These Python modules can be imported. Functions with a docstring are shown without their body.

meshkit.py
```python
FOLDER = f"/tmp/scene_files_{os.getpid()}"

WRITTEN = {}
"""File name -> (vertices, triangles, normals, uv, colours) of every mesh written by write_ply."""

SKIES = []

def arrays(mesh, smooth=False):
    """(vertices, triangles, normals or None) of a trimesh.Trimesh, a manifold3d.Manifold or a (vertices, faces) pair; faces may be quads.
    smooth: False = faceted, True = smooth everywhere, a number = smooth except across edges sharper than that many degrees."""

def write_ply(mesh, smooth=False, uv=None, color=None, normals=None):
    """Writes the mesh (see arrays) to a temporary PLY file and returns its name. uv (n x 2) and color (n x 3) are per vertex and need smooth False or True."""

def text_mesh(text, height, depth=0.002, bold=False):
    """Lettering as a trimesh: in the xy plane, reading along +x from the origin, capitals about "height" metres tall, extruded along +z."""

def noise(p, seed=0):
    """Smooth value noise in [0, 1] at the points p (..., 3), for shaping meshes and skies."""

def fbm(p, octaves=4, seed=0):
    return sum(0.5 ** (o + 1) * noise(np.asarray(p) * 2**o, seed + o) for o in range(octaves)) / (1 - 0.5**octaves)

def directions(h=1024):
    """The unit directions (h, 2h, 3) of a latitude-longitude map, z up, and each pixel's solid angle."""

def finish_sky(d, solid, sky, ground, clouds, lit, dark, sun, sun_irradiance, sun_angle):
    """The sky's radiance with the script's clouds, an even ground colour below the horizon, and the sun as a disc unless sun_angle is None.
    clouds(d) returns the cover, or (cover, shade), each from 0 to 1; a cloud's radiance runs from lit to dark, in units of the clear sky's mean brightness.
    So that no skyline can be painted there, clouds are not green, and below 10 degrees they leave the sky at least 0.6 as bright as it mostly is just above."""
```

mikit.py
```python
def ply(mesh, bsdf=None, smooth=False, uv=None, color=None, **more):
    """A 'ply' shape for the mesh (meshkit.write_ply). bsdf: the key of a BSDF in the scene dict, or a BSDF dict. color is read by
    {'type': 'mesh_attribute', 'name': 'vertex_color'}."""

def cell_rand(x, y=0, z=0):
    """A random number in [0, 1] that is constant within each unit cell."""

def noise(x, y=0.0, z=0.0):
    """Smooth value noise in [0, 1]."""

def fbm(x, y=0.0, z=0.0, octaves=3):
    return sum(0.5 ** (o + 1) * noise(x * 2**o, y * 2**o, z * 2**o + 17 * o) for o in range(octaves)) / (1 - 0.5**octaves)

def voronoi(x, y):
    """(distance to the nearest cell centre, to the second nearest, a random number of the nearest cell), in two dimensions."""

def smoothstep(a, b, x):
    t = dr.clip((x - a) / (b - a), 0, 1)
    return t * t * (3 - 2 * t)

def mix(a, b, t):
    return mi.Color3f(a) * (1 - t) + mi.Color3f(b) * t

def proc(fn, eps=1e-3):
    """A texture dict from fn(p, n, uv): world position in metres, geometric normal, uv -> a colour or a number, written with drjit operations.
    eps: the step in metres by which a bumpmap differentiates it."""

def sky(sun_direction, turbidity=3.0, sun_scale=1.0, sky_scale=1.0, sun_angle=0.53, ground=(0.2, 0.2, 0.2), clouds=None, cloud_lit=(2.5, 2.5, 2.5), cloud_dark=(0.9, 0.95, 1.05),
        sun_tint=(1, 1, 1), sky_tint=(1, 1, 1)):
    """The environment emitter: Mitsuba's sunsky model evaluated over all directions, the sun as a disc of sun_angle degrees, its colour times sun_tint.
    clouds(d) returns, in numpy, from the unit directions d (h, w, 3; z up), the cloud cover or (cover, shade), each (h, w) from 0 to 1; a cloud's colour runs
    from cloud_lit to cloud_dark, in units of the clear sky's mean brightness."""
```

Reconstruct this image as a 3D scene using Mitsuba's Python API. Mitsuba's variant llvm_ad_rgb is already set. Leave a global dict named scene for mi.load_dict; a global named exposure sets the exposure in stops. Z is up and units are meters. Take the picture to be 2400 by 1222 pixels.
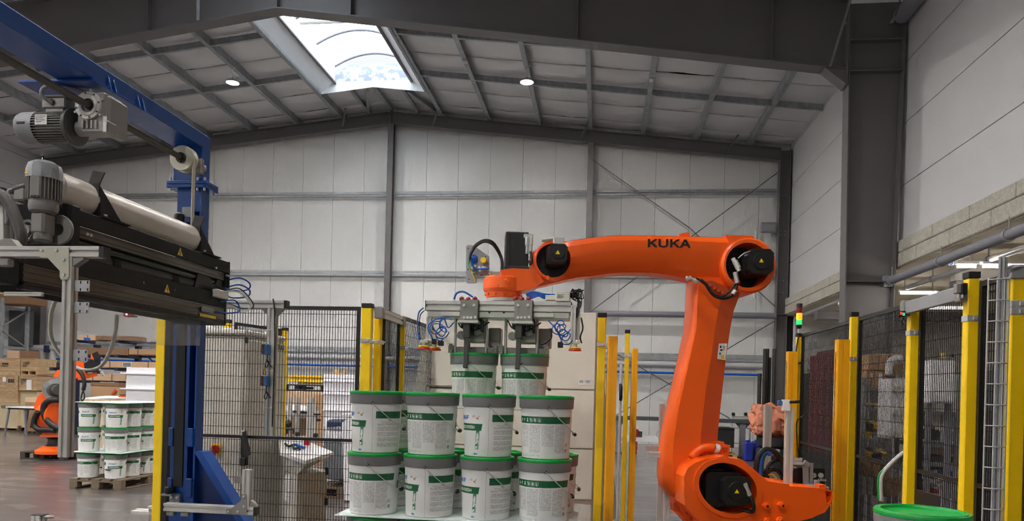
import math, random, numpy as np, trimesh, mitsuba as mi, drjit as dr, mikit, meshkit, manifold3d as m3
from mikit import proc, noise, fbm, cell_rand, voronoi, smoothstep, mix
T = mi.ScalarTransform4f
scene, labels = {'type': 'scene'}, {}
random.seed(7)
# ---------------- camera: level, 1.5 m above the floor, rolled 1.5 degrees, lens shifted up
FPX, CX, CY, EYE = 1700., 1200., 917., 1.5
PSI, ROLL = math.atan(207/FPX), math.radians(1.5)
vf = np.array([-math.sin(PSI), math.cos(PSI), 0]); vr = np.array([math.cos(PSI), math.sin(PSI), 0]); vu = np.array([0, 0, 1.])
CAM = np.array([0, 0, EYE])
scene['camera'] = {'type': 'perspective', 'fov_axis': 'x', 'fov': math.degrees(2*math.atan(1200/FPX)), 'near_clip': .05, 'far_clip': 200.,
    'principal_point_offset_x': 0.0, 'principal_point_offset_y': -(CY-611)/1222,
    'to_world': T().look_at(origin=CAM.tolist(), target=(CAM+vf).tolist(), up=(vu*math.cos(ROLL)-vr*math.sin(ROLL)).tolist())}
# ---------------- light: daylight through the glowing ridge skylights and the hall's lamps (built with their objects below)
SKYLIGHT_POWER = 1.25; LAMP_POWER = 440.; TUBE_POWER = 6.
exposure = 1.65
scene['outside_sky'] = {'type': 'constant', 'radiance': {'type': 'rgb', 'value': [.30, .31, .33]}}

# ---------------- helpers
def ray(u, v):
    x, y = (u-CX)/FPX, (v-CY)/FPX; c, s = math.cos(ROLL), math.sin(ROLL)
    return vf + (x*c+y*s)*vr + (x*s-y*c)*vu
def at(u, v, d): return CAM + ray(u, v)*d
def atX(u, v, X): q = ray(u, v); return CAM + q*(X/q[0])
def atY(u, v, Y): q = ray(u, v); return CAM + q*(Y/q[1])
def atZ(u, v, Z): q = ray(u, v); return CAM + q*((Z-EYE)/q[2])
def col(*a):
    if len(a) == 1: a = a*3
    x = np.array(a)/255.; return np.where(x <= .04045, x/12.92, ((x+.055)/1.055)**2.4).tolist()
def mat(k, c, rough=.5, metal=0., spec=.5, bump=None, **kw):
    b = {'type': 'principled', 'base_color': c if isinstance(c, dict) else {'type': 'rgb', 'value': col(*c) if isinstance(c, tuple) else c},
         'roughness': rough if isinstance(rough, dict) else float(rough), 'metallic': float(metal), 'specular': float(spec), **kw}
    if bump: b = {'type': 'bumpmap', 'arbitrary': bump[0], 'scale': bump[1], 'nested': b}
    scene['m_'+k] = {'type': 'twosided', 'b': b}; return k
def PLY(m, bsdf=None, **kw): return mikit.ply(m, 'm_'+bsdf if isinstance(bsdf, str) else bsdf, **kw)
def M4(R=None, t=(0, 0, 0)):
    m = np.eye(4); m[:3, :3] = np.eye(3) if R is None else R; m[:3, 3] = t; return m
def rz(a):
    a = math.radians(a); return np.array([[math.cos(a), -math.sin(a), 0], [math.sin(a), math.cos(a), 0], [0, 0, 1]])
def mesh(v, f): return (np.asarray(v, float), np.asarray(f, int))
def join(*ms):
    V, Fs, n = [], [], 0
    for v, f in [as_vf(m) for m in ms]: V.append(v); Fs.append(f+n); n += len(v)
    return np.vstack(V), np.vstack(Fs)
def as_vf(m):
    if isinstance(m, tuple):
        f = np.asarray(m[1]); return m[0], (np.vstack([f[:, [0, 1, 2]], f[:, [0, 2, 3]]]) if f.shape[1] == 4 else f)
    if hasattr(m, 'to_mesh'):
        q = m.to_mesh(); return np.array(q.vert_properties[:, :3]), np.array(q.tri_verts)
    return np.array(m.vertices), np.array(m.faces)
def tf(m, R=None, t=(0, 0, 0)):
    v, f = as_vf(m); R = np.eye(3) if R is None else np.asarray(R)
    return v@R.T + np.asarray(t), (f[:, ::-1] if np.linalg.det(R) < 0 else f)
def hull(pts):
    h = trimesh.convex.convex_hull(np.asarray(pts, float)); return np.array(h.vertices), np.array(h.faces)
BF = np.array([[0, 2, 6, 4], [1, 5, 7, 3], [0, 4, 5, 1], [2, 3, 7, 6], [0, 1, 3, 2], [4, 6, 7, 5]])
def box(x0, x1, y0, y1, z0, z1, b=0.):
    x0, x1 = min(x0, x1), max(x0, x1); y0, y1 = min(y0, y1), max(y0, y1); z0, z1 = min(z0, z1), max(z0, z1)
    if b:
        b = min(b, (x1-x0)*.45, (y1-y0)*.45, (z1-z0)*.45); p = []
        for x, ax in ((x0, 1), (x1, -1)):
            for y, ay in ((y0, 1), (y1, -1)):
                for z, az in ((z0, 1), (z1, -1)):
                    p += [(x, y+ay*b, z+az*b), (x+ax*b, y, z+az*b), (x+ax*b, y+ay*b, z)]
        return hull(p)
    v = np.array([[x, y, z] for z in (z0, z1) for y in (y0, y1) for x in (x0, x1)])
    return as_vf((v, BF))
def basis(d, up=(0, 0, 1)):
    z = np.asarray(d, float); z = z/np.linalg.norm(z); up = np.asarray(up, float)
    if abs(z@up) > .98*np.linalg.norm(up): up = np.array([0, 1., 0]) if abs(z[1]) < .9 else np.array([1., 0, 0])
    x = np.cross(up, z); x /= np.linalg.norm(x); return np.stack([x, np.cross(z, x), z], 1)
def bar(p, q, w, h, b=0., up=(0, 0, 1)):
    p, q = np.asarray(p, float), np.asarray(q, float); L = np.linalg.norm(q-p)
    return tf(box(-w/2, w/2, -h/2, h/2, 0, L, b), basis(q-p, up), p)
def sweep2(poly, p, q, up=(0, 0, 1)):
    """A profile poly (n x 2: across, up) run from p to q."""
    p, q = np.asarray(p, float), np.asarray(q, float)
    return tf(prism(poly, np.linalg.norm(q-p)), basis(q-p, up), p)
def prism(poly, h):
    poly = np.asarray(poly, float)
    cs = m3.CrossSection([poly], m3.FillRule.Positive)
    if cs.area() < 1e-12: cs = m3.CrossSection([poly[::-1]], m3.FillRule.Positive)
    return as_vf(m3.Manifold.extrude(cs, h))
def prismh(polys, h):
    """Even-odd polygons (holes) extruded by h."""
    return as_vf(m3.Manifold.extrude(m3.CrossSection([np.asarray(p, float) for p in polys], m3.FillRule.EvenOdd), h))
def circ(r, n=24, c=(0, 0)): a = np.arange(n)*2*math.pi/n; return np.stack([c[0]+r*np.cos(a), c[1]+r*np.sin(a)], 1)
def lathe(prof, n=32, closed=False):
    prof = np.asarray(prof, float); k = len(prof); a = np.arange(n)*2*math.pi/n
    v = np.stack([prof[:, 0][None]*np.cos(a)[:, None], prof[:, 0][None]*np.sin(a)[:, None], np.broadcast_to(prof[:, 1][None], (n, k))], -1).reshape(-1, 3)
    i, j = np.meshgrid(np.arange(n), np.arange(k-1), indexing='ij'); i2 = (i+1) % n
    q = np.stack([i*k+j, i2*k+j, i2*k+j+1, i*k+j+1], -1).reshape(-1, 4); t = np.vstack([q[:, [0, 1, 2]], q[:, [0, 2, 3]]])
    ok = np.linalg.norm(np.cross(v[t[:, 1]]-v[t[:, 0]], v[t[:, 2]]-v[t[:, 0]]), axis=1) > 1e-14
    return v, t[ok]
def cyl(p, q, r, n=16, r2=None, ch=0.):
    p, q = np.asarray(p, float), np.asarray(q, float); L = np.linalg.norm(q-p); r2 = r if r2 is None else r2
    pr = [(0, 0), (r-ch, 0)]+([(r, ch), (r2, L-ch)] if ch else [(r2, L)])+([(r2-ch, L)] if ch else [])+[(0, L)]
    return tf(lathe(pr, n), basis(q-p), p)
def curve(pts, n=24):
    """Catmull-Rom through the points."""
    p = np.asarray(pts, float); p = np.vstack([2*p[0]-p[1], p, 2*p[-1]-p[-2]]); out = []
    per = max(2, n//(len(p)-3))
    for i in range(1, len(p)-2):
        for t in np.arange(per)/per:
            out.append(.5*(2*p[i]+(p[i+1]-p[i-1])*t+(2*p[i-1]-5*p[i]+4*p[i+1]-p[i+2])*t*t+(3*p[i]-p[i-1]-3*p[i+1]+p[i+2])*t**3))
    out.append(p[-2]); return np.array(out)
def tube(pts, r, n=8, smooth=0):
    p = curve(pts, smooth) if smooth else np.asarray(pts, float)
    t = np.gradient(p, axis=0); t /= np.linalg.norm(t, axis=1, keepdims=True)+1e-12
    x = np.cross(t[0], [0, 0, 1.] if abs(t[0][2]) < .9 else [1., 0, 0]); x /= np.linalg.norm(x); V = []; ang = np.arange(n)*2*math.pi/n
    rr = np.broadcast_to(r, (len(p),))
    for i in range(len(p)):
        x = x-t[i]*(x@t[i]); x /= np.linalg.norm(x); y = np.cross(t[i], x)
        V.append(p[i]+rr[i]*(np.cos(ang)[:, None]*x+np.sin(ang)[:, None]*y))
    return loft(V)
def loft(rings, caps=True):
    n = len(rings[0]); V = np.vstack(rings); m = len(rings); i, j = np.meshgrid(np.arange(m-1), np.arange(n), indexing='ij'); j2 = (j+1) % n
    q = np.stack([i*n+j, i*n+j2, (i+1)*n+j2, (i+1)*n+j], -1).reshape(-1, 4); f = [q[:, [0, 1, 2]], q[:, [0, 2, 3]]]
    if caps:
        a, b = len(V), len(V)+1; V = np.vstack([V, np.mean(rings[0], 0), np.mean(rings[-1], 0)]); k = np.arange(n); k2 = (k+1) % n
        f += [np.stack([k2, k, 0*k+a], 1), np.stack([k+(m-1)*n, k2+(m-1)*n, 0*k+b], 1)]
    return V, np.vstack(f)
def man(m):
    v, f = as_vf(m); t = trimesh.Trimesh(v, f); return m3.Manifold(m3.Mesh(t.vertices.astype(np.float32), t.faces.astype(np.uint32)))
def rr(w, h, r, n=4, c=(0, 0)):
    """Rounded rectangle outline."""
    o = []
    for sx, sy, a0 in ((1, 1, 0), (-1, 1, 90), (-1, -1, 180), (1, -1, 270)):
        for k in range(n+1):
            a = math.radians(a0+90*k/n); o.append((c[0]+sx*(w/2-r)+r*math.cos(a), c[1]+sy*(h/2-r)+r*math.sin(a)))
    return np.array(o)
# ---- the scene tree
class Thing:
    def __init__(s, name, label, cat, M=None, group=None, kind=None):
        s.key = fresh(name); s.M = np.eye(4) if M is None else M; s.parts = []; s.count = {}
        d = {'label': label, 'category': cat}
        if kind: d = {'kind': kind}; 
        if kind and label: d['label'] = label
        if group: d['group'] = group
        labels[s.key] = d
    def part(s, name, m, bsdf, smooth=False, label=None, kind=None, under=None, M=None, **kw):
        rel = (under+'__' if under else '')+name; n = s.count.get(rel, 0); s.count[rel] = n+1
        if n: rel += f'_{n:03d}'
        ply = m if isinstance(m, dict) else PLY(as_vf(m), bsdf, smooth=smooth, **kw)
        M = np.eye(4) if M is None else M; s.parts.append((rel, ply, M, label, kind)); s._emit(rel, ply, M, label, kind); return rel
    def _emit(s, rel, ply, M, label, kind):
        k = s.key+'__'+rel; W = s.M@M; scene[k] = {**ply, 'to_world': T(W.tolist())} if not np.allclose(W, np.eye(4)) else dict(ply)
        if label or kind: labels[k] = {a: b for a, b in (('label', label), ('kind', kind)) if b}
    def copy(s, M, label, group=None, skip=()):
        base = s.key.rstrip('0123456789').rstrip('_') if s.key[-3:].isdigit() else s.key
        o = Thing(base, label, labels[s.key].get('category'), M, group or labels[s.key].get('group'))
        for rel, ply, pm, lb, kd in s.parts:
            if not any(rel.startswith(x) for x in skip): o.parts.append((rel, ply, pm, lb, kd)); o._emit(rel, ply, pm, lb, kd)
        return o
USED = {}
def fresh(name):
    n = USED.get(name, 0); USED[name] = n+1; return name if not n else f'{name}_{n:03d}'
def single(name, m, bsdf, label, cat, smooth=False, group=None, kind=None):
    k = fresh(name); scene[k] = m if isinstance(m, dict) else PLY(as_vf(m), bsdf, smooth=smooth)
    labels[k] = {'kind': kind} if kind == 'structure' else {'label': label, 'category': cat}
    if kind == 'structure' and label: labels[k]['label'] = label
    if group: labels[k]['group'] = group
    if kind == 'stuff': labels[k]['kind'] = 'stuff'
    return k
def ordinal(i): return ('first', 'second', 'third', 'fourth', 'fifth', 'sixth', 'seventh', 'eighth', 'ninth', 'tenth', 'eleventh', 'twelfth')[i]
Z3 = np.zeros(3)
# ================= materials
def galv(p, n, uv):
    d, e, c = voronoi((p.x+p.z*.3)*14, (p.y+p.z*.7)*14); return mix(col(122, 126, 130), col(158, 162, 166), c*.6+.4*fbm(p.x*3, p.y*3, p.z*3))
def floor_c(p, n, uv):
    a = fbm(p.x*.35, p.y*.35, 0., 4); b = fbm(p.x*1.5+9, p.y*6, 0., 3); s = smoothstep(.72, .80, noise(p.x*2.1+3*noise(p.y*.7), p.y*9))
    return mix(mix(col(62, 57, 57), col(104, 97, 96), a*.9+.25*(b-.5)), col(128, 121, 119), s*.25)
def panel_b(p, n, uv):
    h = p.x if False else uv.x
    return smoothstep(.35, .5, dr.abs((h*20) - dr.floor(h*20) - .5))
def block_c(p, n, uv):
    return mix(col(146, 142, 131), col(178, 174, 163), .6*fbm(p.y*9, p.z*9, p.x*9, 4)+.4*smoothstep(.35, .7, noise(p.y*45, p.z*45, p.x*45)))
def rust_c(p, n, uv):
    a = smoothstep(.40, .6, fbm(p.x*9, p.y*9, p.z*9, 4)); r = smoothstep(.66, .74, fbm(p.x*4+5, p.y*4, p.z*4+3, 3))
    return mix(mix(col(196, 202, 208), col(150, 158, 172), a), col(196, 150, 124), r*.8)
def ply_c(p, n, uv):
    w = p.x*1.3+p.y*1.1; g = fbm(w*2+4*noise(w*3, p.z*1.5), p.z*26, 0., 3); return mix(col(150, 118, 84), col(206, 176, 138), g)
mat('steel_grey', (88, 85, 86), .45); mat('galvanised', proc(galv), .42, .3); mat('galv_dull', (136, 138, 140), .5, .2)
mat('floor_m', proc(floor_c), .2, 0, .5)
mat('panel_white', (206, 206, 205), .38); mat('wall_side', (186, 186, 188), .55); mat('joint_dark', (70, 70, 70), .8)
mat('blanket', (205, 205, 207), .35, .1); mat('block', proc(block_c), .85); mat('rusty', proc(rust_c), .6); mat('galv_bright', (240, 243, 246), .5); mat('plank', (190, 180, 160), .85)
mat('white', (228, 228, 226), .5); mat('white_wall', (214, 210, 206), .7); mat('dark_gap', (12, 12, 14), .9)
mat('pipe_grey', (120, 120, 128), .4); mat('pipe_light', (178, 178, 180), .35); mat('black', (16, 16, 17), .45); mat('black_gloss', (9, 9, 10), .25); mat('black_matt', (30, 30, 32), .7)
mat('alu', (196, 194, 188), .4, .35); mat('alu_dark', (136, 134, 128), .45, .35); mat('chrome', (206, 206, 204), .25, .6); mat('zinc', (196, 194, 176), .35, .7)
mat('yellow', (236, 196, 10), .38); mat('yellow_deep', (226, 158, 6), .4); mat('blue', (4, 62, 134), .33); mat('blue_dk', (4, 38, 92), .4); mat('orange', (240, 92, 16), .34); mat('orange_dk', (180, 62, 14), .45)
mat('green', (10, 142, 58), .3); mat('rim_grey', (112, 112, 112), .45); mat('pail_white', (226, 228, 226), .35); mat('red', (190, 26, 26), .4); mat('red_dark', (120, 40, 40), .5)
mat('cab_grey', (190, 186, 176), .5); mat('cab_beige', (206, 202, 190), .5); mat('cable_blue', (16, 84, 178), .35); mat('wood', proc(ply_c), .7); mat('wood_dark', (88, 72, 56), .8); mat('carton', (168, 132, 100), .8); mat('carton_dk', (124, 94, 70), .8)
mat('cast', (134, 132, 128), .42, .3); mat('cast_dk', (74, 72, 70), .5, .3); mat('paper', (224, 224, 222), .6); mat('ink', (40, 42, 44), .7); mat('green_dk', (22, 92, 56), .5)
def emit(rgb): return {'emitter': {'type': 'area', 'radiance': {'type': 'rgb', 'value': list(rgb)}}}
# ================= the hall: floor, walls, roof
XR, RS, ZR, XW, YB, YF, XL = -6.7, .111, 10.12, 5.41, 22.35, -9., -18.9
def zroof(x): return ZR-RS*abs(x-XR)
fl = Thing('floor', None, None, kind='structure')
nx = 7; xs = np.linspace(XL, 12.5, nx+1); ys = np.linspace(YF, YB, 8)
for i in range(nx):
    for j in range(7): fl.part('slab', box(xs[i]+.0015, xs[i+1]-.0015, ys[j]+.0015, ys[j+1]-.0015, -.2, 0), 'floor_m')
fl.part('joint', box(XL, 12.5, YF, YB, -.25, -.003), 'joint_dark')
def gable(x0, x1, y0, y1, z0, off, m='panel_white'):
    """Upright panel following the roof slope, ribbed on its room side."""
    zs = [zroof(x0)+off, zroof(x1)+off]; n = 20; V = []; xs = np.linspace(x0, x1, n*4+1)
    prof = [(0 if (k % 4) in (0,) else .001) for k in range(n*4+1)]
    for x, d in zip(xs, prof): V += [(x, y0-d, z0), (x, y0-d, zroof(x)+off)]
    V = np.array(V); f = [(2*k, 2*k+2, 2*k+3, 2*k+1) for k in range(n*4)]
    b = len(V); V = np.vstack([V, [(x0, y1, z0), (x0, y1, zs[0]), (x1, y1, z0), (x1, y1, zs[1])]]); e = 2*n*4
    f += [(b+2, b, b+1, b+3), (b, 0, 1, b+1), (e, b+2, b+3, e+1), (1, e+1, b+3, b+1)]
    return V, np.array(f)
wb = Thing('wall_back', None, None, kind='structure')
x = -18.82
while x < XW-.05:
    x1 = min(x+1.016, XW)
    if x < XR < x1: wb.part('panel', gable(x+.004, XR, YB, YB+.1, 0, .25), 'panel_white'); wb.part('panel', gable(XR, x1-.004, YB, YB+.1, 0, .25), 'panel_white')
    else: wb.part('panel', gable(x+.004, x1-.004, YB, YB+.1, 0, .25), 'panel_white')
    x += 1.016
wb.part('backing', gable(XL, XR, YB+.03, YB+.3, 0, .3), 'joint_dark'); wb.part('backing', gable(XR, XW+7, YB+.03, YB+.3, 0, .3), 'joint_dark')
def rows(t, x0, x1, y0, y1, zs, m):
    for a, b in zip(zs[:-1], zs[1:]): t.part('panel', box(x0, x1, y0, y1, a+.006, b-.006, .002), m)
wr = Thing('wall_right', None, None, kind='structure')
rows(wr, XW, XW+.1, YF, YB, [4.42, 5.46, 6.6, 7.73, 8.87, 9.2], 'wall_side')
wr.part('backing', box(XW+.02, XW+.25, YF, YB, 4.42, 9.2), 'joint_dark')
for k, (za, zb) in enumerate(((4.205, 4.42), (3.95, 4.195))):
    for seg in ((14.35, 22.3), (YF, 14.05)):
        y = seg[0]-.5*k*1.2
        while y < seg[1]:
            a, b = max(seg[0], y), min(seg[1], y+1.2)
            if b-a > .1: wr.part('block', box(XW-.09, XW+.15, a+.009, b-.009, za, zb, .014), 'block')
            y += 1.2
wl = Thing('wall_left', None, None, kind='structure')
rows(wl, XL-.1, XL, YF, YB, [0, 1.1, 2.2, 3.3, 4.4, 5.5, 6.6, 7.7, 8.75, 9.2], 'wall_side'); wl.part('backing', box(XL-.3, XL-.03, YF, YB, 0, 9.2), 'joint_dark')
wf = Thing('wall_front', None, None, kind='structure'); wf.part('panel', box(XL, XW+7, YF-.2, YF, 0, 10.5), 'wall_side')
# ---- roof: insulation blanket cells between purlins and seams, dark steel sheet above
PX = [4.18, 2.62, 1.06, -.5, -2.05, -3.6, -5.08, -8.32, -9.78, -11.3, -12.85, -14.4, -15.9, -17.4]
SKY0, SKY1 = 14.75, 20.15
ce = Thing('ceiling', None, None, kind='structure')
seams = [12.4, 13.55, 14.7, 15.85, 17.0, 18.2, 19.35, 20.5, 21.7, 22.3]
rng = np.random.default_rng(3)
def cell(xa, xb, ya, yb, k):
    """A sagging piece of insulation blanket, pinched up at its seams."""
    n, m = 9, 13; u, w = np.meshgrid(np.linspace(0, 1, n), np.linspace(0, 1, m), indexing='ij'); X, Y = xa+(xb-xa)*u, ya+(yb-ya)*w
    sag = .085*(4*w*(1-w))**.6*(.5+.5*np.sin(math.pi*u)); P = np.stack([X*1.7, Y*4.5, 0*X+k], -1)
    Z = np.array(ZR-RS*np.abs(X-XR))+.25-sag-.06*(meshkit.fbm(P, 3, 5)-.5)-.04*np.abs(meshkit.noise(P*2.3, 8)-.5)
    V = np.stack([X, Y, Z], -1).reshape(-1, 3); i, j = np.meshgrid(np.arange(n-1), np.arange(m-1), indexing='ij')
    q = np.stack([i*m+j, i*m+j+1, (i+1)*m+j+1, (i+1)*m+j], -1).reshape(-1, 4); return V, q
edges = [XW]+PX+[XL]
for xb, xa in zip(edges[:-1], edges[1:]):
    for k, (ya, yb) in enumerate(zip(seams[:-1], seams[1:])):
        if xa == -8.32 and xb == -5.08:
            if ya < SKY1-.3: continue
            for a, b in ((-8.32, XR), (XR, -5.08)): ce.part('insulation_panel', cell(a, b, max(ya, SKY1+.02), yb, k*7+xa), 'blanket', True)
        else:
            ce.part('insulation_panel', cell(xa+.004, xb-.004, ya+.004, yb-.004, k*7+xa), 'blanket', True)
            if k: xs = np.linspace(xa+.01, xb-.01, 7); ce.part('seam', tube([(x, ya, zroof(x)+.235-.02*math.sin(math.pi*i/6)) for i, x in enumerate(xs)], .018, 6), 'blanket', True)
for a, b in ((XL-.3, -8.32), (-5.08, XW+.3)):
    ce.part('roof_sheet', hull([(x, y, zroof(x)+z) for x in (a, b) for y in (YF-.2, YB+.3) for z in (.33, .38)]), 'dark_gap')
for a, b in ((-8.4, XR), (XR, -5.0)): ce.part('roof_sheet', hull([(x, y, zroof(x)+z) for x in (a, b) for y in (SKY1+.02, YB+.3) for z in (.33, .38)]), 'dark_gap')
BAYS = [(SKY0, SKY1), (7.6, 13.2), (.4, 6.), (-6.8, -1.2)]
for (a0, _), (_, b1) in zip(BAYS[:-1], BAYS[1:]):
    for a, b in ((-8.4, XR), (XR, -5.0)): ce.part('roof_sheet', hull([(x, y, zroof(x)+z) for x in (a, b) for y in (b1, a0) for z in (.3, .38)]), 'blanket')
for a, b in ((XL, -8.32), (-5.08, XW)): ce.part('insulation_panel', hull([(x, y, zroof(x)+z) for x in (a, b) for y in (YF, 12.4) for z in (.24, .28)]), 'blanket')
for i, x in enumerate(PX):
    side = 'right' if x > XR else 'left'; n = i if x > XR else len(PX)-1-i
    z = zroof(x); s = 1 if x > XR else -1; t = .006; prof = [(-.035, 0), (.04, 0), (.04, t), (-.035+t, t), (-.035+t, .25-t), (.035, .25-t), (.035, .25), (-.035, .25)]
    p = sweep2([(-s*a*1.6, b) for a, b in prof], (x, YF+.1, z), (x, YB-.02, z))
    single('roof_purlin', p, 'galvanised', f'galvanised steel roof purlin running into the hall, {ordinal(n)} one counted from the {side} side wall', 'purlin', group='purlins under the roof')
nb = 0
for xb, xa in zip(edges[:-1], edges[1:]):
    for r, y in enumerate((19.05, 16.75)):
        if (xa == -8.32 and xb == -5.08): continue
        if xa == XL: continue
        b = -.02 if xb == XW else -.04; c = hull([(x, yy, zroof(x)+z) for x in (xa+.04, xb+b) for yy in (y, y+.012) for z in (.0, .15)])
        c = join(c, hull([(x, yy, zroof(x)+z) for x in (xa+.04, xb+b) for yy in (y, y+.07) for z in (.0, .008)]))
        half = 'right' if xa > XR else 'left'; idx = edges.index(xb)
        single('purlin_spacer', c, 'galvanised', f'galvanised cross strut between two purlins, {("far", "near")[r]} row, {ordinal(idx if half == "right" else len(edges)-2-idx)} bay from the {half} wall', 'strut', group='cross struts between the purlins')
# ---- frames
def ibeam_col(name, x0, x1, y, z1, label, x0b=None, x1b=None, stiff=(), tf_=.02, wf_=.3, bolts=()):
    """Column whose web faces the camera; x0/x1 top edges, x0b/x1b bottom edges."""
    x0b = x0 if x0b is None else x0b; x1b = x1 if x1b is None else x1b; t = Thing(name, label, 'column')
    t.part('web', hull([(a, yy, z) for z, aa in ((0, (x0b, x1b)), (z1, (x0, x1))) for a in aa for yy in (y-.006, y+.006)]), 'steel_grey')
    for (b, a, s) in ((x0b, x0, 1), (x1b, x1, -1)):
        t.part('flange', hull([(b, y-wf_/2, 0), (b+s*tf_, y-wf_/2, 0), (b, y+wf_/2, 0), (b+s*tf_, y+wf_/2, 0), (a, y-wf_/2, z1), (a+s*tf_, y-wf_/2, z1), (a, y+wf_/2, z1), (a+s*tf_, y+wf_/2, z1)]), 'steel_grey')
    for z in stiff:
        f = z/z1; t.part('stiffener', box(x0b+(x0-x0b)*f+.02, x1b+(x1-x1b)*f-.02, y-.14, y, z-.01, z+.01), 'steel_grey')
    t.part('base_plate', box(x0b-.05, x1b+.05, y-.2, y+.2, .001, .03), 'steel_grey')
    for (x, z) in bolts: t.part('bolt', cyl((x, y-.005, z), (x, y-.03, z), .018, 6), 'galv_dull')
    return t
nc = ibeam_col('steel_column', 4.36, 5.36, 14.1, 8.85, 'wide grey tapered steel column standing at the right wall in front of the block lintel', 4.44, 5.22, (8.12, 7.55, 3.68), wf_=.32)
for z in (8.6, 8.45, 7.35): nc.part('bolt', cyl((4.34, 14.0, z), (4.3, 14.0, z), .03, 6), 'galv_dull')
ibeam_col('steel_column', 5.05, 5.36, 22.12, 8.78, 'grey steel corner column where back wall meets right wall', stiff=(3.95,), wf_=.26, bolts=[(5.15+.1*k, z) for z in (7.45, 6.4, 6.3, 4.95, 4.6) for k in (0, 1)])
ibeam_col('steel_column', -18.85, -18.5, 22.12, 8.7, 'grey steel corner column where back wall meets left wall', wf_=.26)
ibeam_col('steel_column', XL+.05, XL+1., 14.1, 8.75, 'wide grey steel column of the near frame at the left wall', wf_=.32)
for x, lb in ((-6.7, 'slim grey steel post on the back wall under the roof ridge'), (-.47, 'slim grey steel post on the back wall above the orange robot arm'), (-12.9, 'slim grey steel post on the back wall behind the blue machine column')):
    t = Thing('wall_post', lb, 'post'); z1 = zroof(x)-.36
    t.part('flange', box(x-.09, x+.09, 21.98, 21.995, 0, z1), 'steel_grey'); t.part('flange', box(x-.09, x+.09, 22.18, 22.195, 0, z1), 'steel_grey'); t.part('web', box(x-.005, x+.005, 21.995, 22.18, 0, z1), 'steel_grey'); t.part('base_plate', box(x-.14, x+.14, 21.93, 22.24, .001, .02), 'steel_grey')
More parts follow.
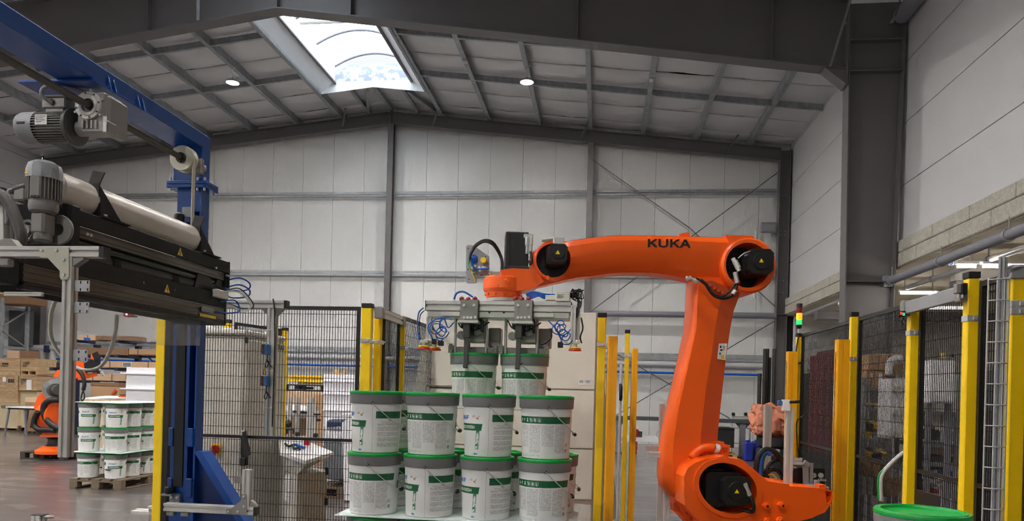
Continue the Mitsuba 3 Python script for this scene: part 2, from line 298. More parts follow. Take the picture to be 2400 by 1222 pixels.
def rafter(name, y, xe, d0, d1, wf_, label, stiff):
    t = Thing(name, label, 'rafter')
    for s, xe_ in zip((1, -1), xe):
        x0, x1 = XR, xe_; P = lambda x, zz: zroof(x)-zz
        t.part('web', hull([(x0, y+a, P(x0, 0)) for a in (-.006, .006)]+[(x0, y+a, P(x0, d0)) for a in (-.006, .006)]+[(x1, y+a, P(x1, 0)) for a in (-.006, .006)]+[(x1, y+a, P(x1, d1)) for a in (-.006, .006)]), 'steel_grey')
        for da, db, k in ((0, 0, .022), (d0, d1, -.022)):
            t.part('flange', hull([(x, y+a, P(x, d)-b*np.sign(k)*1.) for x, d in ((x0, da), (x1, db)) for a in (-wf_/2, wf_/2) for b in (0, abs(k))]), 'steel_grey')
    for x in stiff:
        d = d0+(d1-d0)*abs((x-XR)/((xe[0] if x >= XR else xe[1])-XR)); t.part('stiffener', box(x-.008, x+.008, y-wf_/2+.01, y, zroof(x)-d+.01, zroof(x)-.02), 'steel_grey')
    return t
nr = rafter('roof_beam', 14.1, (4.36, -17.9), 1.0, 1.32, .32, 'deep dark grey steel roof girder spanning the whole hall above the machines', (XR, -5.15, -.62, 3.0, -9.5))
nr.part('end_plate', box(4.33, 4.36, 13.93, 14.27, 7.3, 8.88), 'steel_grey'); nr.part('end_plate', hull([(3.95, 13.95, 7.62), (4.34, 13.95, 7.57), (4.34, 13.95, 7.3), (3.95, 14.25, 7.62), (4.34, 14.25, 7.57), (4.34, 14.25, 7.3)]), 'steel_grey')
for (xa, xb, za, zb) in ((4.03, 4.33, 7.6, 8.95), (-8.35, -8.15, 8.9, 9.9)): nr.part('brace', bar((xa, 13.9, za), (xb, 13.55, zb), .06, .006), 'galvanised')
br = rafter('roof_beam', 22.05, (5.06, -18.5), .37, .37, .2, 'slim grey steel roof beam along the top of the back wall', (XR,))
for x in (-8.0, -5.1, -.55, 3.75): br.part('brace', bar((x-.25, 21.95, zroof(x)-.3), (x, 21.5, zroof(x)+.1), .06, .006), 'steel_grey')
# ---- girts, bracing rods and pipes on the back wall
def girt(z, x0, x1, label, h=.16, m='galvanised'):
    y = 22.25; t = .004
    single('wall_girt', sweep2([(0, 0), (.07, 0), (.07, .02), (t, .02), (t, .055), (-.02, .062), (-.02, .09), (t, .098), (t, h-.02), (.07, h-.02), (.07, h), (0, h)], (x0, y-.06, z), (x1, y-.06, z)), m, label, 'girt', group='horizontal rails on the back wall')
SEG = ((-18.4, -13.0), (-12.8, -6.8), (-6.6, -.57), (-.37, 5.0)); SN = ('behind the blue machine, leftmost bay', 'second bay from the left', 'second bay from the right', 'bay next to the right corner')
for z, hn in ((7.52, 'highest'), (5.02, 'middle')):
    for (a, b), s in zip(SEG, SN): girt(z, a, b, f'{hn} galvanised rail on the back wall, {s}')
def rod(p, q, label, r=.014): 
    single('bracing_rod', cyl(p, q, r, 8), 'steel_grey', label, 'rod')
rod((-.4, 21.9, 8.5), (2.5, 21.9, 6.45), 'thin steel bracing rod falling to the right from the wall post, above robot arm'); rod((5.0, 21.9, 8.1), (-.35, 21.9, 3.95), 'thin steel bracing rod rising to the right corner column behind the robot elbow')
rod((2.5, 21.9, 6.45), (5.0, 21.9, 4.15), 'thin steel bracing rod falling right from behind the robot elbow to the corner column')
rod((5.0, 21.9, 3.75), (-.3, 21.9, .35), 'thin steel bracing rod of the lower cross, rising to the right corner'); rod((-.3, 21.9, 3.1), (5.0, 21.9, .2), 'thin steel bracing rod of the lower cross, falling to the right')
single('round_strut', cyl((-.37, 22., 3.9), (5.04, 22., 3.9), .09, 20), 'pipe_grey', 'thick horizontal grey tube between wall post and corner column behind the robot', 'tube', True)
for z, m, r, lb in ((2.42, 'pipe_light', .085, 'long pale grey pipe along the back wall'), (2.16, 'cable_blue', .035, 'long thin blue compressed air pipe below the pale pipe on the back wall')):
    t = Thing('wall_pipe', lb, 'pipe'); t.part('pipe', cyl((-18., 22.05, z), (4.7, 22.05, z), r, 16), m, True)
    for x in np.arange(-16.5, 4.6, 1.93): t.part('clamp', join(cyl((x-.02, 22.05, z), (x+.02, 22.05, z), r+.012, 14), box(x-.01, x+.01, 22.04, 22.06, z+r, z+.2)), 'galv_dull')
girt(2.55, -18.4, 4.9, 'lowest galvanised rail on the back wall just above the pale pipe', .2)
# ---- right extension under the mezzanine
cx0, cx1 = XW-.05, 12.4
ex = Thing('ceiling_annex', None, None, kind='structure'); y = YF
while y < YB:
    for xa in np.arange(cx0, cx1, 2.4): ex.part('slab', box(xa+.006, xa+2.394, y+.006, min(y+1.2, YB)-.006, 3.93, 4.1, .008), 'plank')
    y += 1.2
ex.part('backing', box(cx0+.3, cx1, YF, YB, 4.0, 4.3), 'joint_dark')
wa = Thing('wall_annex', None, None, kind='structure'); wa.part('panel', box(cx1, cx1+.2, YF, YB, 0, 4), 'white_wall'); wa.part('panel', box(XW+.2, cx1, 22.15, 22.3, 0, 3.93), 'white_wall'); wa.part('downstand', box(6.0, cx1, 13.3, 13.45, 3.6, 3.93), 'white_wall')
single('annex_beam', box(6.0, cx1, 13.25, 13.5, 3.42, 3.598, .01), 'steel_grey', 'dark steel beam below the white strip under the annex ceiling', 'beam')
single('annex_beam', box(XW-.06, cx1, 19.0, 19.25, 3.5, 3.72, .01), 'steel_grey', 'dark steel beam under the annex ceiling behind the signal tower', 'beam')
for i, (yc, x0) in enumerate(((15.2, 5.83), (12.0, 5.42), (12.0, 5.79), (6.5, 6.), (3., 6.), (16.6, 6.5))):
    t = Thing('tube_lamp', ('long glowing fluorescent lamp under the annex ceiling just right of the wide column', 'short glowing fluorescent lamp beside the round blue sign', 'long glowing fluorescent lamp at the right picture edge', 'fluorescent lamp further right under the annex ceiling', 'fluorescent lamp nearest the viewer under the annex ceiling', 'fluorescent lamp deepest under the annex ceiling')[i], 'lamp', group='fluorescent lamps of the annex')
    L, dz = (.72, .32, .9, 1.25, 1.25, 1.25)[i], (.12, .09, .09, 0, 0, 0)[i]
    t.part('housing', box(x0, x0+L, yc-.05, yc+.05, 3.56+dz, 3.6+dz, .005), 'white'); sc = PLY(cyl((x0+.03, yc, 3.53+dz), (x0+L-.03, yc, 3.53+dz), .03, 10), 'white'); sc.update(emit(np.array([1., .93, .82])*TUBE_POWER*4)); t.part('tube', sc, None)
    for xx in (x0+.1, x0+L-.1): t.part('hanger', cyl((xx, yc, 3.6+dz), (xx, yc, 3.93), .008, 6), 'galv_dull')
for (x, z, r, y1, m, lb) in ((5.2, 3.69, .074, 14.05, 'pipe_grey', 'thick grey pipe running along the right side below the block lintel'), (5.9, 3.72, .045, 15., 'pipe_light', 'thinner pale pipe with clamps running below the thick grey pipe')):
    t = Thing('overhead_pipe', lb, 'pipe'); t.part('pipe', cyl((x, YF+.2, z), (x, y1, z), r, 24), m, True)
    for y in np.arange(.6, y1, 1.9): t.part('clamp', cyl((x, y-.025, z), (x, y+.025, z), r+.014, 24), 'galv_dull'); t.part('hanger', cyl((x, y, z+r), (x, y, 3.93), .008, 6), 'galv_dull')
    if r > .06: t.part('bracket', box(5.1, 5.3, 13.98, 14.09, 3.59, 3.79), 'galv_dull')
t = Thing('overhead_pipe', 'thick round tube high on the right wall in front of the wide column', 'pipe'); t.part('pipe', cyl((5.25, YF+.2, 8.5), (5.25, 13.9, 8.5), .145, 28), 'pipe_grey', True); t.part('bracket', hull([(5.05, 13.9, 8.38), (5.12, 13.9, 8.38), (5.12, 13.9, 8.5), (5.05, 13.95, 8.38), (5.12, 13.95, 8.5)]), 'galv_dull')
rod((5.1, 13.8, 8.45), (5.05, 13.0, 8.95), 'thin rod between the roof and the round tube at the wide column', .012)
# back-of-bay pipe seen through the gap behind the wide column
t = Thing('overhead_pipe', 'pale grey pipe with an elbow running down behind the signal tower', 'pipe'); t.part('pipe', tube([(5.58, 14.6, 3.85), (5.58, 21.6, 3.85), (5.56, 21.8, 3.82), (5.56, 21.88, 3.74), (5.56, 21.9, 3.6), (5.56, 21.9, .05)], .052, 14), 'pipe_light', True)
# exit sign
t = Thing('exit_sign', 'small green and white escape route sign hanging under the annex ceiling', 'sign'); P = np.array([5.62, 17.6, 3.61])
t.part('housing', box(P[0]-.2, P[0]+.2, P[1]-.06, P[1]+.06, P[2]+.08, P[2]+.15, .02), 'white'); sc = PLY(box(P[0]-.17, P[0]+.17, P[1]-.05, P[1]+.05, P[2]+.055, P[2]+.08), 'white'); sc.update(emit((2.2, 2.6, 2.3))); t.part('lamp', sc, None)
mat('exit_green', (20, 150, 90), .5); t.part('panel', box(P[0]-.13, P[0]+.13, P[1]-.006, P[1]+.006, P[2]-.22, P[2]+.055), 'exit_green')
fig = join(box(-.02, .02, -.01, 0, .02, .08), bar((0, -.005, .02), (-.04, -.005, -.06), .012, .02), bar((0, -.005, .02), (.04, -.005, -.05), .012, .02), bar((0, -.005, .07), (.05, -.005, .04), .01, .015), tf(lathe([(0, -.015), (.013, 0), (0, .015)], 8), None, (.008, -.005, .1)), box(.065, .11, -.008, -.004, -.08, .1))
t.part('symbol', tf(fig, None, (P[0]-.02, P[1]-.006, P[2]-.09)), 'white'); t.part('hanger', cyl((P[0], P[1], P[2]+.15), (P[0], P[1], P[2]+.18), .01, 6), 'galv_dull')
# ---- skylights: galvanised curb, arched bars and glowing opal glazing in every bay
def skylight(y0, y1, label, seen):
    t = Thing('skylight', label, 'skylight'); x0, x1 = -7.85, -5.55; zc0, zc1 = 10.28, 10.78
    t.part('curb', box(x0-.03, x0, y0, y1, zc0, zc1), 'galv_bright'); t.part('curb', box(x1, x1+.03, y0, y1, zc0, zc1), 'galv_bright')
    t.part('end_curb', box(x0, x1, y1, y1+.03, zc0, zc1), 'rusty'); t.part('end_curb', box(x0, x1, y0-.03, y0, zc0, zc1), 'rusty')
    for s, xa, xb in ((-1, -8.27, x0), (1, -5.13, x1)):
        t.part('edge_angle', box(xb-.035-.02*s, xb+.035-.02*s, y0, y1, zc0-.05, zc0-.002, .004), 'steel_grey')
        t.part('gutter', hull([(xa, y, z) for y in (y0, y1) for z in (zroof(xa)+.02, zroof(xa)+.03)]+[(xb, y, zc0+a) for y in (y0, y1) for a in (0, .01)]), 'galv_bright')
        t.part('trim', box(xa-.04, xa+.04, y0, y1, zroof(xa)-.03, zroof(xa)+.3, .01), 'galvanised')
    for y, a in ((y1, .004), (y0, -.004)):
        for xe in (-8.27, -5.13): t.part('fascia', hull([(x, y+b, z) for b in (0, a) for x, z in ((xe, zroof(xe)), (XR, ZR), (XR, zc0+.02), (xe, zc0+.02))]), 'galv_bright')
    R = lambda u, h=.34: (x0+(x1-x0)*u, zc1+h*4*u*(1-u)**1.0)
    us = np.linspace(0, 1, 17); n = 4
    for k in range(n):
        a, b = y0+(y1-y0)*k/n+.02, y0+(y1-y0)*(k+1)/n-.02
        V = np.array([(R(u)[0], y, R(u)[1]) for u in us for y in (a, b)]); f = np.array([(2*i, 2*i+2, 2*i+3, 2*i+1) for i in range(16)])
        g = PLY((V, f[:, ::-1]), 'white'); g.update(emit(np.array([.86, .97, 1.05])*SKYLIGHT_POWER)); t.part('glazing', g, None)
    for k in range(n+1):
        y = y0+(y1-y0)*k/n; t.part('glazing_bar', tube([(R(u)[0], y, R(u)[1]-.035) for u in us], .028, 8), 'pipe_grey', True)
    ym = (y0*.45+y1*.55); t.part('tie_bar', bar((x0, ym, zc1-.02), (x1, ym, zc1-.02), .03, .05), 'alu_dark')
    return t
for k, (a, b) in enumerate(BAYS): skylight(a, b, ('bright arched ridge skylight with a rusty galvanised end curb', 'arched ridge skylight in the second bay, above the machines', 'arched ridge skylight in the bay above the viewer', 'arched ridge skylight in the bay behind the viewer')[k], k == 0)
# framing between the skylight and the back wall
for i, (xa, ya, xb, yb) in enumerate(((-7.4, 20.2, -7.4, 22.2), (-6.7, 20.2, -6.7, 22.2), (-5.85, 20.2, -5.85, 22.2), (-7.45, 22.0, -6.95, 20.4), (-5.75, 20.4, -5.2, 21.95))):
    za, zb = zroof(xa)+.04, zroof(xb)+.04; single('trimmer', join(bar((xa, ya, za+.1), (xb, yb, zb+.1), .01, .2), bar((xa, ya, za), (xb, yb, zb), .09, .008)), 'galvanised', f'short galvanised roof member between skylight and back wall, {ordinal(i)} from the left' if i < 3 else f'slanting galvanised roof member below the skylight on the {("left", "right")[i-3]}', 'roof member')
# ---- high bay lamps
def bay_lamp(x, y, z, label, grp=None):
    t = Thing('hall_lamp', label, 'lamp', M4(None, (x, y, z)), grp); zt = zroof(x)-z
    t.part('housing', lathe([(0, .07), (.05, .07), (.06, .05), (.16, .035), (.18, .015), (.18, 0), (.165, -.005)], 24), 'galv_dull', 40)
    g = PLY(lathe([(.165, -.004), (.1, -.012), (0, -.014)], 24)[0:2], 'white'); v, f = lathe([(.165, -.004), (.1, -.012), (0, -.014)], 24); g = PLY((v, f[:, ::-1]), 'white'); g.update(emit(np.array([1., .955, .89])*LAMP_POWER)); t.part('lens', g, None)
    t.part('hook', tube([(0, 0, .07), (.03, 0, .1), (0, 0, .14), (-.03, 0, .1), (0, 0, .075)], .008, 6), 'galv_dull'); t.part('cable', tube([(0, 0, .13), (.02, 0, zt*.35+.05), (-.05, 0, zt*.7), (.06, .02, zt)], .012, 6, 16), 'white', True)
for x, lb in ((-9.74, 'small round glowing hall lamp hanging left of the skylight'), (-2.01, 'small round glowing hall lamp hanging right of the skylight, in front of a purlin')): bay_lamp(x, 17.9, zroof(x)-.42, lb)
k = 0
for y in (10.5, 3., -4.5):
    for x in (-16., -9.74, -2.01): bay_lamp(x, y, zroof(x)-1.6, f'round hall lamp hanging outside the picture, {ordinal(k)} of the lamps near the viewer', 'hall lamps outside the picture'); k += 1
for x, y, lb in ((-3.6, 17.96, 'left'), (1.06, 18.1, 'right')): single('smoke_detector', tf(lathe([(0, -.06), (.05, -.055), (.07, -.02), (.07, 0), (0, 0)], 16), None, (x, y, zroof(x))), 'white', f'small white round smoke detector under a purlin, the {lb} one of two', 'smoke detector', True)
# emergency light boxes on the corner column
for z, lb in ((6.35, 'upper'), (5.16, 'lower')):
    t = Thing('wall_box', f'small grey junction box beside the corner column, the {lb} one', 'junction box'); t.part('body', box(4.55, 5.0, 22.0, 22.12, z, z+.3 if lb == 'upper' else z+.16, .02), 'pipe_grey'); t.part('cover', box(4.6, 4.95, 21.985, 22.0, z+.04, z+.24 if lb == 'upper' else z+.12, .006), 'galv_dull')
    t.part('conduit', cyl((4.45, 22.2, z+.1), (4.45, 22.2, z-1.9 if lb == 'upper' else z-.05), .025, 8), 'white')
# ================= paint pails, sheets and pallets
def pail_c(p, n, uv):
    f = uv.x*360.; z = uv.y; f2 = dr.select(f > 270, f-360, f)
    def rows_(u0, cell, thr, pitch=.0058, seed=0.):
        r = dr.floor(z/pitch); fr = z/pitch-r
        return dr.select((fr < .55) & (cell_rand(dr.floor(u0/cell)+seed, r+50*seed) > thr), 1., 0.)
    a = f-104; c = dr.floor(a/31.); fa = a/31.-c; bot = .03+.05*cell_rand(c, 3)
    A = dr.select((a > 0) & (a < 124) & (fa > .03) & (fa < .94) & (z < .178) & (z > bot), rows_(a, 1.1, .25), 0.)
    A = dr.maximum(A, dr.select((a > 0) & (a < 60) & (z > .012) & (z < .024), rows_(a, 1.4, .45, .004), 0.))
    r = dr.floor(z/.0058); b0 = f2-12
    B = dr.select((b0 > 0) & (b0 < 66) & (z < .16) & (z > .035) & ((r-5*dr.floor(r/5)) > .5), rows_(b0, 1.3, .14, .0058, 1.)*.8, 0.)
    B = dr.maximum(B, dr.select((b0 > 6) & (b0 < 52) & (z < .172) & (z > .162), .6, 0.)*rows_(b0, 1.3, .3, .0058, 2.))
    g = f2+128; ln = 22+26*cell_rand(r, 7)
    G = dr.select((g > 0) & (g < ln) & (z < .125) & (z > .075), rows_(g, 1.2, .18, .0075, 3.)*.8, 0.)
    s = dr.select((dr.abs(f2-.2) < .28) & (z < .262), .8, 0.)
    t = dr.maximum(dr.maximum(A*.62, B*.8), dr.maximum(G, s)); return mix(col(228, 229, 226), col(112, 116, 116), t)
mat('pail_print', proc(pail_c), .32)
mat('green_band', (20, 92, 54), .4); mat('gold', (150, 112, 40), .5); mat('logo_blue', (24, 104, 178), .5); mat('badge_blue', (70, 130, 190), .5); mat('picture_green', (120, 158, 138), .5)
RB, RT, ZT = .1275, .1385, .275
def rpail(z): return RB+(RT-RB)*np.asarray(z)/ZT
def wrap(m, f0, z0, off=.0004):
    v, f = as_vf(m); z = z0+v[:, 1]; r = rpail(z)+off+v[:, 2]; a = math.radians(f0)+v[:, 0]/rpail(z0); return np.stack([r*np.sin(a), -r*np.cos(a), z], 1), f
def band(f0, f1, z0, z1, off=.0005, slant=0., n=24):
    V = []
    for k in range(n+1):
        a = f0+(f1-f0)*k/n
        for z, s in ((z0, 0), (z1, slant)):
            aa = math.radians(a+s*k/n); r = rpail(z)+off; V.append((r*math.sin(aa), -r*math.cos(aa), z))
    return np.array(V), np.array([(2*i, 2*i+2, 2*i+3, 2*i+1) for i in range(n)])
def pail_proto():
    t = Thing('paint_pail', 'x', 'pail', M4(None, (0, 0, 0)))
    n = 64; prof = [(0, .004), (RB-.012, .003), (RB-.003, 0), (RB, .004), (rpail(.1), .1), (rpail(.2), .2), (RT, ZT), (RT-.004, ZT+.01)]
    a = np.linspace(0, 2*math.pi, n+1); pr = np.array(prof)
    V = np.array([(r*math.sin(x), -r*math.cos(x), z) for x in a for r, z in pr]); uv = np.array([(i/n, z) for i in range(n+1) for r, z in pr]); k = len(pr)
    F = [(i*k+j, (i+1)*k+j, (i+1)*k+j+1, i*k+j+1) for i in range(n) for j in range(k-1)]
    V2, F2 = as_vf((V, np.array(F)))
    t.part('body', PLY((V2, F2), 'pail_print', smooth=True, uv=uv), None)
    t.part('collar', lathe([(.139, .268), (.1435, .266), (.1455, .27), (.1475, .318), (.146, .321), (.14, .321)], 64), 'rim_grey', 40)
    t.part('lid', lathe([(0, .322), (.118, .322), (.123, .324), (.125, .332), (.128, .335), (.134, .335), (.1365, .331), (.141, .333), (.146, .333), (.149, .329), (.149, .319), (.1475, .317)], 64), 'green', 50, label='bright green lid')
    th = np.linspace(-.02, math.pi+.02, 26); t.part('handle', tube([(.157*math.sin(x), -.150*math.cos(x), .272-.145*math.sin(x)) for x in th], .0026, 6), 'chrome', True, label='steel wire handle')
    xs = [x for x in np.linspace(1.28, 1.86, 7)]; t.part('grip', tube([(.157*math.sin(x), -.150*math.cos(x), .272-.145*math.sin(x)) for x in xs], [.005, .009, .0095, .0085, .0095, .009, .005], 10), 'black', True, under='handle', label='black plastic grip')
    for s in (1, -1): t.part('ear', cyl((0, -s*.144, .272), (0, -s*.1515, .272), .007, 12), 'black', True)
    t.part('clip', box(.13, .146, -.02, .02, .276, .29, .002), 'black')
    t.part('front_band', band(-99, -17, .139, .176, slant=3.), 'green_band'); t.part('side_band', band(8, 80, .188, .226, slant=0), 'green_band'); t.part('icon_band', band(99, 244, .187, .224, slant=2), 'green_band')
    lt = meshkit.text_mesh('SUPER FINISH', .0165, .0003, bold=True); lt.apply_scale([.136/lt.bounds[1][0], 1, 1]); lw = math.degrees(lt.bounds[1][0]/.133); t.part('lettering', wrap(lt, -34-lw, .149, .0008), 'white')
    lg = meshkit.text_mesh('KNAUF', .0205, .0004, bold=True); t.part('logo', wrap(lg, -34-lw, .198, .0006), 'logo_blue')
    t.part('mark_lettering', wrap(meshkit.text_mesh('CE', .011, .0003), 38, .173), 'ink')
    t.part('emblem', join(wrap(prism([(0, .012), (.004, .004), (.012, 0), (.016, .012), (.011, .011), (.009, .006), (.005, .012)], .0003), -30, .198), wrap(prism([(.012, .014), (.02, .02), (.022, .018), (.014, .012)], .0003), -30, .198), wrap(meshkit.text_mesh('fresh', .005, .0003), -39, .217), wrap(meshkit.text_mesh('tested', .005, .0003), -40, .21)), 'gold')
    pic = join(wrap(prism([(-.013, 0), (.008, 0), (.014, .1), (-.006, .1)], .0003), -27, .04)); t.part('picture', pic, 'picture_green')
    man_ = [prism(p, .0003) for p in ([(-.006, .055), (.002, .05), (.008, .06), (.007, .082), (.002, .086), (-.002, .078)], [(-.01, .03), (-.003, .027), (.004, .048), (-.002, .053)], [(.002, .045), (.009, .03), (.01, .04), (.006, .05)], [(-.012, .004), (-.004, .002), (.001, .016), (-.006, .02)])]
    t.part('picture_figure', wrap(join(*man_), -27, .04, .0009), 'paper', under='picture'); t.part('picture_stripe', wrap(join(*[prism(p, .0003) for p in ([(-.004, .09), (.012, .092), (.013, .098), (-.004, .096)], [(-.01, .02), (.002, .019), (.003, .027), (-.009, .028)])]), -27, .04, .0009), 'green_band', under='picture')
    t.part('badge', join(*[wrap(box(i*.0068, i*.0068+.006, 0, .008, 0, .0003), -36, .012) for i in range(3)]), 'badge_blue')
    def frame(w, h): return prismh([rr(w, h, .003, 3, (w/2, h/2)), rr(w-.003, h-.003, .002, 3, (w/2, h/2))], .0003)
    g = []; sp = .0205
    ic = [[prism(np.array([(.004, .002), (.011, .002), (.0115, .01), (.009, .019), (.006, .019), (.0035, .01)]), .0003)],
          [prism([(.006, .001), (.009, .001), (.009, .02), (.006, .02)], .0003), prism([(.003, .012), (.012, .012), (.012, .016), (.003, .016)], .0003)],
          [prism([(.003, .001), (.013, .001), (.011, .012), (.005, .012)], .0003), prism(circ(.004, 10, (.008, .017)), .0003)],
          [frame(.017, .021), prism([(.002, .017), (.004, .019), (.015, .004), (.013, .002)], .0003), prism(circ(.004, 10, (.0085, .0105)), .0003)],
          [frame(.017, .021), prism([(.003, .011), (.0085, .017), (.014, .011), (.012, .011), (.012, .004), (.005, .004), (.005, .011)], .0003)],
          [frame(.017, .021), prism([(.006, .004), (.013, .004), (.013, .007), (.009, .007), (.009, .016), (.006, .016)], .0003)]]
    for k, ms in enumerate(ic): g += [wrap(m, 107+k*10.2, .195, .0009) for m in ms]
    t.part('icons', join(*g), 'white', under='icon_band')
    rc = join(wrap(prismh([circ(.0095, 20), circ(.008, 20)], .0003), 232, .075), wrap(meshkit.text_mesh('A+', .006, .0003), 229.5, .072)); t.part('seal', rc, 'ink'); t.part('seal', wrap(prismh([circ(.0095, 20), circ(.0065, 20), circ(.003, 12)], .0003), 232, .045), 'green_dk')
    return t
PP = pail_proto()
for k in [k for k in scene if k.startswith('paint_pail__')]: del scene[k]
labels.pop('paint_pail'); USED['paint_pail'] = 0; labels = {k: v for k, v in labels.items() if not k.startswith('paint_pail__')}
PARTS0 = list(PP.parts)
def pail(x, y, z, rot, label, group, tilt=0, skip=()):
    PP.key = 'paint_pail'; labels.setdefault('paint_pail', {'category': 'pail'})
    PP.parts = [(a, b, M4(rz(180))@c if a.startswith('handle') and 90 < rot < 270 else c, d, e) for a, b, c, d, e in PARTS0]
    return PP.copy(M4(rz(rot), (x, y, z)), label, group, skip)
HID = ('icons', 'picture', 'badge', 'emblem', 'seal', 'mark', 'lettering', 'logo', 'ear', 'clip', 'handle', 'front_band', 'side_band', 'icon_band')
def palet(name, label, M, L=1.2, W=.8, m='wood_dark'):
    t = Thing(name, label, 'pallet', M)
    for i in range(5): y = -W/2+(W-.12)*i/4; t.part('deck_board', box(-L/2, L/2, y, y+.12+(.02 if i % 2 == 0 else -.02)*0, .122, .144, .003), m)
    for x in (-L/2, -.05, L/2-.1):
        t.part('cross_board', box(x, x+.1, -W/2, W/2, .1, .122, .003), m)
        for y in (-W/2, -.06, W/2-.12): t.part('block', box(x, x+.1, y, y+.12, .022, .1, .003), m)
    for y in (-W/2, -.05, W/2-.1): t.part('bottom_board', box(-L/2, L/2, y, y+.1, 0, .022, .003), m)
    return t
# front pallet: four pails per row along X, layers of two rows
FX = [atY(u, 922, 3.92)[0] for u in (884, 1014.5, 1147, 1282)]; FY = (3.92, 4.235); Z4, Z3, Z2, Z1 = 1.145, .81, .465, .13+.015
pos = ('leftmost', 'second from the left', 'third from the left', 'rightmost')
rot4 = (8, 184, 9, 187); rot3 = (185, 4, 8, 188); jit = random.Random(4)
for i, x in enumerate(FX): pail(x, FY[0], Z4, rot4[i], f'green-lidded paint pail in the top row of the front stack, {pos[i]}', 'pails of the front stack')
pail(FX[0]+.03, FY[1]+.01, Z4, 0, 'paint pail in shade behind the two leftmost pails of the top row', 'pails of the front stack')
for i, x in enumerate(FX):
    pail(x-.003, FY[0]-.005, Z3, rot3[i]+jit.uniform(-2, 2), f'green-lidded paint pail in the second row down of the front stack, {pos[i]}', 'pails of the front stack')
    pail(x+.022, FY[1], Z3, (0, 0, 180, 180)[i], f'paint pail standing behind the front stack in its second layer, {pos[i]}', 'pails of the front stack')
sx0, sx1 = FX[0]-.17, FX[3]+.18
mat('sheet_card', (206, 218, 214), .6)
single('layer_sheet', box(sx0, sx1, FY[0]-.16, FY[1]+.2, Z3-.007, Z3-.001, .001), 'sheet_card', 'pale card layer sheet under the second row of pails of the front stack', 'sheet')
for zz, nm in ((Z2, 'third'), (Z1, 'bottom')):
    for i, x in enumerate(FX):
        for j in (0, 1): pail(x-.003+.02*j, FY[j], zz, rot4[i], f'paint pail below the pale layer sheet, {nm} layer, {("front", "back")[j]} row, {pos[i]}', 'pails of the front stack below the sheet', skip=HID)
palet('wooden_pallet', 'wooden pallet carrying the front stack of pails', M4(None, ((FX[0]+FX[3])/2, 4.08, 0)), 1.24, .8)
# pails held by the gripper
GY = 4.37; GX = (atY(1112, 833, GY)[0], atY(1230, 833, GY)[0]); GZ = 1.387
for x, s in zip(GX, ('left', 'right')): pail(x, GY, GZ, 180, f'paint pail held in the air by the robot gripper, the {s} one', 'pails in the gripper')
# infeed pails on a roller conveyor at the lower right corner
IX = [at(2106, 1178, 2.66)[0], at(2106, 1178, 2.66)[0]+.63]; IY = 2.62; IZ = at(2106, 1178, 2.66)[2]-.332
pail(IX[0], IY, IZ, 158, 'green-lidded paint pail in the right foreground, whole lid in view', 'pails on the infeed conveyor'); pail(IX[1]-.02, IY-.12, IZ, 60, 'paint pail at the right picture edge, only a sliver of its lid in view', 'pails on the infeed conveyor')
t = Thing('roller_conveyor', 'steel roller conveyor carrying the foreground pails', 'conveyor')
for y in (IY-.34, IY+.2): t.part('side_rail', box(.95, 2.1, y, y+.03, IZ-.12, IZ+.0, .003), 'pipe_grey')
for i in range(13): x = .99+i*.085; t.part('roller', cyl((x, IY-.31, IZ-.0255), (x, IY+.2, IZ-.0255), .025, 12), 'chrome', True)
for x in (1.0, 2.03):
    for y in (IY-.335, IY+.205): t.part('leg', box(x-.02, x+.02, y, y+.025, 0, IZ-.1, .002), 'pipe_grey')
# far pallet of pails, seen past the wrapping machine
P0 = at(270, 1117, 10.05); fx, fy = P0[0], P0[1]
left = [(fx-.405, fy+0.), (fx-.385, fy+.47), (fx-.4, fy+.92)]; right = [(fx+.3*0+.0*k, fy+.31*k) for k in range(4)]
kind = [[('K', 'K', 'A'), ('K', 'A', 'A'), ('K', 'A', 'A')], [('K', 'A', 'K'), ('A', 'A', 'A'), ('A', 'A', 'B'), ('B', 'A', 'A')]]
RO = {'K': 88, 'A': 203, 'B': 62}; lay = ('top', 'middle', 'bottom'); zs = (.852, .51, .15)
for c, (colm, cn) in enumerate(((left, 'left column'), (right, 'right column'))):
    for i, (x, y) in enumerate(colm):
        for l in range(3):
            pail(x, y, zs[l], RO[kind[c][i][l]]+jit.uniform(-3, 3), f'paint pail on the distant pallet, {lay[l]} layer, {cn}, {("nearest one", "second one back", "third one back", "fourth one back")[i]}', 'pails on the distant pallet', skip=('ear', 'clip', 'badge', 'seal', 'picture__'))
for z, nm in ((zs[0]+.337, 'topmost'), (zs[1]-.007, 'lower')): single('layer_sheet', box(fx-.58, fx+.2, fy-.17, fy+1.16, z, z+.005), 'sheet_card', f'pale card sheet lying on the distant stack of pails, the {nm} one', 'sheet')
mat('wood_grey', (112, 98, 82), .8); palet('wooden_pallet', 'grey wooden pallet under the distant stack of pails', M4(rz(90), (fx-.19, fy+.49, 0)), 1.28, .77, 'wood_grey')
mat('rail_dark', (88, 86, 76), .35, .4)
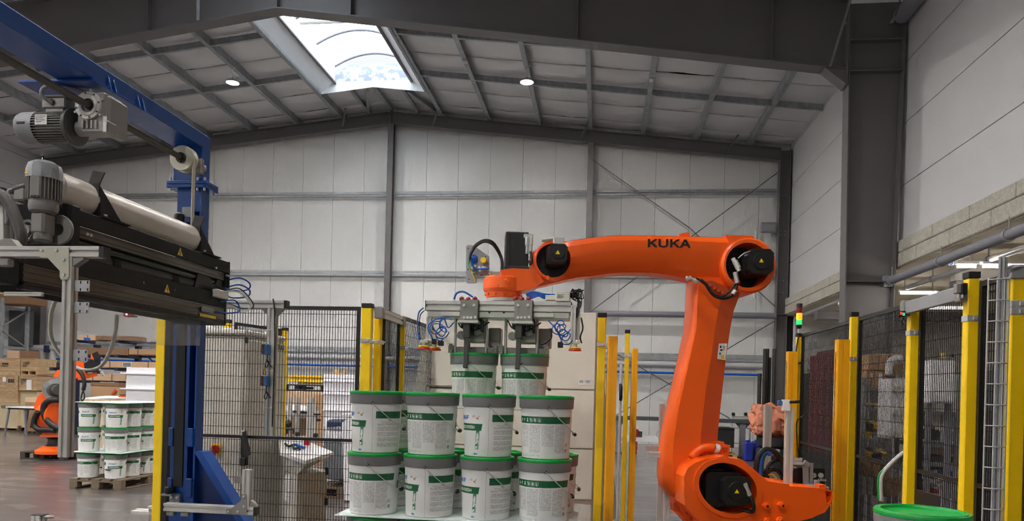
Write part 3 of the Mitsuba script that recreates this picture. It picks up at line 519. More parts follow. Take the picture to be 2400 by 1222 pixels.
# ================= left: stretch film machine with blue portal
def slot(w, h=None, n=1, m=1, g=.3, d=.2):
    """Aluminium profile outline w x h with n grooves on the wide faces and m on the narrow ones."""
    h = h or w; u = min(w/n, h/m); gw, gd = u*g/2, u*d; P = []
    def side(a, b, k):
        a, b = np.array(a, float), np.array(b, float); L = np.linalg.norm(b-a); t = (b-a)/L; nn = np.array([-t[1], t[0]]); P.append(a+t*u*.04)
        for i in range(k):
            c = L*(i+.5)/k
            for s, dd in ((-gw, 0), (-gw, gd), (gw, gd), (gw, 0)): P.append(a+t*(c+s)+nn*dd)
        P.append(b-t*u*.04)
    side((-w/2, -h/2), (w/2, -h/2), n); side((w/2, -h/2), (w/2, h/2), m); side((w/2, h/2), (-w/2, h/2), n); side((-w/2, h/2), (-w/2, -h/2), m); return np.array(P)
def profile(p, q, w, h=None, n=1, m=1, up=(0, 0, 1)): return sweep2(slot(w, h, n, m), p, q, up)
def bolts(pts, d, r=.006, h=.005): 
    d = np.asarray(d, float); d = d/np.linalg.norm(d); return join(*[cyl(np.asarray(p), np.asarray(p)+d*h, r, 6) for p in pts])
BX = -2.15; C4 = 3.735
pf = Thing('wrapping_machine', 'blue painted portal frame of the film wrapping machine, tall column and overhead beam at left', 'machine frame')
zb0, zb1 = 2.767, 2.84
pf.part('beam', box(BX-.165, BX, 1.15, C4, zb0, zb1, .004), 'blue')
def colm(y0, nm):
    pf.part('column', join(box(BX-.165, BX, y0-.08, y0, 2.56, zb1-.001, .004)), 'blue')
    pf.part('column', join(box(BX-.012, BX, y0-.075, y0, .02, 2.555, .002), box(BX-.139, BX-.0, y0-.012, y0, .02, 2.555), box(BX-.061, BX-.042, y0-.08, y0-.012, .02, 2.4), box(BX-.139, BX-.119, y0-.08, y0, .02, 2.3), box(BX-.139, BX-.0, y0-.075, y0, 2.42, 2.555), box(BX-.139, BX, y0-.08, y0-.01, .02, .97)), 'blue')
    for z in (2.553, 2.572): pf.part('flange_plate', box(BX-.19, BX+.035, y0-.1, y0+.03, z-.009, z+.009, .002), 'blue')
    pf.part('bolt', join(*[cyl((x, y0-.085, 2.53), (x, y0-.085, 2.6), .007, 6) for x in (BX-.175, BX-.02, BX+.02)], cyl((BX+.02, y0+.015, 2.53), (BX+.02, y0+.015, 2.6), .007, 6)), 'chrome')
colm(C4, ''); 
pf.part('column', join(box(BX-.165, BX, 1.1, 1.18, .02, zb1, .004)), 'blue')
pf.part('guide_cover', box(BX-.116, BX-.064, C4-.086, C4-.02, .94, 2.36), 'black_matt', label='black vertical guide strip')
pf.part('bumper', join(cyl((BX-.11, C4-.1, 2.36), (BX-.11, C4-.1, 2.4), .026, 16, ch=.004)), 'black', True); pf.part('bumper_plate', box(BX-.1, BX-.045, C4-.095, C4-.08, 2.385, 2.44, .002), 'galvanised')
pf.part('bumper', cyl((BX-.12, C4-.11, .905), (BX-.12, C4-.11, .94), .025, 16, ch=.004), 'black', True); pf.part('bumper_plate', join(box(BX-.148, BX-.09, C4-.14, C4-.08, .895, .905), box(BX-.125, BX-.068, C4-.1, C4-.08, .84, .9)), 'galvanised'); pf.part('bolt', bolts([(BX-.112+.032*i, C4-.1, .852+.03*j) for i in (0, 1) for j in (0, 1)], (0, -1, 0), .008, .008), 'chrome')
for z in (1.255, .985):
    for a, b in ((BX-.042, BX-.008), (BX-.147, BX-.12)): pf.part('link_plate', box(a, b, C4-.09, C4-.07, z-.1, z, .003), 'blue')
# foot brace to the right
bz = 1.13; p, q = np.array([BX-.005, C4-.03, bz]), np.array([BX+.76, C4-.03, -.02+.04])
pf.part('foot_brace', hull([p+(0, -.05, 0), p+(0, .05, 0), p+(.045, -.05, 0), p+(.045, .05, 0), q+(0, -.05, 0), q+(0, .05, 0), q+(.045, -.05, 0), q+(.045, .05, 0)]), 'blue'); pf.part('foot_web', hull([(BX, y, .02) for y in (C4-.035, C4-.025)]+[(BX, y, bz-.01) for y in (C4-.035, C4-.025)]+[(BX+.75, y, .02) for y in (C4-.035, C4-.025)]), 'blue_dk')
pf.part('base_plate', box(BX-.25, BX+.85, C4-.15, C4+.08, 0, .02), 'blue_dk'); pf.part('base_plate', box(BX-.25, BX+.2, 1.0, 1.28, 0, .02), 'blue_dk')
# gear plate and lugs below the beam
gy = 2.93
pf.part('gear_plate', box(BX-.34, BX+.012, gy-.13, gy+.2, zb0-.012, zb0-.001, .002), 'blue')
for y in (gy-.03, gy+.17):
    for k in (0, .035): pf.part('lug', hull([(BX+.002, y+k-.004, zb0-.01), (BX+.002, y+k+.004, zb0-.01), (BX+.02, y+k-.004, zb0-.01), (BX+.02, y+k+.004, zb0-.01), (BX+.002, y+k-.004, zb0+.05), (BX+.002, y+k+.004, zb0+.05)]), 'blue')
# drive shaft, pulley, gear motor
Yp = 3.5; sc_ = atY(425, 370, Yp); SX, SZ = sc_[0], sc_[2]
sh = Thing('drive_shaft', 'long dark steel drive shaft below the blue beam with a pulley at its far end', 'shaft')
sh.part('shaft', cyl((SX, 1.2, SZ), (SX, Yp+.16, SZ), .0145, 20), 'cast_dk', True)
sh.part('pulley', tf(lathe([(0, 0), (.064, 0), (.066, .004), (.066, .008), (.056, .01), (.056, .04), (.066, .042), (.066, .047), (.064, .05), (0, .05)], 48), basis((0, 1, 0)), (SX, Yp, SZ)), 'zinc', 30, label='round zinc pulley with flanges')
sh.part('clamp_hub', tf(lathe([(0, -.014), (.024, -.014), (.026, -.011), (.026, 0)], 24), basis((0, 1, 0)), (SX, Yp, SZ)), 'black', 30, under='pulley'); sh.part('screw', join(*[cyl((SX+.02*math.cos(a), Yp-.017, SZ+.02*math.sin(a)), (SX+.02*math.cos(a), Yp-.012, SZ+.02*math.sin(a)), .003, 6) for a in np.arange(8)*math.pi/4]), 'cast_dk', under='pulley')
sh.part('bearing', join(box(SX-.02, SX+.07, Yp+.07, Yp+.1, SZ-.06, SZ+.02, .004), cyl((SX, Yp+.1, SZ), (SX, Yp+.19, SZ), .03, 16)), 'alu_dark')
bxx = SX+.056
single('lifting_belt', join(box(bxx-.003, bxx, Yp+.012, Yp+.04, 1.95, SZ-.005)), 'cab_beige', 'pale lifting belt hanging straight down from the pulley at the blue column', 'belt')
g = Thing('gear_motor', 'grey cast gear motor with plate hanging under the blue beam', 'gear motor'); Yg = atX(205, 248, SX)[1]; G = np.array([SX, Yg, SZ])
def Gp(m): return tf(m, None, G)
yax = basis((0, 1, 0)); xax = basis((1, 0, 0))
g.part('gear_case', man(Gp(join(box(-.058, .072, .012, .13, -.085, .06, .008)))) + man(Gp(box(.03, .085, .02, .15, -.105, .05, .01))), 'cast'); g.part('output_flange', Gp(tf(lathe([(.028, 0), (.036, -.004), (.044, -.004), (.046, .0), (.058, 0), (.06, .004), (.06, .014), (0, .014)], 8*6), yax)), 'alu', 30)
g.part('bore', Gp(tf(lathe([(0, .004), (.026, .004), (.03, 0), (.03, .012)], 32), yax)), 'black', 30); g.part('bolt', Gp(bolts([(.052*math.cos(a), 0, .052*math.sin(a)) for a in np.arange(8)*math.pi/4+.2], (0, -1, 0), .004, .003)), 'cast_dk'); g.part('bolt', Gp(bolts([(.066*math.cos(a), .012, .066*math.sin(a)) for a in np.arange(6)*math.pi/3+.4], (0, -1, 0), .006, .008)), 'chrome')
g.part('worm_case', Gp(join(box(-.03, .09, .0, .07, -.118, -.06, .008), cyl((-.07, .04, -.085), (.07, .04, -.085), .032, 24, ch=.006))), 'cast', 30); g.part('rib', Gp(join(*[box(-.02+.02*k, -.012+.02*k, -.006, .0, -.1, -.066) for k in range(4)])), 'cast'); g.part('sticker', Gp(box(.075, .0905, -.003, -.0005, -.115, -.05)), 'paper')
mc = np.array([-.085, .05, -.075])
def Mx(m): return Gp(tf(m, xax, mc))
g.part('adapter', Mx(lathe([(0, -.02), (.075, -.02), (.078, -.014), (.078, -.002), (.07, .006), (.04, .012), (0, .012)], 40)), 'cast_dk', 30)
g.part('stator', Mx(lathe([(0, -.17), (.052, -.17), (.052, -.02), (0, -.02)], 32)), 'cast', 30)
g.part('cooling_fins', join(*[Mx(tf(box(.05, .066, -.0015, .0015, -.165, -.025), rz(a))) for a in range(0, 360, 10)]), 'cast')
g.part('fan_cover', Mx(lathe([(0, -.262), (.045, -.262), (.06, -.25), (.0655, -.235), (.067, -.165), (.064, -.165)], 40)), 'galv_dull', 30, label='smooth pale grey fan cover'); g.part('slot', Mx(tf(box(.0665, .0685, -.004, .004, -.225, -.19), rz(180))), 'black', under='fan_cover')
g.part('terminal_box', Gp(tf(join(box(-.03, .03, -.055, .055, .0, .045, .005), box(-.033, .033, -.06, .06, .046, .056, .004), box(-.022, .022, -.04, .04, -.03, 0)), rz(90), mc+(-.09, 0, .075))), 'cast'); g.part('knob', Gp(cyl(mc+(-.09, -.033, .1), mc+(-.09, -.04, .1), .009, 14)), 'black', under='terminal_box'); g.part('rating_plate', Gp(box(mc[0]-.14, mc[0]-.085, mc[1]-.0695, mc[1]-.067, mc[2]-.01, mc[2]+.032)), 'paper')
g.part('rating_text', Gp(join(*[box(mc[0]-.136, mc[0]-.136+.045*w, mc[1]-.0702, mc[1]-.0695, mc[2]+.024-k*.008, mc[2]+.026-k*.008) for k, w in enumerate((1, .8, .95, .6))])), 'ink', under='rating_plate'); g.part('cable', Gp(tube([mc+(-.09, -.03, .09), mc+(-.12, -.06, .12), mc+(-.1, -.05, .16), mc+(-.02, 0, .165), mc+(.06, .05, .15)], .008, 8, 20)), 'pipe_grey', True)
# carriage: film roll, upper frame, film rollers, lower clamp frame
KX, K0, K1 = -1.87, 2.35, 3.45
fr = Thing('film_carriage', 'black film carriage with two long beams and rollers between the blue columns', 'film carriage')
fr.part('upper_beam', box(KX-.012, KX, K0, K1, 2.055, 2.11, .002), 'black_matt'); fr.part('upper_beam', box(KX-.3, KX-.29, K0, K1, 2.055, 2.11, .002), 'black_matt')
fr.part('end_plate', box(KX-.3, KX, K0-.012, K0, 1.97, 2.12, .004), 'black_matt'); fr.part('end_plate', box(KX-.03, KX, K0, K0+.05, 1.97, 2.12, .004), 'black_matt')
hole = prismh([[(-.15, -.08), (.13, -.08), (.15, -.06), (.15, .06), (-.15, .06)], circ(.035, 24, (.105, -.02))], .01)
fr.part('end_plate', tf(box(KX-.3, KX, K1, K1+.012, 1.96, 2.115, .004)), 'black_matt'); fr.part('side_plate', tf(prismh([[(K1-.28, 1.9), (K1-.06, 1.955), (K1, 1.985), (K1+.01, 2.11), (K1-.22, 2.09)], circ(.03, 24, (K1-.1, 2.015))], .006), np.array([[0, 0, 1], [1, 0, 0], [0, 1, 0]]), (KX-.03, 0, 0)), 'black'); fr.part('bolt', bolts([(KX, y, z) for y, z in ((K1-.03, 2.04), (K1-.012, 2.04), (K1-.13, 2.06), (K0+.08, 2.03), (K0+.1, 2.03))], (1, 0, 0), .006, .006), 'chrome')
fr.part('profile_rail', sweep2(slot(.03, .04, 1, 2), (KX-.03, K0+.02, 2.035), (KX-.03, K1-.02, 2.035)), 'rail_dark'); fr.part('roller', cyl((KX-.05, K0+.03, 2.0), (KX-.05, K1-.03, 2.0), .022, 24), 'black_gloss', True); fr.part('roller', cyl((KX-.06, K0+.1, 1.955), (KX-.06, K1-.02, 1.965), .03, 28), 'cast_dk', True, label='shiny steel film roller with black bands')
for y in (2.62, 3.02): fr.part('roller_band', cyl((KX-.06, y, 1.957), (KX-.06, y+.045, 1.957), .0335, 24), 'black_matt', True)
fr.part('lower_beam', box(KX-.012, KX, K0-.22, K1-.02, 1.875, 1.942, .002), 'black_matt'); fr.part('lower_beam', box(KX-.3, KX-.29, K0-.2, K1-.02, 1.81, 1.94, .002), 'black_matt'); fr.part('hole', join(*[cyl((KX-.001, K0+.2+.22*k, 1.905), (KX+.0006, K0+.2+.22*k, 1.905), .004, 8) for k in range(5)]), 'black_gloss')
fr.part('profile_rail', sweep2(slot(.04, .058, 1, 3), (KX-.022, K0-.2, 1.845), (KX-.022, K1-.03, 1.845)), 'rail_dark'); fr.part('clamp_bar', sweep2(slot(.03, .025, 1, 1), (KX-.015, K0-.2, 1.803), (KX-.015, K1-.03, 1.803)), 'black')
fr.part('end_box', box(KX-.2, KX-.005, K0-.33, K0-.21, 1.8, 1.9, .006), 'black_matt'); fr.part('end_plate', box(KX-.3, KX+.0, K1-.025, K1-.015, 1.79, 1.95, .003), 'black')
fr.part('valve_block', box(KX+.002, KX+.03, K1-.16, K1-.05, 1.915, 1.955, .004), 'alu'); fr.part('fitting', join(*[cyl((KX+.015, K1-.15+.02*k, 1.955), (KX+.015, K1-.15+.02*k, 1.975), .006, 8) for k in range(5)]), 'black')
fr.part('connector', box(KX+.001, KX+.015, K1-.25, K1-.16, 1.835, 1.86, .002), 'galv_dull'); fr.part('yellow_tape', box(KX+.001, KX+.004, K1-.26, K1-.12, 1.812, 1.825), 'yellow')
for z, r in ((2.02, .035), (1.985, .045)): fr.part('air_hose', tube([(KX-.02, K1+.01, z), (KX+.03, K1+.05, z+.02), (KX+.06, K1+.1, z), (KX+.04, K1+.12, z-.03), (KX+.01, K1+.03, z-.05), (KX+.02, K1-.06, z-.05)], .004, 6, 24), 'cable_blue', True)
for k in range(3): fr.part('cable', tube([(KX+.02, K1-.1, 1.95), (KX+.05, K1+.02, 1.96+.01*k), (KX+.07, K1+.09+.02*k, 1.91), (KX+.05, K1+.06, 1.865+.01*k), (KX+.02, K1-.05, 1.9)], .003, 6, 24), ('white', 'white', 'black')[k], True)
fr.part('air_hose', tube([(KX+.01, K1-.1, 1.9), (KX+.03, K1+.01, 1.92), (KX+.045, K1+.03, 1.87), (KX+.02, K1-.04, 1.85), (KX+.01, K1-.12, 1.85)], .004, 6, 24), 'cable_blue', True)
def warn(t, y, z, kind):
    R = np.array([[0, 0, 1], [1, 0, 0], [0, 1, 0]]); t.part('warning_sign', tf(prism([(-.024, 0), (.024, 0), (0, .042)], .001), R, (KX, y, z)), 'yellow'); e = prismh([[(-.0245, -.0005), (.0245, -.0005), (0, .0425)], [(-.021, .0015), (.021, .0015), (0, .0382)]], .0013); t.part('border', tf(e, R, (KX, y, z)), 'black', under='warning_sign')
    s = join(prism([(.002, .005), (.006, .016), (.001, .016), (.003, .028), (-.005, .014), (0, .014)], .0014)) if kind else join(prismh([circ(.0065, 12, (0, .009)), circ(.004, 12, (0, .009))], .0014), prismh([circ(.0055, 12, (0, .02)), circ(.0035, 12, (0, .02))], .0014)); t.part('symbol', tf(s, R, (KX, y, z)), 'black', under='warning_sign')
warn(fr, 3.02, 2.062, 0); warn(fr, 2.93, 1.885, 1)
for k, y in enumerate((2.51, 3.2)):
    fr.part('roll_bracket', join(box(KX-.055, KX-.01, y-.006, y, 2.11, 2.235), hull([(KX-.055, y-.006, 2.235), (KX-.01, y-.006, 2.235), (KX-.055, y+.0, 2.235), (KX-.01, y, 2.235), (KX-.045, y+.004, 2.288), (KX+.002, y+.004, 2.28), (KX-.045, y+.01, 2.288), (KX+.002, y+.01, 2.28)]), hull([(KX-.012, y, 2.112), (KX-.007, y, 2.112), (KX-.012, y, 2.225), (KX-.007, y, 2.225), (KX-.012, y+.13, 2.112), (KX-.007, y+.13, 2.112)]), box(KX-.05, KX+.012, y-.006, y+.15, 2.11, 2.116)), 'black_matt'); fr.part('bolt', bolts([(KX-.03, y+.06, 2.116), (KX+.0, y+.02, 2.116)], (0, 0, 1), .007, .01), 'chrome')
mat('film_white', (206, 198, 190), .28); mat('film_end', (214, 208, 196), .6)
R0 = np.array([KX-.075, 2.34, 2.175]); rl = Thing('film_roll', 'long roll of whitish stretch film lying on the black carriage', 'film roll')
rl.part('film', cyl(R0, R0+(0, .90, 0), .066, 48), 'film_white', 30); rl.part('film_end', join(*[tf(lathe([(a, -.0004), (b, -.0012), (b, 0)], 40), yax, R0) for a, b in ((.0, .02), (.024, .034), (.036, .05), (.052, .064))]), 'film_end'); rl.part('core', cyl(R0-(0, .012, 0), R0+(0, .93, 0), .02, 20), 'carton', True)
# hanging film
scene['m_film_clear'] = {'type': 'blendbsdf', 'weight': .22, 'a': {'type': 'thindielectric', 'int_ior': 1.25}, 'b': {'type': 'twosided', 'b': {'type': 'diffuse', 'reflectance': {'type': 'rgb', 'value': [.7, .7, .7]}}}}
def sheet(x, y0, y1, z0, z1, amp, seed, n=40, m=16):
    u, w = np.meshgrid(np.linspace(0, 1, n), np.linspace(0, 1, m), indexing='ij'); Y = y0+(y1-y0)*u; Z = z0+(z1-z0)*w+.012*np.sin(u*5+seed)*(1-w)
    P = np.stack([Y*6, 0*Y+seed, Z*2], -1); X = x+amp*(meshkit.fbm(P, 3, seed)-.5)*(1.2-w)
    i, j = np.meshgrid(np.arange(n-1), np.arange(m-1), indexing='ij'); q = np.stack([i*m+j, (i+1)*m+j, (i+1)*m+j+1, i*m+j+1], -1).reshape(-1, 4); return np.stack([X, Y, Z], -1).reshape(-1, 3), q
single('hanging_film', sheet(KX-.09, 2.45, 3.36, 1.675, 1.83, .05, 2), 'film_clear', 'clear plastic film hanging down below the black carriage', 'film', True)
single('threaded_film', sheet(KX-.06, 2.6, 3.3, 1.9, 2.0, .03, 5), 'film_clear', 'clear plastic film stretched between the two black beams', 'film', True)
# lifting gear motor of the carriage and its hose
gm = Thing('gear_motor', 'upright silver gear motor with cooling fins at the near end of the carriage', 'gear motor'); MY = 2.26; A = atY(103, 566, MY); mp = lambda v: atY(103, v, MY)[2]; ax = np.array([atY(103, 450, MY)[0], MY, 0])
def L(pr, n=40): return tf(lathe(pr, n), None, ax)
z5, z4, z3, z2, z1, z0 = mp(380), mp(420), mp(474), mp(487), mp(500), mp(566)
gm.part('fan_cover', L([(.05, z4-.004), (.0555, z4-.004), (.0555, z5-.03), (.05, z5-.012), (.03, z5), (0, z5+.001)], 12), 'galvanised', 20, label='shiny silver fan cover'); gm.part('stator', L([(0, z3), (.043, z3), (.043, z4), (0, z4)]), 'cast', 30)
gm.part('cooling_fins', join(*[tf(box(.04, .0535, -.0013, .0013, z3+.003, z4+.001), rz(a), ax) for a in range(0, 360, 12)]), 'cast'); gm.part('pad', tf(box(-.016, .016, -.056, -.04, z3+.006, z4-.004, .003), rz(12), ax), 'cast')
gm.part('flange', L([(0, z1), (.03, z1-.004), (.042, z1+.004), (.046, z2), (.044, z3), (0, z3)]), 'cast', 30); gm.part('gear_case', tf(join(box(-.026, .026, -.03, .03, z0+.02, z1, .008), cyl((0, 0, z0), (0, 0, z0+.03), .028, 20, ch=.004)), None, ax), 'cast', 30); gm.part('output_flange', tf(join(tf(lathe([(.02, 0), (.05, 0), (.052, .006), (.05, .012), (.02, .012)], 28), basis((0, 1, 0)))), None, ax+(.028, .035, (z0+z1)/2)), 'cast', 30)
gm.part('side_wheel', join(tf(lathe([(.028, 0), (.036, -.004), (.038, .004), (.03, .008)], 28), basis((.3, 1, 0)), ax+(-.06, .0, (z0+z1)/2-.01)), tf(lathe([(0, 0), (.018, -.004), (.02, .01)], 20), basis((.3, 1, 0)), ax+(-.06, .0, (z0+z1)/2-.01))), 'cast', 30)
gm.part('terminal_box', tf(box(-.1, -.055, -.02, .04, z3+.0, z3+.05, .006), None, ax), 'cast'); gm.part('gland', cyl(ax+(-.1, -.01, z3+.04), ax+(-.055, -.01, z3+.052), .012, 12), 'cast_dk', True); gm.part('warning_sign', tf(prism([(-.007, 0), (.007, 0), (.0, .012)], .001), np.array([[1, 0, 0], [0, 0, -1], [0, 1, 0]]), ax+(-.022, -.0525, z4+.004)), 'yellow')
gm.part('cable', tube([ax+(-.1, -.01, z3+.04), ax+(-.115, -.02, z3+.03), ax+(-.12, -.02, z3-.02), ax+(-.118, -.02, z3-.08)], .007, 8, 16), 'pipe_grey', True)
W_ = lambda u, v, y=2.12: atY(u, v, y)
single('corrugated_hose', tube([W_(-20, 452), W_(10, 462), W_(28, 490), W_(44, 530), W_(50, 558), W_(42, 578)], .0185, 12, 40), 'cast_dk', 'thick grey corrugated hose curving down at the left picture edge', 'hose', True)
fs = Thing('machine_bracket', 'short aluminium upright with black cap holding the hose at the left edge', 'bracket'); fs.part('profile', profile(W_(5, 455, 2.3), W_(8, 585, 2.3), .045, up=(1, 0, 0)), 'alu'); fs.part('clamp', box(*(W_(-10, 470, 2.28)[0], W_(22, 470, 2.28)[0]), 2.24, 2.29, W_(8, 480, 2.28)[2], W_(8, 455, 2.28)[2], .004), 'cast'); fs.part('cap', box(W_(-4, 448, 2.3)[0], W_(20, 448, 2.3)[0], 2.27, 2.33, W_(8, 450, 2.3)[2], W_(8, 444, 2.3)[2]), 'black')
# aluminium frame in front of the carriage
PY = 2.02; al = Thing('aluminium_stand', 'aluminium profile post with cross bar standing before the black carriage at left', 'profile frame'); S_ = lambda u, v, y=PY: atY(u, v, y)
wp = abs(S_(172, 800)[0]-S_(150, 800)[0]); xp = S_(161, 800)[0]
al.part('post', profile((xp, PY, S_(160, 1072)[2]), (xp, PY, S_(161, 604)[2]), wp, up=(1, 0, 0)), 'alu'); zt = (S_(120, 580)[2]+S_(120, 604)[2])/2
al.part('cross_bar', profile((S_(-60, 592)[0], PY, zt), (S_(240, 592)[0], PY, zt), wp*1.05), 'alu'); al.part('cap', box(S_(240, 590)[0], S_(251, 590)[0], PY-.016, PY+.016, zt-.0155, zt+.0155), 'black', under='cross_bar')
pl = [(104, 583), (172, 583), (172, 652), (168, 658), (154, 658), (151, 652), (151, 638), (122, 607), (106, 607), (102, 602)]
al.part('corner_plate', tf(prism([(S_(u, v)[0], S_(u, v)[2]) for u, v in pl], .003), np.array([[1, 0, 0], [0, 0, -1], [0, 1, 0]]), (0, PY-.0165, 0)), 'zinc', label='pale zinc corner plate with screws'); al.part('screw', bolts([(S_(u, v)[0], PY-.0195, S_(u, v)[2]) for u, v in ((110, 590), (144, 590), (161, 612), (161, 647))], (0, -1, 0), .005, .004), 'chrome', under='corner_plate')
al.part('corner_bracket', hull([(xp+wp/2, PY-.012, zt-.016), (xp+wp/2, PY+.012, zt-.016), (xp+wp/2+.035, PY-.012, zt-.016), (xp+wp/2+.035, PY+.012, zt-.016), (xp+wp/2, PY-.012, zt-.045), (xp+wp/2, PY+.012, zt-.045), (xp+wp/2+.035, PY-.012, zt-.022), (xp+wp/2+.035, PY+.012, zt-.022)]), 'cast'); al.part('corner_bracket', box(S_(0, 610)[0], S_(28, 610)[0], PY-.012, PY+.012, S_(10, 626)[2], S_(10, 606)[2], .004), 'cast'); al.part('corner_bracket', hull([(S_(u, 575)[0], y, S_(u, v)[2]) for u, v in ((2, 580), (50, 580), (8, 566), (34, 562), (18, 561)) for y in (PY-.014, PY+.014)]), 'cast')
for v in (671, 722, 834):
    z = S_(190, v)[2]; x0 = xp+wp/2+.004; al.part('hinge_plate', box(x0-.002, x0+.047, PY-.004, PY-.001, z-.017, z+.017, .001), 'chrome', label='shiny steel slotted plate'); al.part('slot', join(*[box(x0+a-.002, x0+a+.002, PY-.0045, PY-.0039, z+b-.004, z+b+.004) for a in (.018, .041) for b in (-.011, .011)]), 'black', under='hinge_plate')
al.part('sensor_arm', profile((S_(0, 682)[0], PY+.02, S_(60, 688)[2]), (S_(88, 684)[0], PY+.02, S_(60, 688)[2]), .012), 'alu')
# lower cross bar with reflector upright in front of the blue column
lb = Thing('reflector_stand', 'low aluminium bar with a short upright and triangular plate in front of the blue foot', 'profile frame'); Y = 3.5; S = lambda u, v: atY(u, v, Y); w = .041; zc = S(490, 1193)[2]
lb.part('bar', profile((S(388, 1190)[0], Y, zc), (S(598, 1190)[0], Y, zc), w, w, 1), 'alu'); lb.part('cap', box(S(598, 1193)[0], S(604, 1193)[0], Y-.02, Y+.02, zc-.02, zc+.02), 'black', under='bar'); xu = S(580, 1140)[0]
lb.part('upright', profile((xu, Y, zc+.0205), (xu, Y, S(580, 1101)[2]), w, up=(1, 0, 0)), 'alu'); lb.part('corner_plate', tf(prism([(S(u, v)[0], S(u, v)[2]) for u, v in ((572, 1157), (583, 1157), (584, 1206), (536, 1203), (536, 1192), (549, 1190), (570, 1172))], .003), np.array([[1, 0, 0], [0, 0, -1], [0, 1, 0]]), (0, Y-.021, 0)), 'cast'); lb.part('screw', bolts([(S(u, v)[0], Y-.024, S(u, v)[2]) for u, v in ((577, 1163), (577, 1186), (541, 1198), (563, 1198))], (0, -1, 0), .006, .004), 'chrome', under='corner_plate')
lb.part('corner_bracket', hull([(xu+w/2, Y-.015, zc+.021), (xu+w/2, Y+.015, zc+.021), (xu+w/2+.04, Y-.015, zc+.021), (xu+w/2+.04, Y+.015, zc+.021), (xu+w/2+.005, Y-.015, zc+.055), (xu+w/2+.005, Y+.015, zc+.055), (xu+w/2+.04, Y, zc+.03)]), 'cast')
for u in (402, 435): lb.part('foot', box(S(u-9, 1193)[0], S(u+9, 1193)[0], Y-.015, Y+.015, zc-.045, zc-.0205, .004), 'cast')
lb.part('reflector', box(S(551, 1125)[0], S(570, 1125)[0], Y-.01, Y-.004, S(560, 1133)[2], S(560, 1116)[2], .001), 'alu_dark')
# sensor post hanging in front of the grey cabinet
sp = Thing('sensor_post', 'hanging aluminium profile with two small blue sensors in front of the grey cabinet', 'profile frame'); Y = 4.05; S = lambda u, v: atY(u, v, Y); w = .048; zc = S(600, 714)[2]
sp.part('bracket', box(BX-.12, BX-.06, C4-.005, Y-.02, zc-.02, zc+.02, .003), 'alu'); sp.part('bar', profile((BX-.13, Y, zc), (S(669, 714)[0], Y, zc), w, w), 'alu'); sp.part('cap', box(S(669, 714)[0], S(675, 714)[0], Y-.023, Y+.023, zc-.023, zc+.023), 'black', under='bar'); xu = S(637, 850)[0]
sp.part('post', profile((xu, Y, zc-.024), (xu, Y, S(632, 1021)[2]), w, up=(1, 0, 0)), 'alu')
for s in (-1, 1): sp.part('corner_bracket', hull([(xu+s*(w/2), Y+a, zc-.024) for a in (-.018, .018)]+[(xu+s*(w/2+.045), Y+a, zc-.024) for a in (-.018, .018)]+[(xu+s*(w/2), Y+a, zc-.068) for a in (-.018, .018)]), 'cast')
mat('sensor_blue', (52, 104, 160), .4); scene['m_lens_red'] = {'type': 'twosided', 'b': {'type': 'principled', 'base_color': {'type': 'rgb', 'value': col(60, 6, 8)}, 'roughness': .15}}
for k, v in enumerate((821, 894)):
    c = S(633-k*2, v); sp.part('sensor', box(c[0]-.014, c[0]+.0185, Y-.075, Y-.026, c[2]-.03, c[2]+.03, .003), 'sensor_blue', label='small blue optical sensor'); sp.part('lens', box(c[0]-.0155, c[0]-.0005, Y-.077, Y-.0745, c[2]-.028, c[2]+.028), 'lens_red', under='sensor'); sp.part('cap', box(c[0]-.012, c[0]+.006, Y-.074, Y-.05, c[2]+.03, c[2]+.034), 'yellow', under='sensor')
    sc = PLY(box(c[0]-.009, c[0]-.005, Y-.0778, Y-.077, c[2]-.004, c[2]), 'red'); sc.update(emit((6, .3, .3))); sp.part('led', sc, None, under='sensor')
    sp.part('cable', tube([(c[0]+.004, Y-.04, c[2]-.03), (c[0]+.004, Y-.045, c[2]-.06), (c[0]-.004, Y-.05, c[2]-.09), (c[0]+.004, Y-.05, c[2]-.105), (c[0]+.012, Y-.045, c[2]-.085), (c[0]+.005, Y-.045, c[2]-.06), (c[0]+.025, Y-.03, c[2]-.1)], .003, 6, 30), 'black', True)
for v in (775, 853, 870, 957): sp.part('cable_tie', box(xu-.028, xu+.03, Y-.03, Y-.027, S(635, v)[2], S(635, v)[2]+.0025), 'white')
sp.part('cable', tube([(xu+.012, Y-.03, zc+.03), (xu+.022, Y-.032, zc-.02), (xu+.024, Y-.03, zc-.07), (xu+.03, Y-.03, zc-.3), (xu+.027, Y-.03, S(632, 1000)[2])], .004, 6, 30), 'black', True)
# red laser sensor seen through the film
rs = Thing('laser_sensor', 'small dark red laser sensor on a bracket seen through the hanging film', 'sensor'); c = atY(305, 738, 4.3); rs.part('body', box(c[0]-.035, c[0]+.03, 4.28, 4.33, c[2]-.015, c[2]+.015, .003), 'red_dark'); rs.part('arm', box(c[0]+.03, c[0]+.2, 4.29, 4.31, c[2]-.006, c[2]+.012), 'alu'); sc = PLY(cyl((c[0]-.01, 4.28, c[2]), (c[0]-.01, 4.277, c[2]), .006, 10), 'red'); sc.update(emit((9, .4, .5))); rs.part('led', sc, None)
for dx, nm in ((0, 'outer'), (.011, 'inner')): single('lifting_belt', tube([atY(u, v, 2.75)+(0, dx, 0) for u, v in ((135, 690), (119, 730), (116, 780), (128, 815), (150, 842), (190, 866), (232, 860), (255, 825), (268, 780), (272, 738))], .0048, 8, 60), 'cab_beige', f'pale slack belt loop hanging below the carriage, {nm} strand', 'belt', True)
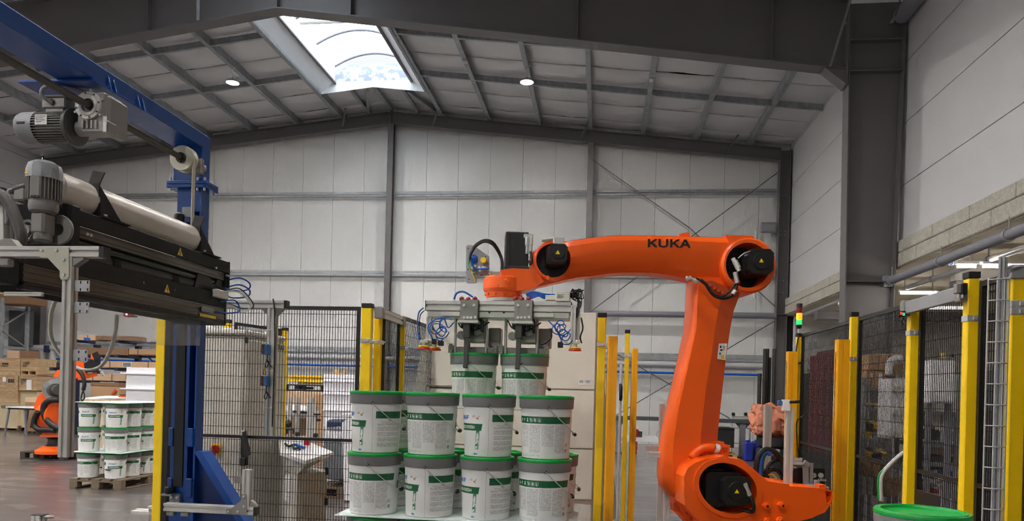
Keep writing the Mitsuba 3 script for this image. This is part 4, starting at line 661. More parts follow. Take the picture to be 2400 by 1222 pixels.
# ================= safety fence, light curtain columns, signal tower
def fence(x0, y0, x1, y1, label, z0=.12, z1=2.05, mid=1.135, dv=.0196, dh=.0874, extra=None):
    t = Thing('mesh_fence', label, 'fence panel'); p, q = np.array([x0, y0, 0]), np.array([x1, y1, 0]); d = q-p; L = np.linalg.norm(d); d /= L; nn = np.array([-d[1], d[0], 0])
    for z in (z0, z1-.02): t.part('rail', bar(p+(0, 0, z), q+(0, 0, z), .02, .024) if False else bar(p+np.array([0, 0, z]), q+np.array([0, 0, z]), .02, .025), 'black')
    t.part('middle_rail', bar(p+np.array([0, 0, mid]), q+np.array([0, 0, mid]), .02, .02), 'black')
    for e in (p+d*.012, q-d*.012): t.part('upright', bar(e+np.array([0, 0, z0]), e+np.array([0, 0, z1-.02]), .022, .022, up=tuple(nn)), 'black')
    ms = []; r = .0015
    for s in np.arange(.024+dv*.5, L-.024, dv): c = p+d*s; ms.append(tf(box(-r, r, -r, r, z0, z1-.02), np.stack([d, nn, [0, 0, 1]], 1), c))
    for z in np.arange(z1-.06, z0, -dh): ms.append(tf(box(.02, L-.02, r, 3*r, z-r, z+r), np.stack([d, nn, [0, 0, 1]], 1), p))
    t.part('wire_mesh', join(*ms), 'black', kind='stuff', label='black welded wire mesh'); return t
def post(x, y, label, w=.04, h=.04, z1=2.06, clamps=(), m='yellow', cside=1):
    t = Thing('fence_post', label, 'post'); t.part('tube', box(x-w/2, x+w/2, y-h/2, y+h/2, .012, z1-.03, .004), m); t.part('cap', box(x-w/2-.003, x+w/2+.003, y-h/2-.003, y+h/2+.003, z1-.03, z1, .003), 'black'); t.part('foot_plate', box(x-w, x+w, y-h, y+h, 0, .012, .002), m)
    for z in clamps:
        t.part('clamp', join(box(x-w/2-.003, x+w/2+.012, y-h/2-.003, y+h/2+.003, z-.014, z+.014, .002), box(x-w*.1, x+w*.35, y-h/2-.009, y-h/2-.002, z-.009, z+.009, .003), cyl((x+w/2+.012, y-h/2+.004, z), (x+w/2+.03, y-h/2+.004, z), .006, 8)), 'chrome', label='shiny steel clamp')
    return t
def curtain_post(x, y, label, w=.07, h=.05, z1=1.89, m='yellow_deep', left=True):
    t = Thing('light_curtain', label, 'light curtain'); g = .012
    out = [(-w/2, -h/2), (w/2, -h/2), (w/2, h/2), (-w/2, h/2)]; out = [(-w/2, -h/2+.01), (-w/2+.01, -h/2), (-w*.05, -h/2), (-w*.05, -h/2+.004), (w*.02, -h/2+.004), (w*.02, -h/2), (w/2, -h/2), (w/2, h/2), (-w/2, h/2)]
    t.part('column', tf(prism(out, z1-.012), None, (x, y, .012)), m); t.part('lens_strip', box(x-w/2-.0015, x-w/2+.0005, y-.006, y+.006, .35, z1-.08), 'black_gloss', label='narrow dark lens strip'); t.part('foot_plate', box(x-w*.8, x+w*.8, y-h, y+h, 0, .012, .002), 'yellow_deep'); return t
FYL = 4.75
fence(-2.93, FYL, -1.625, FYL, 'black wire mesh panel standing before the grey control cabinet at left')
post(-2.765, 4.3, 'yellow post beside the blue machine column, seen through the hanging film', .058, .05); single('black_strip', box(-2.735, -2.7, 4.28, 4.33, .02, 2.03), 'black', 'black upright strip on the right side of the yellow post beside the blue column', 'strip')
post(-1.565, FYL-.03, 'yellow clamped fence post left of the front stack, front one of a close pair', .068, .05, 2.062, (1.81,)); post(-1.53, FYL+.1, 'yellow fence post close behind the front one left of the front stack', .05, .04, 2.055, (1.81,))
fence(-1.50, FYL+.13, -1.50, 5.26, 'narrow black mesh panel under the short silver beam left of the gripper'); post(-1.485, 5.3, 'yellow fence post below the far end of the short silver beam, left of the gripper', .038, .038, 1.995, (1.8,)); fence(-1.49, 5.33, -1.45, 6.9, 'black mesh panel running back behind the gripper at left')
def top_beam(p, q, label):
    t = Thing('gate_beam', label, 'beam'); t.part('profile', profile(p, q, .045, .06), 'alu'); d = (np.array(q)-np.array(p)); d /= np.linalg.norm(d)
    for e, s in ((np.array(p), 1), (np.array(q), -1)): t.part('end_bracket', bar(e-d*.02*s, e+d*.03*s, .06, .075, .004), 'alu_dark')
    return t
top_beam((-1.5, FYL+.02, 2.005), (-1.49, 5.28, 2.0), 'short silver beam across two yellow posts left of the gripper')
post(-3.25, 6.0, 'yellow fence post far left behind the grey control cabinet', .05, .05); fence(-3.21, 6.05, atY(667, 800, 6.74)[0]-.02, 6.7, 'black mesh panel behind the grey control cabinet'); post(atY(667, 800, 6.74)[0], 6.74, 'yellow fence post at the right end of the grey control cabinet', .045, .045)
post(0., 5.05, 'yellow fence post right of the gripper in front of the beige cabinet', .056, .05, 2.055, (1.835,)); curtain_post(.075, 5.0, 'amber light curtain column just right of the yellow post beside the beige cabinet', .068)
post(.22, 6.35, 'slim yellow fence post left of the orange robot arm, far one', .038, .04, 2.055, (1.83,)); curtain_post(.285, 6.3, 'slim amber light curtain column left of the orange robot arm', .052)
FX_ = 1.675; PX_ = 1.65; Lx = lambda u, v, y: atY(u, v, y)[0]
post(PX_, 5.03, 'yellow fence post behind the amber column at the right fence, with one clamp', .045, .04, 2.08, (1.77,)); curtain_post(Lx(1971, 937, 4.95), 4.95, 'tall amber light curtain column right of the orange robot base', .08)
post(PX_, 6.37, 'slim yellow fence post carrying the signal tower', .04, .04, 2.05, (1.8,)); curtain_post(Lx(1854, 934, 6.3), 6.3, 'amber light curtain column below the signal tower', .085)
post(PX_, 4.11, 'yellow fence post under the left end of the silver gate beam', .046, .05, 2.035, (1.865,)); post(PX_, 3.5, 'yellow fence post under the right end of the silver gate beam', .048, .05, 2.09, (1.88,)); post(PX_, 3.14, 'broad yellow fence post behind the wire cable tray at the right edge', .062, .06, 2.05, (1.9, 1.87))
for (a, b), lb in (((6.34, 5.06), 'black mesh panel with the dark red curtain behind it'), ((4.99, 4.15), 'black mesh panel before the shelves, between amber column and silver gate beam'), ((4.07, 3.54), 'black mesh gate under the silver gate beam'), ((3.46, 3.19), 'narrow black mesh panel behind the wire cable tray'), ((3.09, 1.7), 'black mesh panel nearest the viewer at the right edge')): fence(FX_, a, FX_, b, lb)
t = Thing('gate_beam', 'silver gate beam between two yellow posts of the right fence', 'beam'); t.part('bar', box(1.6, 1.625, 3.5, 4.13, 1.965, 2.03, .003), 'galv_dull')
for y in (4.12, 3.51): t.part('end_bracket', box(1.592, 1.632, y-.03, y+.02, 1.955, 2.04, .004), 'alu_dark')
t = Thing('gate_switch', 'black and grey safety switch at the right end of the silver gate beam', 'switch'); q = atY(2258, 677, 3.46); t.part('body', box(q[0]-.012, q[0]+.014, 3.45, 3.478, q[2]-.027, q[2]+.024, .004), 'black'); t.part('plate', box(q[0]-.034, q[0]-.012, 3.45, 3.48, q[2]-.022, q[2]+.022, .003), 'alu_dark'); t.part('gland', join(*[cyl((q[0]-.02+.015*k, 3.46, q[2]-.042), (q[0]-.02+.015*k, 3.46, q[2]-.026), .006, 8) for k in range(2)]), 'chrome')
single('switch_plate', box(1.664, 1.668, 3.78, 4.07, .96, 1.04, .001), 'black', 'black plate with a bolt on the fence above the foreground pail', 'plate')
t = Thing('indicator', 'tiny red and green lamp box on the left end of the silver gate beam', 'lamp'); q = atY(2115, 735, 4.06)
for k, (c, m) in enumerate((((.25, .02, .02), 'red'), ((.01, .2, .08), 'green'))):
    sc = PLY(box(q[0]-.012+.013*k, q[0]-.001+.013*k, 4.055, 4.06, q[2]-.008-.005*k, q[2]+.008-.005*k, .001), m); sc.update(emit(c)); t.part('lens', sc, None)
t.part('body', box(q[0]-.018, q[0]+.018, 4.06, 4.08, q[2]-.018, q[2]+.014, .003), 'black')
q = atY(2117, 752, 4.05); single('cable_coil', tube([q+(0, 0, .018), q+(-.01, -.003, 0), q+(-.003, -.003, -.018), q+(.006, 0, -.002), q+(0, 0, .018)], .003, 6, 20), 'black', 'small black cable loop on the yellow post below the silver gate beam', 'cable', True)
# wire tray with cables
mat('bin_mid', (160, 156, 150), .5); tr = Thing('cable_tray', 'upright galvanised wire tray with grey conduits at the right fence', 'cable tray'); Y = 3.1; T_ = lambda u, v: atY(u, v, Y)
us = [T_(u, 900)[0] for u in (2310, 2325, 2342, 2348, 2360)]; zt = T_(2330, 652)[2]
[tr.part('wire', tube([(x, Y-(.02 if 0 < k < 4 else 0), z) for z in (.2, zt)]+([(x+.01, Y+.02, zt)] if k == 0 else []), .003, 6), 'chrome', True) for k, x in enumerate(us)]
[tr.part('cross_wire', tube([(us[0], Y, z), (us[1], Y-.024, z), (us[3], Y-.024, z), (us[4], Y, z)], .003, 6), 'chrome', True) for z in np.arange(.25, zt, .083)]
for x, r, m in ((T_(2334, 900)[0], .0058, 'pipe_grey'), (T_(2342, 900)[0], .0058, 'bin_mid'), (T_(2349, 900)[0], .0045, 'pipe_grey')): tr.part('conduit', tube([(x, Y-.008, .2), (x, Y-.008, zt-.05), (x+.003, Y-.006, zt+.0), (x+.02, Y-.004, zt+.03), (x+.06, Y, zt+.045), (x+.2, Y+.1, zt+.045)], r, 10, 20), m, True)
tr.part('post_bracket', box(1.61, 1.69, 3.1, 3.175, 2.0, 2.055, .003), 'galv_dull')
# signal tower
st = Thing('signal_tower', 'signal tower with red, glowing amber and green segments on a yellow post', 'signal tower'); sx, sy = 1.65, 6.37; sz = lambda v: atY(1870, v, sy)[2]; r = .024
mat('red_seg', (110, 14, 24), .25); st.part('pole', cyl((sx, sy, 2.045), (sx, sy, sz(770)), .009, 12), 'chrome', True); st.part('base', lathe([(0, 0), (.016, 0), (r, .02), (r, .035), (0, .035)], 24), 'black', 30, M=M4(None, (sx, sy, sz(771))))
for va, vb, nm, c, m in ((763, 751, 'green_segment', (.01, .26, .07), 'green'), (750, 735, 'amber_segment', (.5, .115, .004), 'yellow'), (734, 721, 'red_segment', None, 'red_seg')):
    g = PLY(cyl((sx, sy, sz(va)), (sx, sy, sz(vb)), r, 24, ch=.002), m, smooth=30)
    if c: g.update(emit(c))
    st.part(nm, g, None)
st.part('cap', cyl((sx, sy, sz(721)), (sx, sy, sz(712)), r*1.02, 24, ch=.003), 'black', 30); st.part('cable', tube([(sx-.01, sy-.03, 2.03), (sx-.03, sy-.05, 1.9), (sx-.02, sy-.06, 1.8), (sx+.03, sy-.05, 1.74), (sx+.035, sy-.05, 1.2), (sx+.03, sy-.05, .9)], .006, 8, 24), 'black', True)
# welding curtain behind the fence
mat('curtain_red', (92, 14, 26), .35); mat('curtain_black', (20, 20, 22), .4)
def wavy(x, y0, y1, z0, z1, amp, f, n=60):
    ys = np.linspace(y0, y1, n); xs = x+amp*np.sin(np.arange(n)*f); V = np.array([(a+d, b, z) for a, b in zip(xs, ys) for d in (0, .004) for z in (z0, z1)]); F = []
    for i in range(n-1):
        a, b = 4*i, 4*i+4; F += [(a, a+1, b+1, b), (a+2, b+2, b+3, a+3), (a+1, a+3, b+3, b+1), (a, b, b+2, a+2)]
    F += [(0, 2, 3, 1), (4*n-4, 4*n-3, 4*n-1, 4*n-2)]; return V, np.array(F)
t = Thing('welding_curtain', 'dark red welding curtain with black lower part behind the mesh', 'curtain'); t.part('upper_sheet', wavy(1.95, 6.38, 7.7, 1.03, 1.92, .008, .8), 'curtain_red', True); t.part('lower_sheet', wavy(1.955, 6.38, 7.7, .05, 1.03, .008, .8), 'curtain_black', True, label='black lower part'); t.part('rod', cyl((1.955, 6.33, 1.93), (1.955, 7.8, 1.93), .012, 10), 'alu_dark', True); t.part('foot', join(*[box(1.75, 2.15, y-.02, y+.02, 0, .04) for y in (6.35, 7.75)], *[cyl((1.955, y, .02), (1.955, y, 1.93), .014, 10) for y in (6.35, 7.75)]), 'alu_dark')
t = Thing('notice_board', 'pale grey board with a stepped lower edge behind the mesh below the signal tower', 'board'); q = [atX(u, v, 1.73) for u, v in ((1881, 795), (1913, 833), (1897, 875))]
t.part('board', join(box(1.73, 1.734, q[1][1], q[0][1], q[1][2], q[0][2]), box(1.73, 1.734, q[2][1], q[0][1], q[2][2], q[1][2])), 'pipe_light'); t.part('dark_strip', box(1.73, 1.734, q[2][1], q[0][1], 1.05, q[2][2]-.005), 'black_matt'); t.part('bolt', bolts([(1.73, y, z) for y in (q[2][1]+.03, q[0][1]-.03) for z in (q[2][2]+.03, q[1][2]-.05)], (-1, 0, 0), .008, .006), 'black')
# door handle, warning sign and control cabinet behind the left mesh panel
dh = Thing('door_lock', 'black safety door handle on the mesh panel before the grey cabinet', 'handle'); Y = FYL-.02; D = lambda u, v: atY(u, v, Y)
dh.part('body', tf(join(prism([D(u, v)[[0, 2]] for u, v in ((570, 1012), (578, 1010), (581, 1050), (583, 1070), (582, 1090), (572, 1092), (568, 1060))], .03)), np.array([[1, 0, 0], [0, 0, -1], [0, 1, 0]]), (0, Y, 0)), 'black'); dh.part('lever', tf(prism([D(u, v)[[0, 2]] for u, v in ((574, 1010), (580, 1012), (592, 1064), (590, 1067), (582, 1065), (575, 1030))], .045), np.array([[1, 0, 0], [0, 0, -1], [0, 1, 0]]), (0, Y-.02, 0)), 'black_matt'); dh.part('lower_body', box(D(568, 1070)[0], D(582, 1070)[0], Y-.04, Y, D(575, 1091)[2], D(575, 1072)[2], .004), 'black'); dh.part('tip', box(D(575, 1010)[0], D(579, 1010)[0], Y-.069, Y-.03, D(575, 1020)[2], D(575, 1009)[2], .002), 'alu')
cb = Thing('control_cabinet', 'large light grey control cabinet with a rotary switch behind the mesh at left', 'cabinet'); cy0, cy1 = 5.05, 5.72; ca = atY(480, 900, cy0)[0]-.35; cbx = atY(572, 900, cy0)[0]; ztop = atY(540, 782, cy0)[2]
cb.part('body', box(ca, cbx, cy0+.02, cy1, .1, ztop-.01, .01), 'cab_grey'); cb.part('plinth', box(ca+.02, cbx-.02, cy0+.04, cy1-.02, 0, .1), 'black_matt'); cb.part('door', box(ca+.01, cbx-.01, cy0, cy0+.02, .12, ztop-.03, .006), 'cab_grey'); cb.part('side_panel', box(cbx-.01, cbx+.012, cy0+.02, cy1-.02, .12, ztop-.04, .006), 'cab_grey'); cb.part('roof', box(ca-.01, cbx+.01, cy0-.01, cy1+.01, ztop-.01, ztop+.03, .012), 'cab_grey')
sw = atY(508, 1053, cy0); cb.part('switch_plate', box(sw[0]-.04, sw[0]+.04, cy0-.01, cy0, sw[2]-.04, sw[2]+.04, .004), 'yellow', label='yellow plate'); cb.part('knob', join(cyl((sw[0], cy0-.01, sw[2]), (sw[0], cy0-.035, sw[2]), .03, 24, ch=.003), box(sw[0]-.009, sw[0]+.009, cy0-.06, cy0-.03, sw[2]-.045, sw[2]+.03, .004)), 'red', 30, under='switch_plate', label='red rotary knob')
cb.part('lettering', tf(meshkit.text_mesh('VIPAS', .04, .002, bold=True), np.array([[0, 0, 1], [1, 0, 0], [0, 1, 0]]), (cbx+.012, atX(641, 812, cbx)[1], atX(641, 819, cbx)[2])), 'black_matt'); cb.part('handle', box(atY(580, 795, cy0)[0]-.01, atY(580, 795, cy0)[0]+.01, cy0-.02, cy0, atY(580, 805, cy0)[2], atY(580, 790, cy0)[2], .004), 'black')
cb.part('bubble_wrap', tf(join(*[tf(trimesh.creation.icosphere(2, .03+.012*math.sin(i*7.)), np.diag([1.8, 1.5, .9]), (ca+.1+.06*i, cy0+.12+.2*(i % 3), ztop+.035)) for i in range(9)])), 'white', True, label='white crumpled packing lying on top')
ws = Thing('warning_sign', 'yellow lightning warning triangle on the cabinet side behind the mesh', 'sign'); wp_ = atX(621, 878, cbx+.013); R = np.array([[0, 0, 1], [1, 0, 0], [0, 1, 0]]); ws.part('plate', tf(prism([(-.035, 0), (.035, 0), (0, .075)], .002), R, (cbx+.012, wp_[1], wp_[2])), 'yellow'); ws.part('border', tf(prismh([[(-.036, -.001), (.036, -.001), (0, .076)], [(-.027, .005), (.027, .005), (0, .064)]], .0025), R, (cbx+.012, wp_[1], wp_[2])), 'black'); ws.part('bolt_symbol', tf(prism([(.0, .008), (.008, .026), (.002, .026), (.005, .048), (-.008, .022), (-.001, .022)], .003), R, (cbx+.012, wp_[1], wp_[2])), 'black')
# operator desk
dk = Thing('operator_desk', 'white operator desk cabinet with sloping top behind the mesh', 'desk cabinet'); dy = 5.0; DD = lambda u, v: atY(u, v, dy); dx0, dx1 = DD(663, 1080)[0], DD(768, 1080)[0]; zf, zb = DD(720, 1082)[2], DD(700, 1030)[2]+.03
ed = DD(694, 1110)[0]; tp = [atY(715.6, 1081, 4.93), atY(655, 1059, 5.12), atY(653, 1021, 5.75), atY(716, 1033, 5.8), atY(782, 1060, 5.2)]
dk.part('top', hull([p+(0, 0, a) for p in tp for a in (0, -.025)]), 'white', label='white sloping top plate'); cc = [tp[0]+(-.02, .06, -.03), tp[1]+(.02, .02, -.03), tp[2]+(.02, -.05, -.03), tp[3]+(0, -.06, -.03), tp[4]+(-.03, .02, -.03)]; zn = atY(694, 1112, 5.02)[2]; bd = [(ed, 5.02), (tp[1][0]+.02, 5.16), (tp[2][0]+.03, 5.7), (tp[3][0], 5.74), (atY(767, 1100, 5.3)[0], 5.3)]
dk.part('neck', hull(cc+[np.array([x, y, zn]) for x, y in bd[:3]]+[np.array([x, y, zn+.1]) for x, y in bd[3:]]), 'cab_grey'); dk.part('body', hull([(x, y, z) for x, y in bd for z in (.1, zn-.004)]), 'cab_grey')
vx, vn = np.array([bd[0][0]-bd[1][0], bd[0][1]-bd[1][1], 0]), None; vx /= np.linalg.norm(vx); VR = np.stack([vx, [0, 0, 1], np.cross(vx, [0, 0, 1])], 1); vo = np.array([bd[1][0], bd[1][1], zn-.22])
dk.part('vent', tf(join(box(.02, .12, 0, .2, 0, .006, .002), *[box(.028, .112, .012+.016*k, .02+.016*k, .006, .011) for k in range(11)]), VR, vo), 'paper'); dk.part('plinth', box(ed-.1, ed+.25, 5.1, 5.6, 0, .1), 'black_matt')
for z in (zf-.1, zf-.33, zf-.6): dk.part('latch', box(bd[4][0]-.01, bd[4][0]+.012, bd[4][1]-.02, bd[4][1]+.01, z-.03, z+.03, .004), 'black')
ns = np.cross(tp[1]-tp[0], tp[4]-tp[0]); ns = ns/np.linalg.norm(ns)*np.sign(ns[2])
def on_desk(u, v): q = ray(u, v); return CAM+q*(((tp[0]-CAM)@ns)/(q@ns))
q = on_desk(717, 1044); single('red_clip', box(q[0]-.02, q[0]+.02, q[1], q[1]+.03, q[2]-.002, q[2]+.04, .004), 'red', 'small red plastic piece lying on the white desk top', 'clip'); single('blue_tool', tube([on_desk(u, v)+(0, 0, .006) for u, v in ((683, 1046), (693, 1045), (706, 1050), (714, 1052))], .01, 8, 12), 'cable_blue', 'small blue tool lying on the white desk top', 'tool', True); single('black_cable', tube([on_desk(u, v)+(0, 0, .008) for u, v in ((668, 1043), (676, 1049), (686, 1047), (690, 1055), (698, 1052), (703, 1056))], .009, 7, 24), 'black', 'black cable bundle lying on the white desk top', 'cable bundle', True)
# beige cabinet behind the gripper
bc = Thing('beige_cabinet', 'large beige machine cabinet standing behind the gripper and pails', 'cabinet'); by = 6.2; Bc = lambda u, v: atY(u, v, by); x0, x1, zt = Bc(998, 780)[0], Bc(1395, 900)[0], Bc(1350, 732)[2]; xs = Bc(966, 900)[0]
bc.part('body', box(x0, x1, by+.02, by+1.1, .1, zt, .01), 'cab_beige'); bc.part('slope', hull([(x0, by+.03, zt-.02), (x0, by+1., zt-.02), (xs, by+.1, Bc(966, 900)[2]), (xs, by+1., Bc(966, 900)[2]), (x0, by+.03, .1), (xs, by+.1, .1), (x0, by+1, .1), (xs, by+1, .1)]), 'cab_beige'); zs = [Bc(1340, v)[2] for v in (1172, 1052, 914)]+[zt]
for k, (a, b) in enumerate(zip(zs[:-1], zs[1:])): bc.part('panel', box(x0+.005, x1-.004, by, by+.02, a+.004, b-.004, .004), 'cab_beige')
bc.part('plinth', box(x0+.03, x1-.03, by+.05, by+1.0, 0, .1), 'black_matt'); bc.part('back_slope', hull([(x1, by+.3, zt), (x1, by+1, zt), (x1+.25, by+.9, .3), (x1, by+.3, .3), (x1, by+1, .3)]), 'cab_beige'); lk = Bc(1009, 887); bc.part('lock', cyl((lk[0], by, lk[2]), (lk[0], by-.02, lk[2]), .014, 12), 'chrome', True); sl = Bc(1020, 909); bc.part('slot', box(sl[0]-.05, sl[0]+.22, by-.003, by+.001, sl[2]-.006, sl[2]+.006), 'black'); pt = Bc(1372, 897); bc.part('rating_plate', box(pt[0]-.06, pt[0]+.06, by-.002, by-.0005, pt[2]-.022, pt[2]+.022), 'paper'); bc.part('rating_text', join(*[box(pt[0]-.05+.05*(k % 2), pt[0]-.02+.06*(k % 2), by-.0026, by-.002, pt[2]+.012-.008*(k//2), pt[2]+.015-.008*(k//2)) for k in range(6)]), 'ink', under='rating_plate')
# ================= orange palletising robot
AR = math.radians(10); e_ = np.array([math.cos(AR), math.sin(AR), 0]); n_ = np.array([math.sin(AR), -math.cos(AR), 0])
P6 = atY(1180, 690, 4.37)*np.array([1, 1, 0]); RM = np.eye(4); RM[:3, 0], RM[:3, 1], RM[:3, 3] = e_, -n_, P6
def Q(u, v, t=0.):
    """Pixel to (along the arm, height) on the upright plane t in front of the robot's middle plane."""
    q = ray(u, v); k = (t-(CAM-P6)@n_)/(q@n_); p = CAM+q*k; return np.array([(p-P6)@e_, p[2]])
def Q3(u, v, t): s, z = Q(u, v, t); return np.array([s, -t, z])
YX = np.array([[1, 0, 0], [0, 0, -1], [0, 1, 0.]])           # polygon plane (along, height) pushed towards the viewer
def plate(px, t0, t1, t=None): return tf(prism([Q(u, v, t1 if t is None else t) for u, v in px], t1-t0), YX, (0, -t0, 0))
def bolt3(pts, t, r=.008, h=.006): return join(*[cyl((s, -t, z), (s, -t-h, z), r, 8) for s, z in pts])
rb = Thing('industrial_robot', 'large orange palletising robot arm reaching over the pail stack', 'robot', RM)
# forearm
TF = .15; st_ = [(1763, 553, 590, 684), (1720, 552, 589, 684), (1690, 551, 588, 674), (1654, 549.5, 587, 661), (1620, 548.5, 586.5, 652), (1586, 548, 586, 645), (1540, 547, 585, 639), (1480, 546, 584, 638), (1440, 547, 586, 640), (1402, 550, 591, 645), (1365, 555, 598, 649), (1336, 559.5, 606, 654), (1310, 564, 613, 660), (1285, 569, 618, 666), (1262, 576, 622, 671), (1248, 586, 625, 672)]
rings = []
for k, (u, a, c, b) in enumerate(st_):
    s, za = Q(u, a, TF); zc = Q(u, c, TF)[1]; zb = Q(u, b, TF*.6)[1]; T1 = TF*(1 if u > 1340 else .62+.38*(u-1248)/92); h = za-zc
    half = [(-T1*.55, za), (-T1*.86, za-.012), (-T1, za-.045), (-T1, zc), (-T1*.93, zc-(zc-zb)*.35), (-T1*.75, zc-(zc-zb)*.75), (-T1*.45, zb)]
    ring = half+[(-y, z) for y, z in half[::-1]]; rings.append(np.array([(s, y, z) for y, z in ring]))
fa = man(loft(rings)) 
ec = Q(1752, 624, TF); er = .166; wc = Q(1297, 610, TF*.8); wr_ = .118
fa = fa + man(tf(lathe([(0, -TF-.03), (er-.012, -TF-.03), (er, -TF-.018), (er, TF+.03), (0, TF+.03)], 56), YX@np.diag([1, 1, -1.]) if False else basis((0, 1, 0)), (ec[0], 0, ec[1]))) + man(tf(lathe([(0, -TF*.72), (wr_-.01, -TF*.72), (wr_, -TF*.68), (wr_, TF*.72), (0, TF*.72)], 40), basis((0, 1, 0)), (wc[0], 0, wc[1])))
fa = fa + man(plate([(1700, 551), (1764, 553), (1789, 588), (1791, 620), (1750, 640)], -TF, TF))
hc = Q(1753, 622, TF+.03)
fa = fa - man(cyl((hc[0], -TF-.2, hc[1]), (hc[0], -.02, hc[1]), .134, 48)) - man(cyl((wc[0], -TF-.2, wc[1]), (wc[0], -.01, wc[1]), .101, 40))
cut = Q(1796, 640, TF+.03)[0]; fa = fa - man(box(cut, cut+.5, -.6, .6, 1., 3.)); rb.part('forearm', fa, 'orange', 28)
rb.part('motor_recess', cyl((hc[0], -.03, hc[1]), (hc[0], -.021, hc[1]), .133, 40), 'black', under='forearm'); rb.part('motor_recess', cyl((wc[0], -.03, wc[1]), (wc[0], -.0105, wc[1]), .1, 32), 'black', under='forearm')
for px in ([(1601, 549), (1603, 541), (1622, 536), (1628, 537), (1628, 550)], [(1731, 553), (1733, 548), (1754, 543), (1759, 543), (1759, 554)]): rb.part('lug', plate(px, -.05, .05, TF), 'orange', under='forearm')
kt = meshkit.text_mesh('KUKA', .05, .004, bold=True); w0 = kt.bounds[1][0]-kt.bounds[0][0]; h0 = kt.bounds[1][1]; a_, b_ = Q(1518, 579, TF), Q(1618, 580.5, TF); zt_ = Q(1518, 560.5, TF)[1]
v, f = as_vf(kt); v = v.copy(); v[:, 0] = (v[:, 0]-kt.bounds[0][0])/w0*(b_[0]-a_[0]); v[:, 1] = v[:, 1]/h0*(zt_-a_[1])+v[:, 0]*(b_[1]-a_[1])/(b_[0]-a_[0]); rb.part('lettering', tf((v, f), YX, (a_[0], -TF-.0005, a_[1])), 'black', under='forearm')
def motor(c, t0, body, cap, rod, nm='motor', under='forearm'):
    """A servo motor standing out of its recess towards the viewer."""
    s, z = c; m = rb.part(nm, join(tf(prism(rr(body, body*.94, body*.12, 3), .16), YX, (s, -t0, z)), tf(prism(rr(body*.5, body*1.06, body*.1, 3), .1), YX, (s-body*.1, -t0, z))), 'black', label='black servo motor'); ss = s+rod
    o = cap*.5; ch = cap*.16; rb.part('cap', join(tf(prism([(-o, -o+ch), (-o+ch, -o), (o-ch, -o), (o, -o+ch), (o, o-ch), (o-ch, o), (-o+ch, o), (-o, o-ch)], .09), YX, (ss, -t0-.15, z)), tf(lathe([(o*.7, 0), (o*.66, .008), (0, .008)], 24), YX, (ss, -t0-.24, z))), 'black', 25, under=m)
    rb.part('warning_sign', tf(prism([(-.014, -.01), (.014, -.01), (0, .014)], .0012), YX, (ss-.005, -t0-.2485, z)), 'yellow', under=m); return m
m1 = motor(Q(1768, 620, .16), .03, .155, .145, .0)
m2 = motor(Q(1302, 604, .1), .01, .115, .105, .0)
# wrist
wb_ = man(plate([(1174, 633), (1200, 629), (1246, 631), (1262, 640), (1275, 660), (1250, 676), (1225, 681), (1190, 682), (1176, 675)], -.1, .1, .1))
ac = Q(1180, 680, 0.); az0 = Q(1180, 680, .1)[1]; az1 = Q(1160, 645, .1)[1]
wb_ = wb_ + man(tf(lathe([(0, az0), (.118, az0), (.125, az0+.012), (.122, az1-.01), (.11, az1), (0, az1)], 40), None, (0, 0, 0)))
rb.part('wrist', wb_, 'orange', 28); fz = Q(1180, 697, .1)[1]
rb.part('flange_ring', tf(lathe([(0, fz), (.1, fz), (.106, fz+.008), (.106, az0-.01), (.112, az0), (0, az0)], 40)), 'orange', 30, under='wrist'); rb.part('flange_bolt', join(*[cyl((.107*math.cos(a), .107*math.sin(a), az0-.02), (.115*math.cos(a), .115*math.sin(a), az0-.02), .008, 8) for a in np.arange(12)*math.pi/6]), 'orange', under='wrist'); rb.part('tool_flange', tf(lathe([(0, fz-.02), (.104, fz-.02), (.104, fz), (0, fz)], 40)), 'alu', 30, under='wrist')
for u, v in ((1182, 651), (1283, 652)): c = Q3(u, v, .1); rb.part('boss', join(cyl(c+(0, .03, 0), c+(0, -.018, 0), .012, 16), cyl(c+(0, -.018, 0), c+(0, -.0185, 0), .006, 12)), 'orange', 30, under='wrist')
rb.part('boss', tf(bar(Q3(1184, 655, .118), Q3(1193, 663, .118), .02, .02, .005)), 'orange', under='wrist'); t6 = meshkit.text_mesh('-A6+', .016, .002); c = Q(1160, 673, .12); rb.part('mark_lettering', tf(t6, YX, (c[0], -.118, c[1])), 'orange_dk', under='wrist')
a6 = Q(1217, 631, .1); t6z = Q(1217, 543, .08)[1]
rb.part('wrist_motor', join(box(a6[0]-.085, a6[0]+.055, -.075, .075, a6[1]-.005, t6z, .006), box(a6[0]-.09, a6[0]+.06, -.082, .082, a6[1]-.01, a6[1]+.02, .003), *[box(a6[0]-.08+.0, a6[0]-.06, -.079, -.07, a6[1]+.02, t6z-.01), box(a6[0]+.03, a6[0]+.05, -.079, -.07, a6[1]+.02, t6z-.01)]), 'black', label='black upright servo motor'); rb.part('motor_cap', tf(lathe([(0, t6z+.012), (.04, t6z+.01), (.05, t6z-.002)], 24), None, (a6[0]-.02, 0, 0)), 'alu', 30, under='wrist_motor')
for k in (0, 1): p = Q3(1236+9*k, 556, .1); rb.part('connector', join(cyl(p, p+(0, 0, -.05), .013, 12), cyl(p+(0, 0, -.05), p+(0, 0, -.1), .009, 12), box(p[0]-.02, p[0]+.012, p[1], p[1]+.03, p[2]-.005, p[2]+.02, .004)), ('chrome', 'alu')[k], 30, under='wrist_motor')
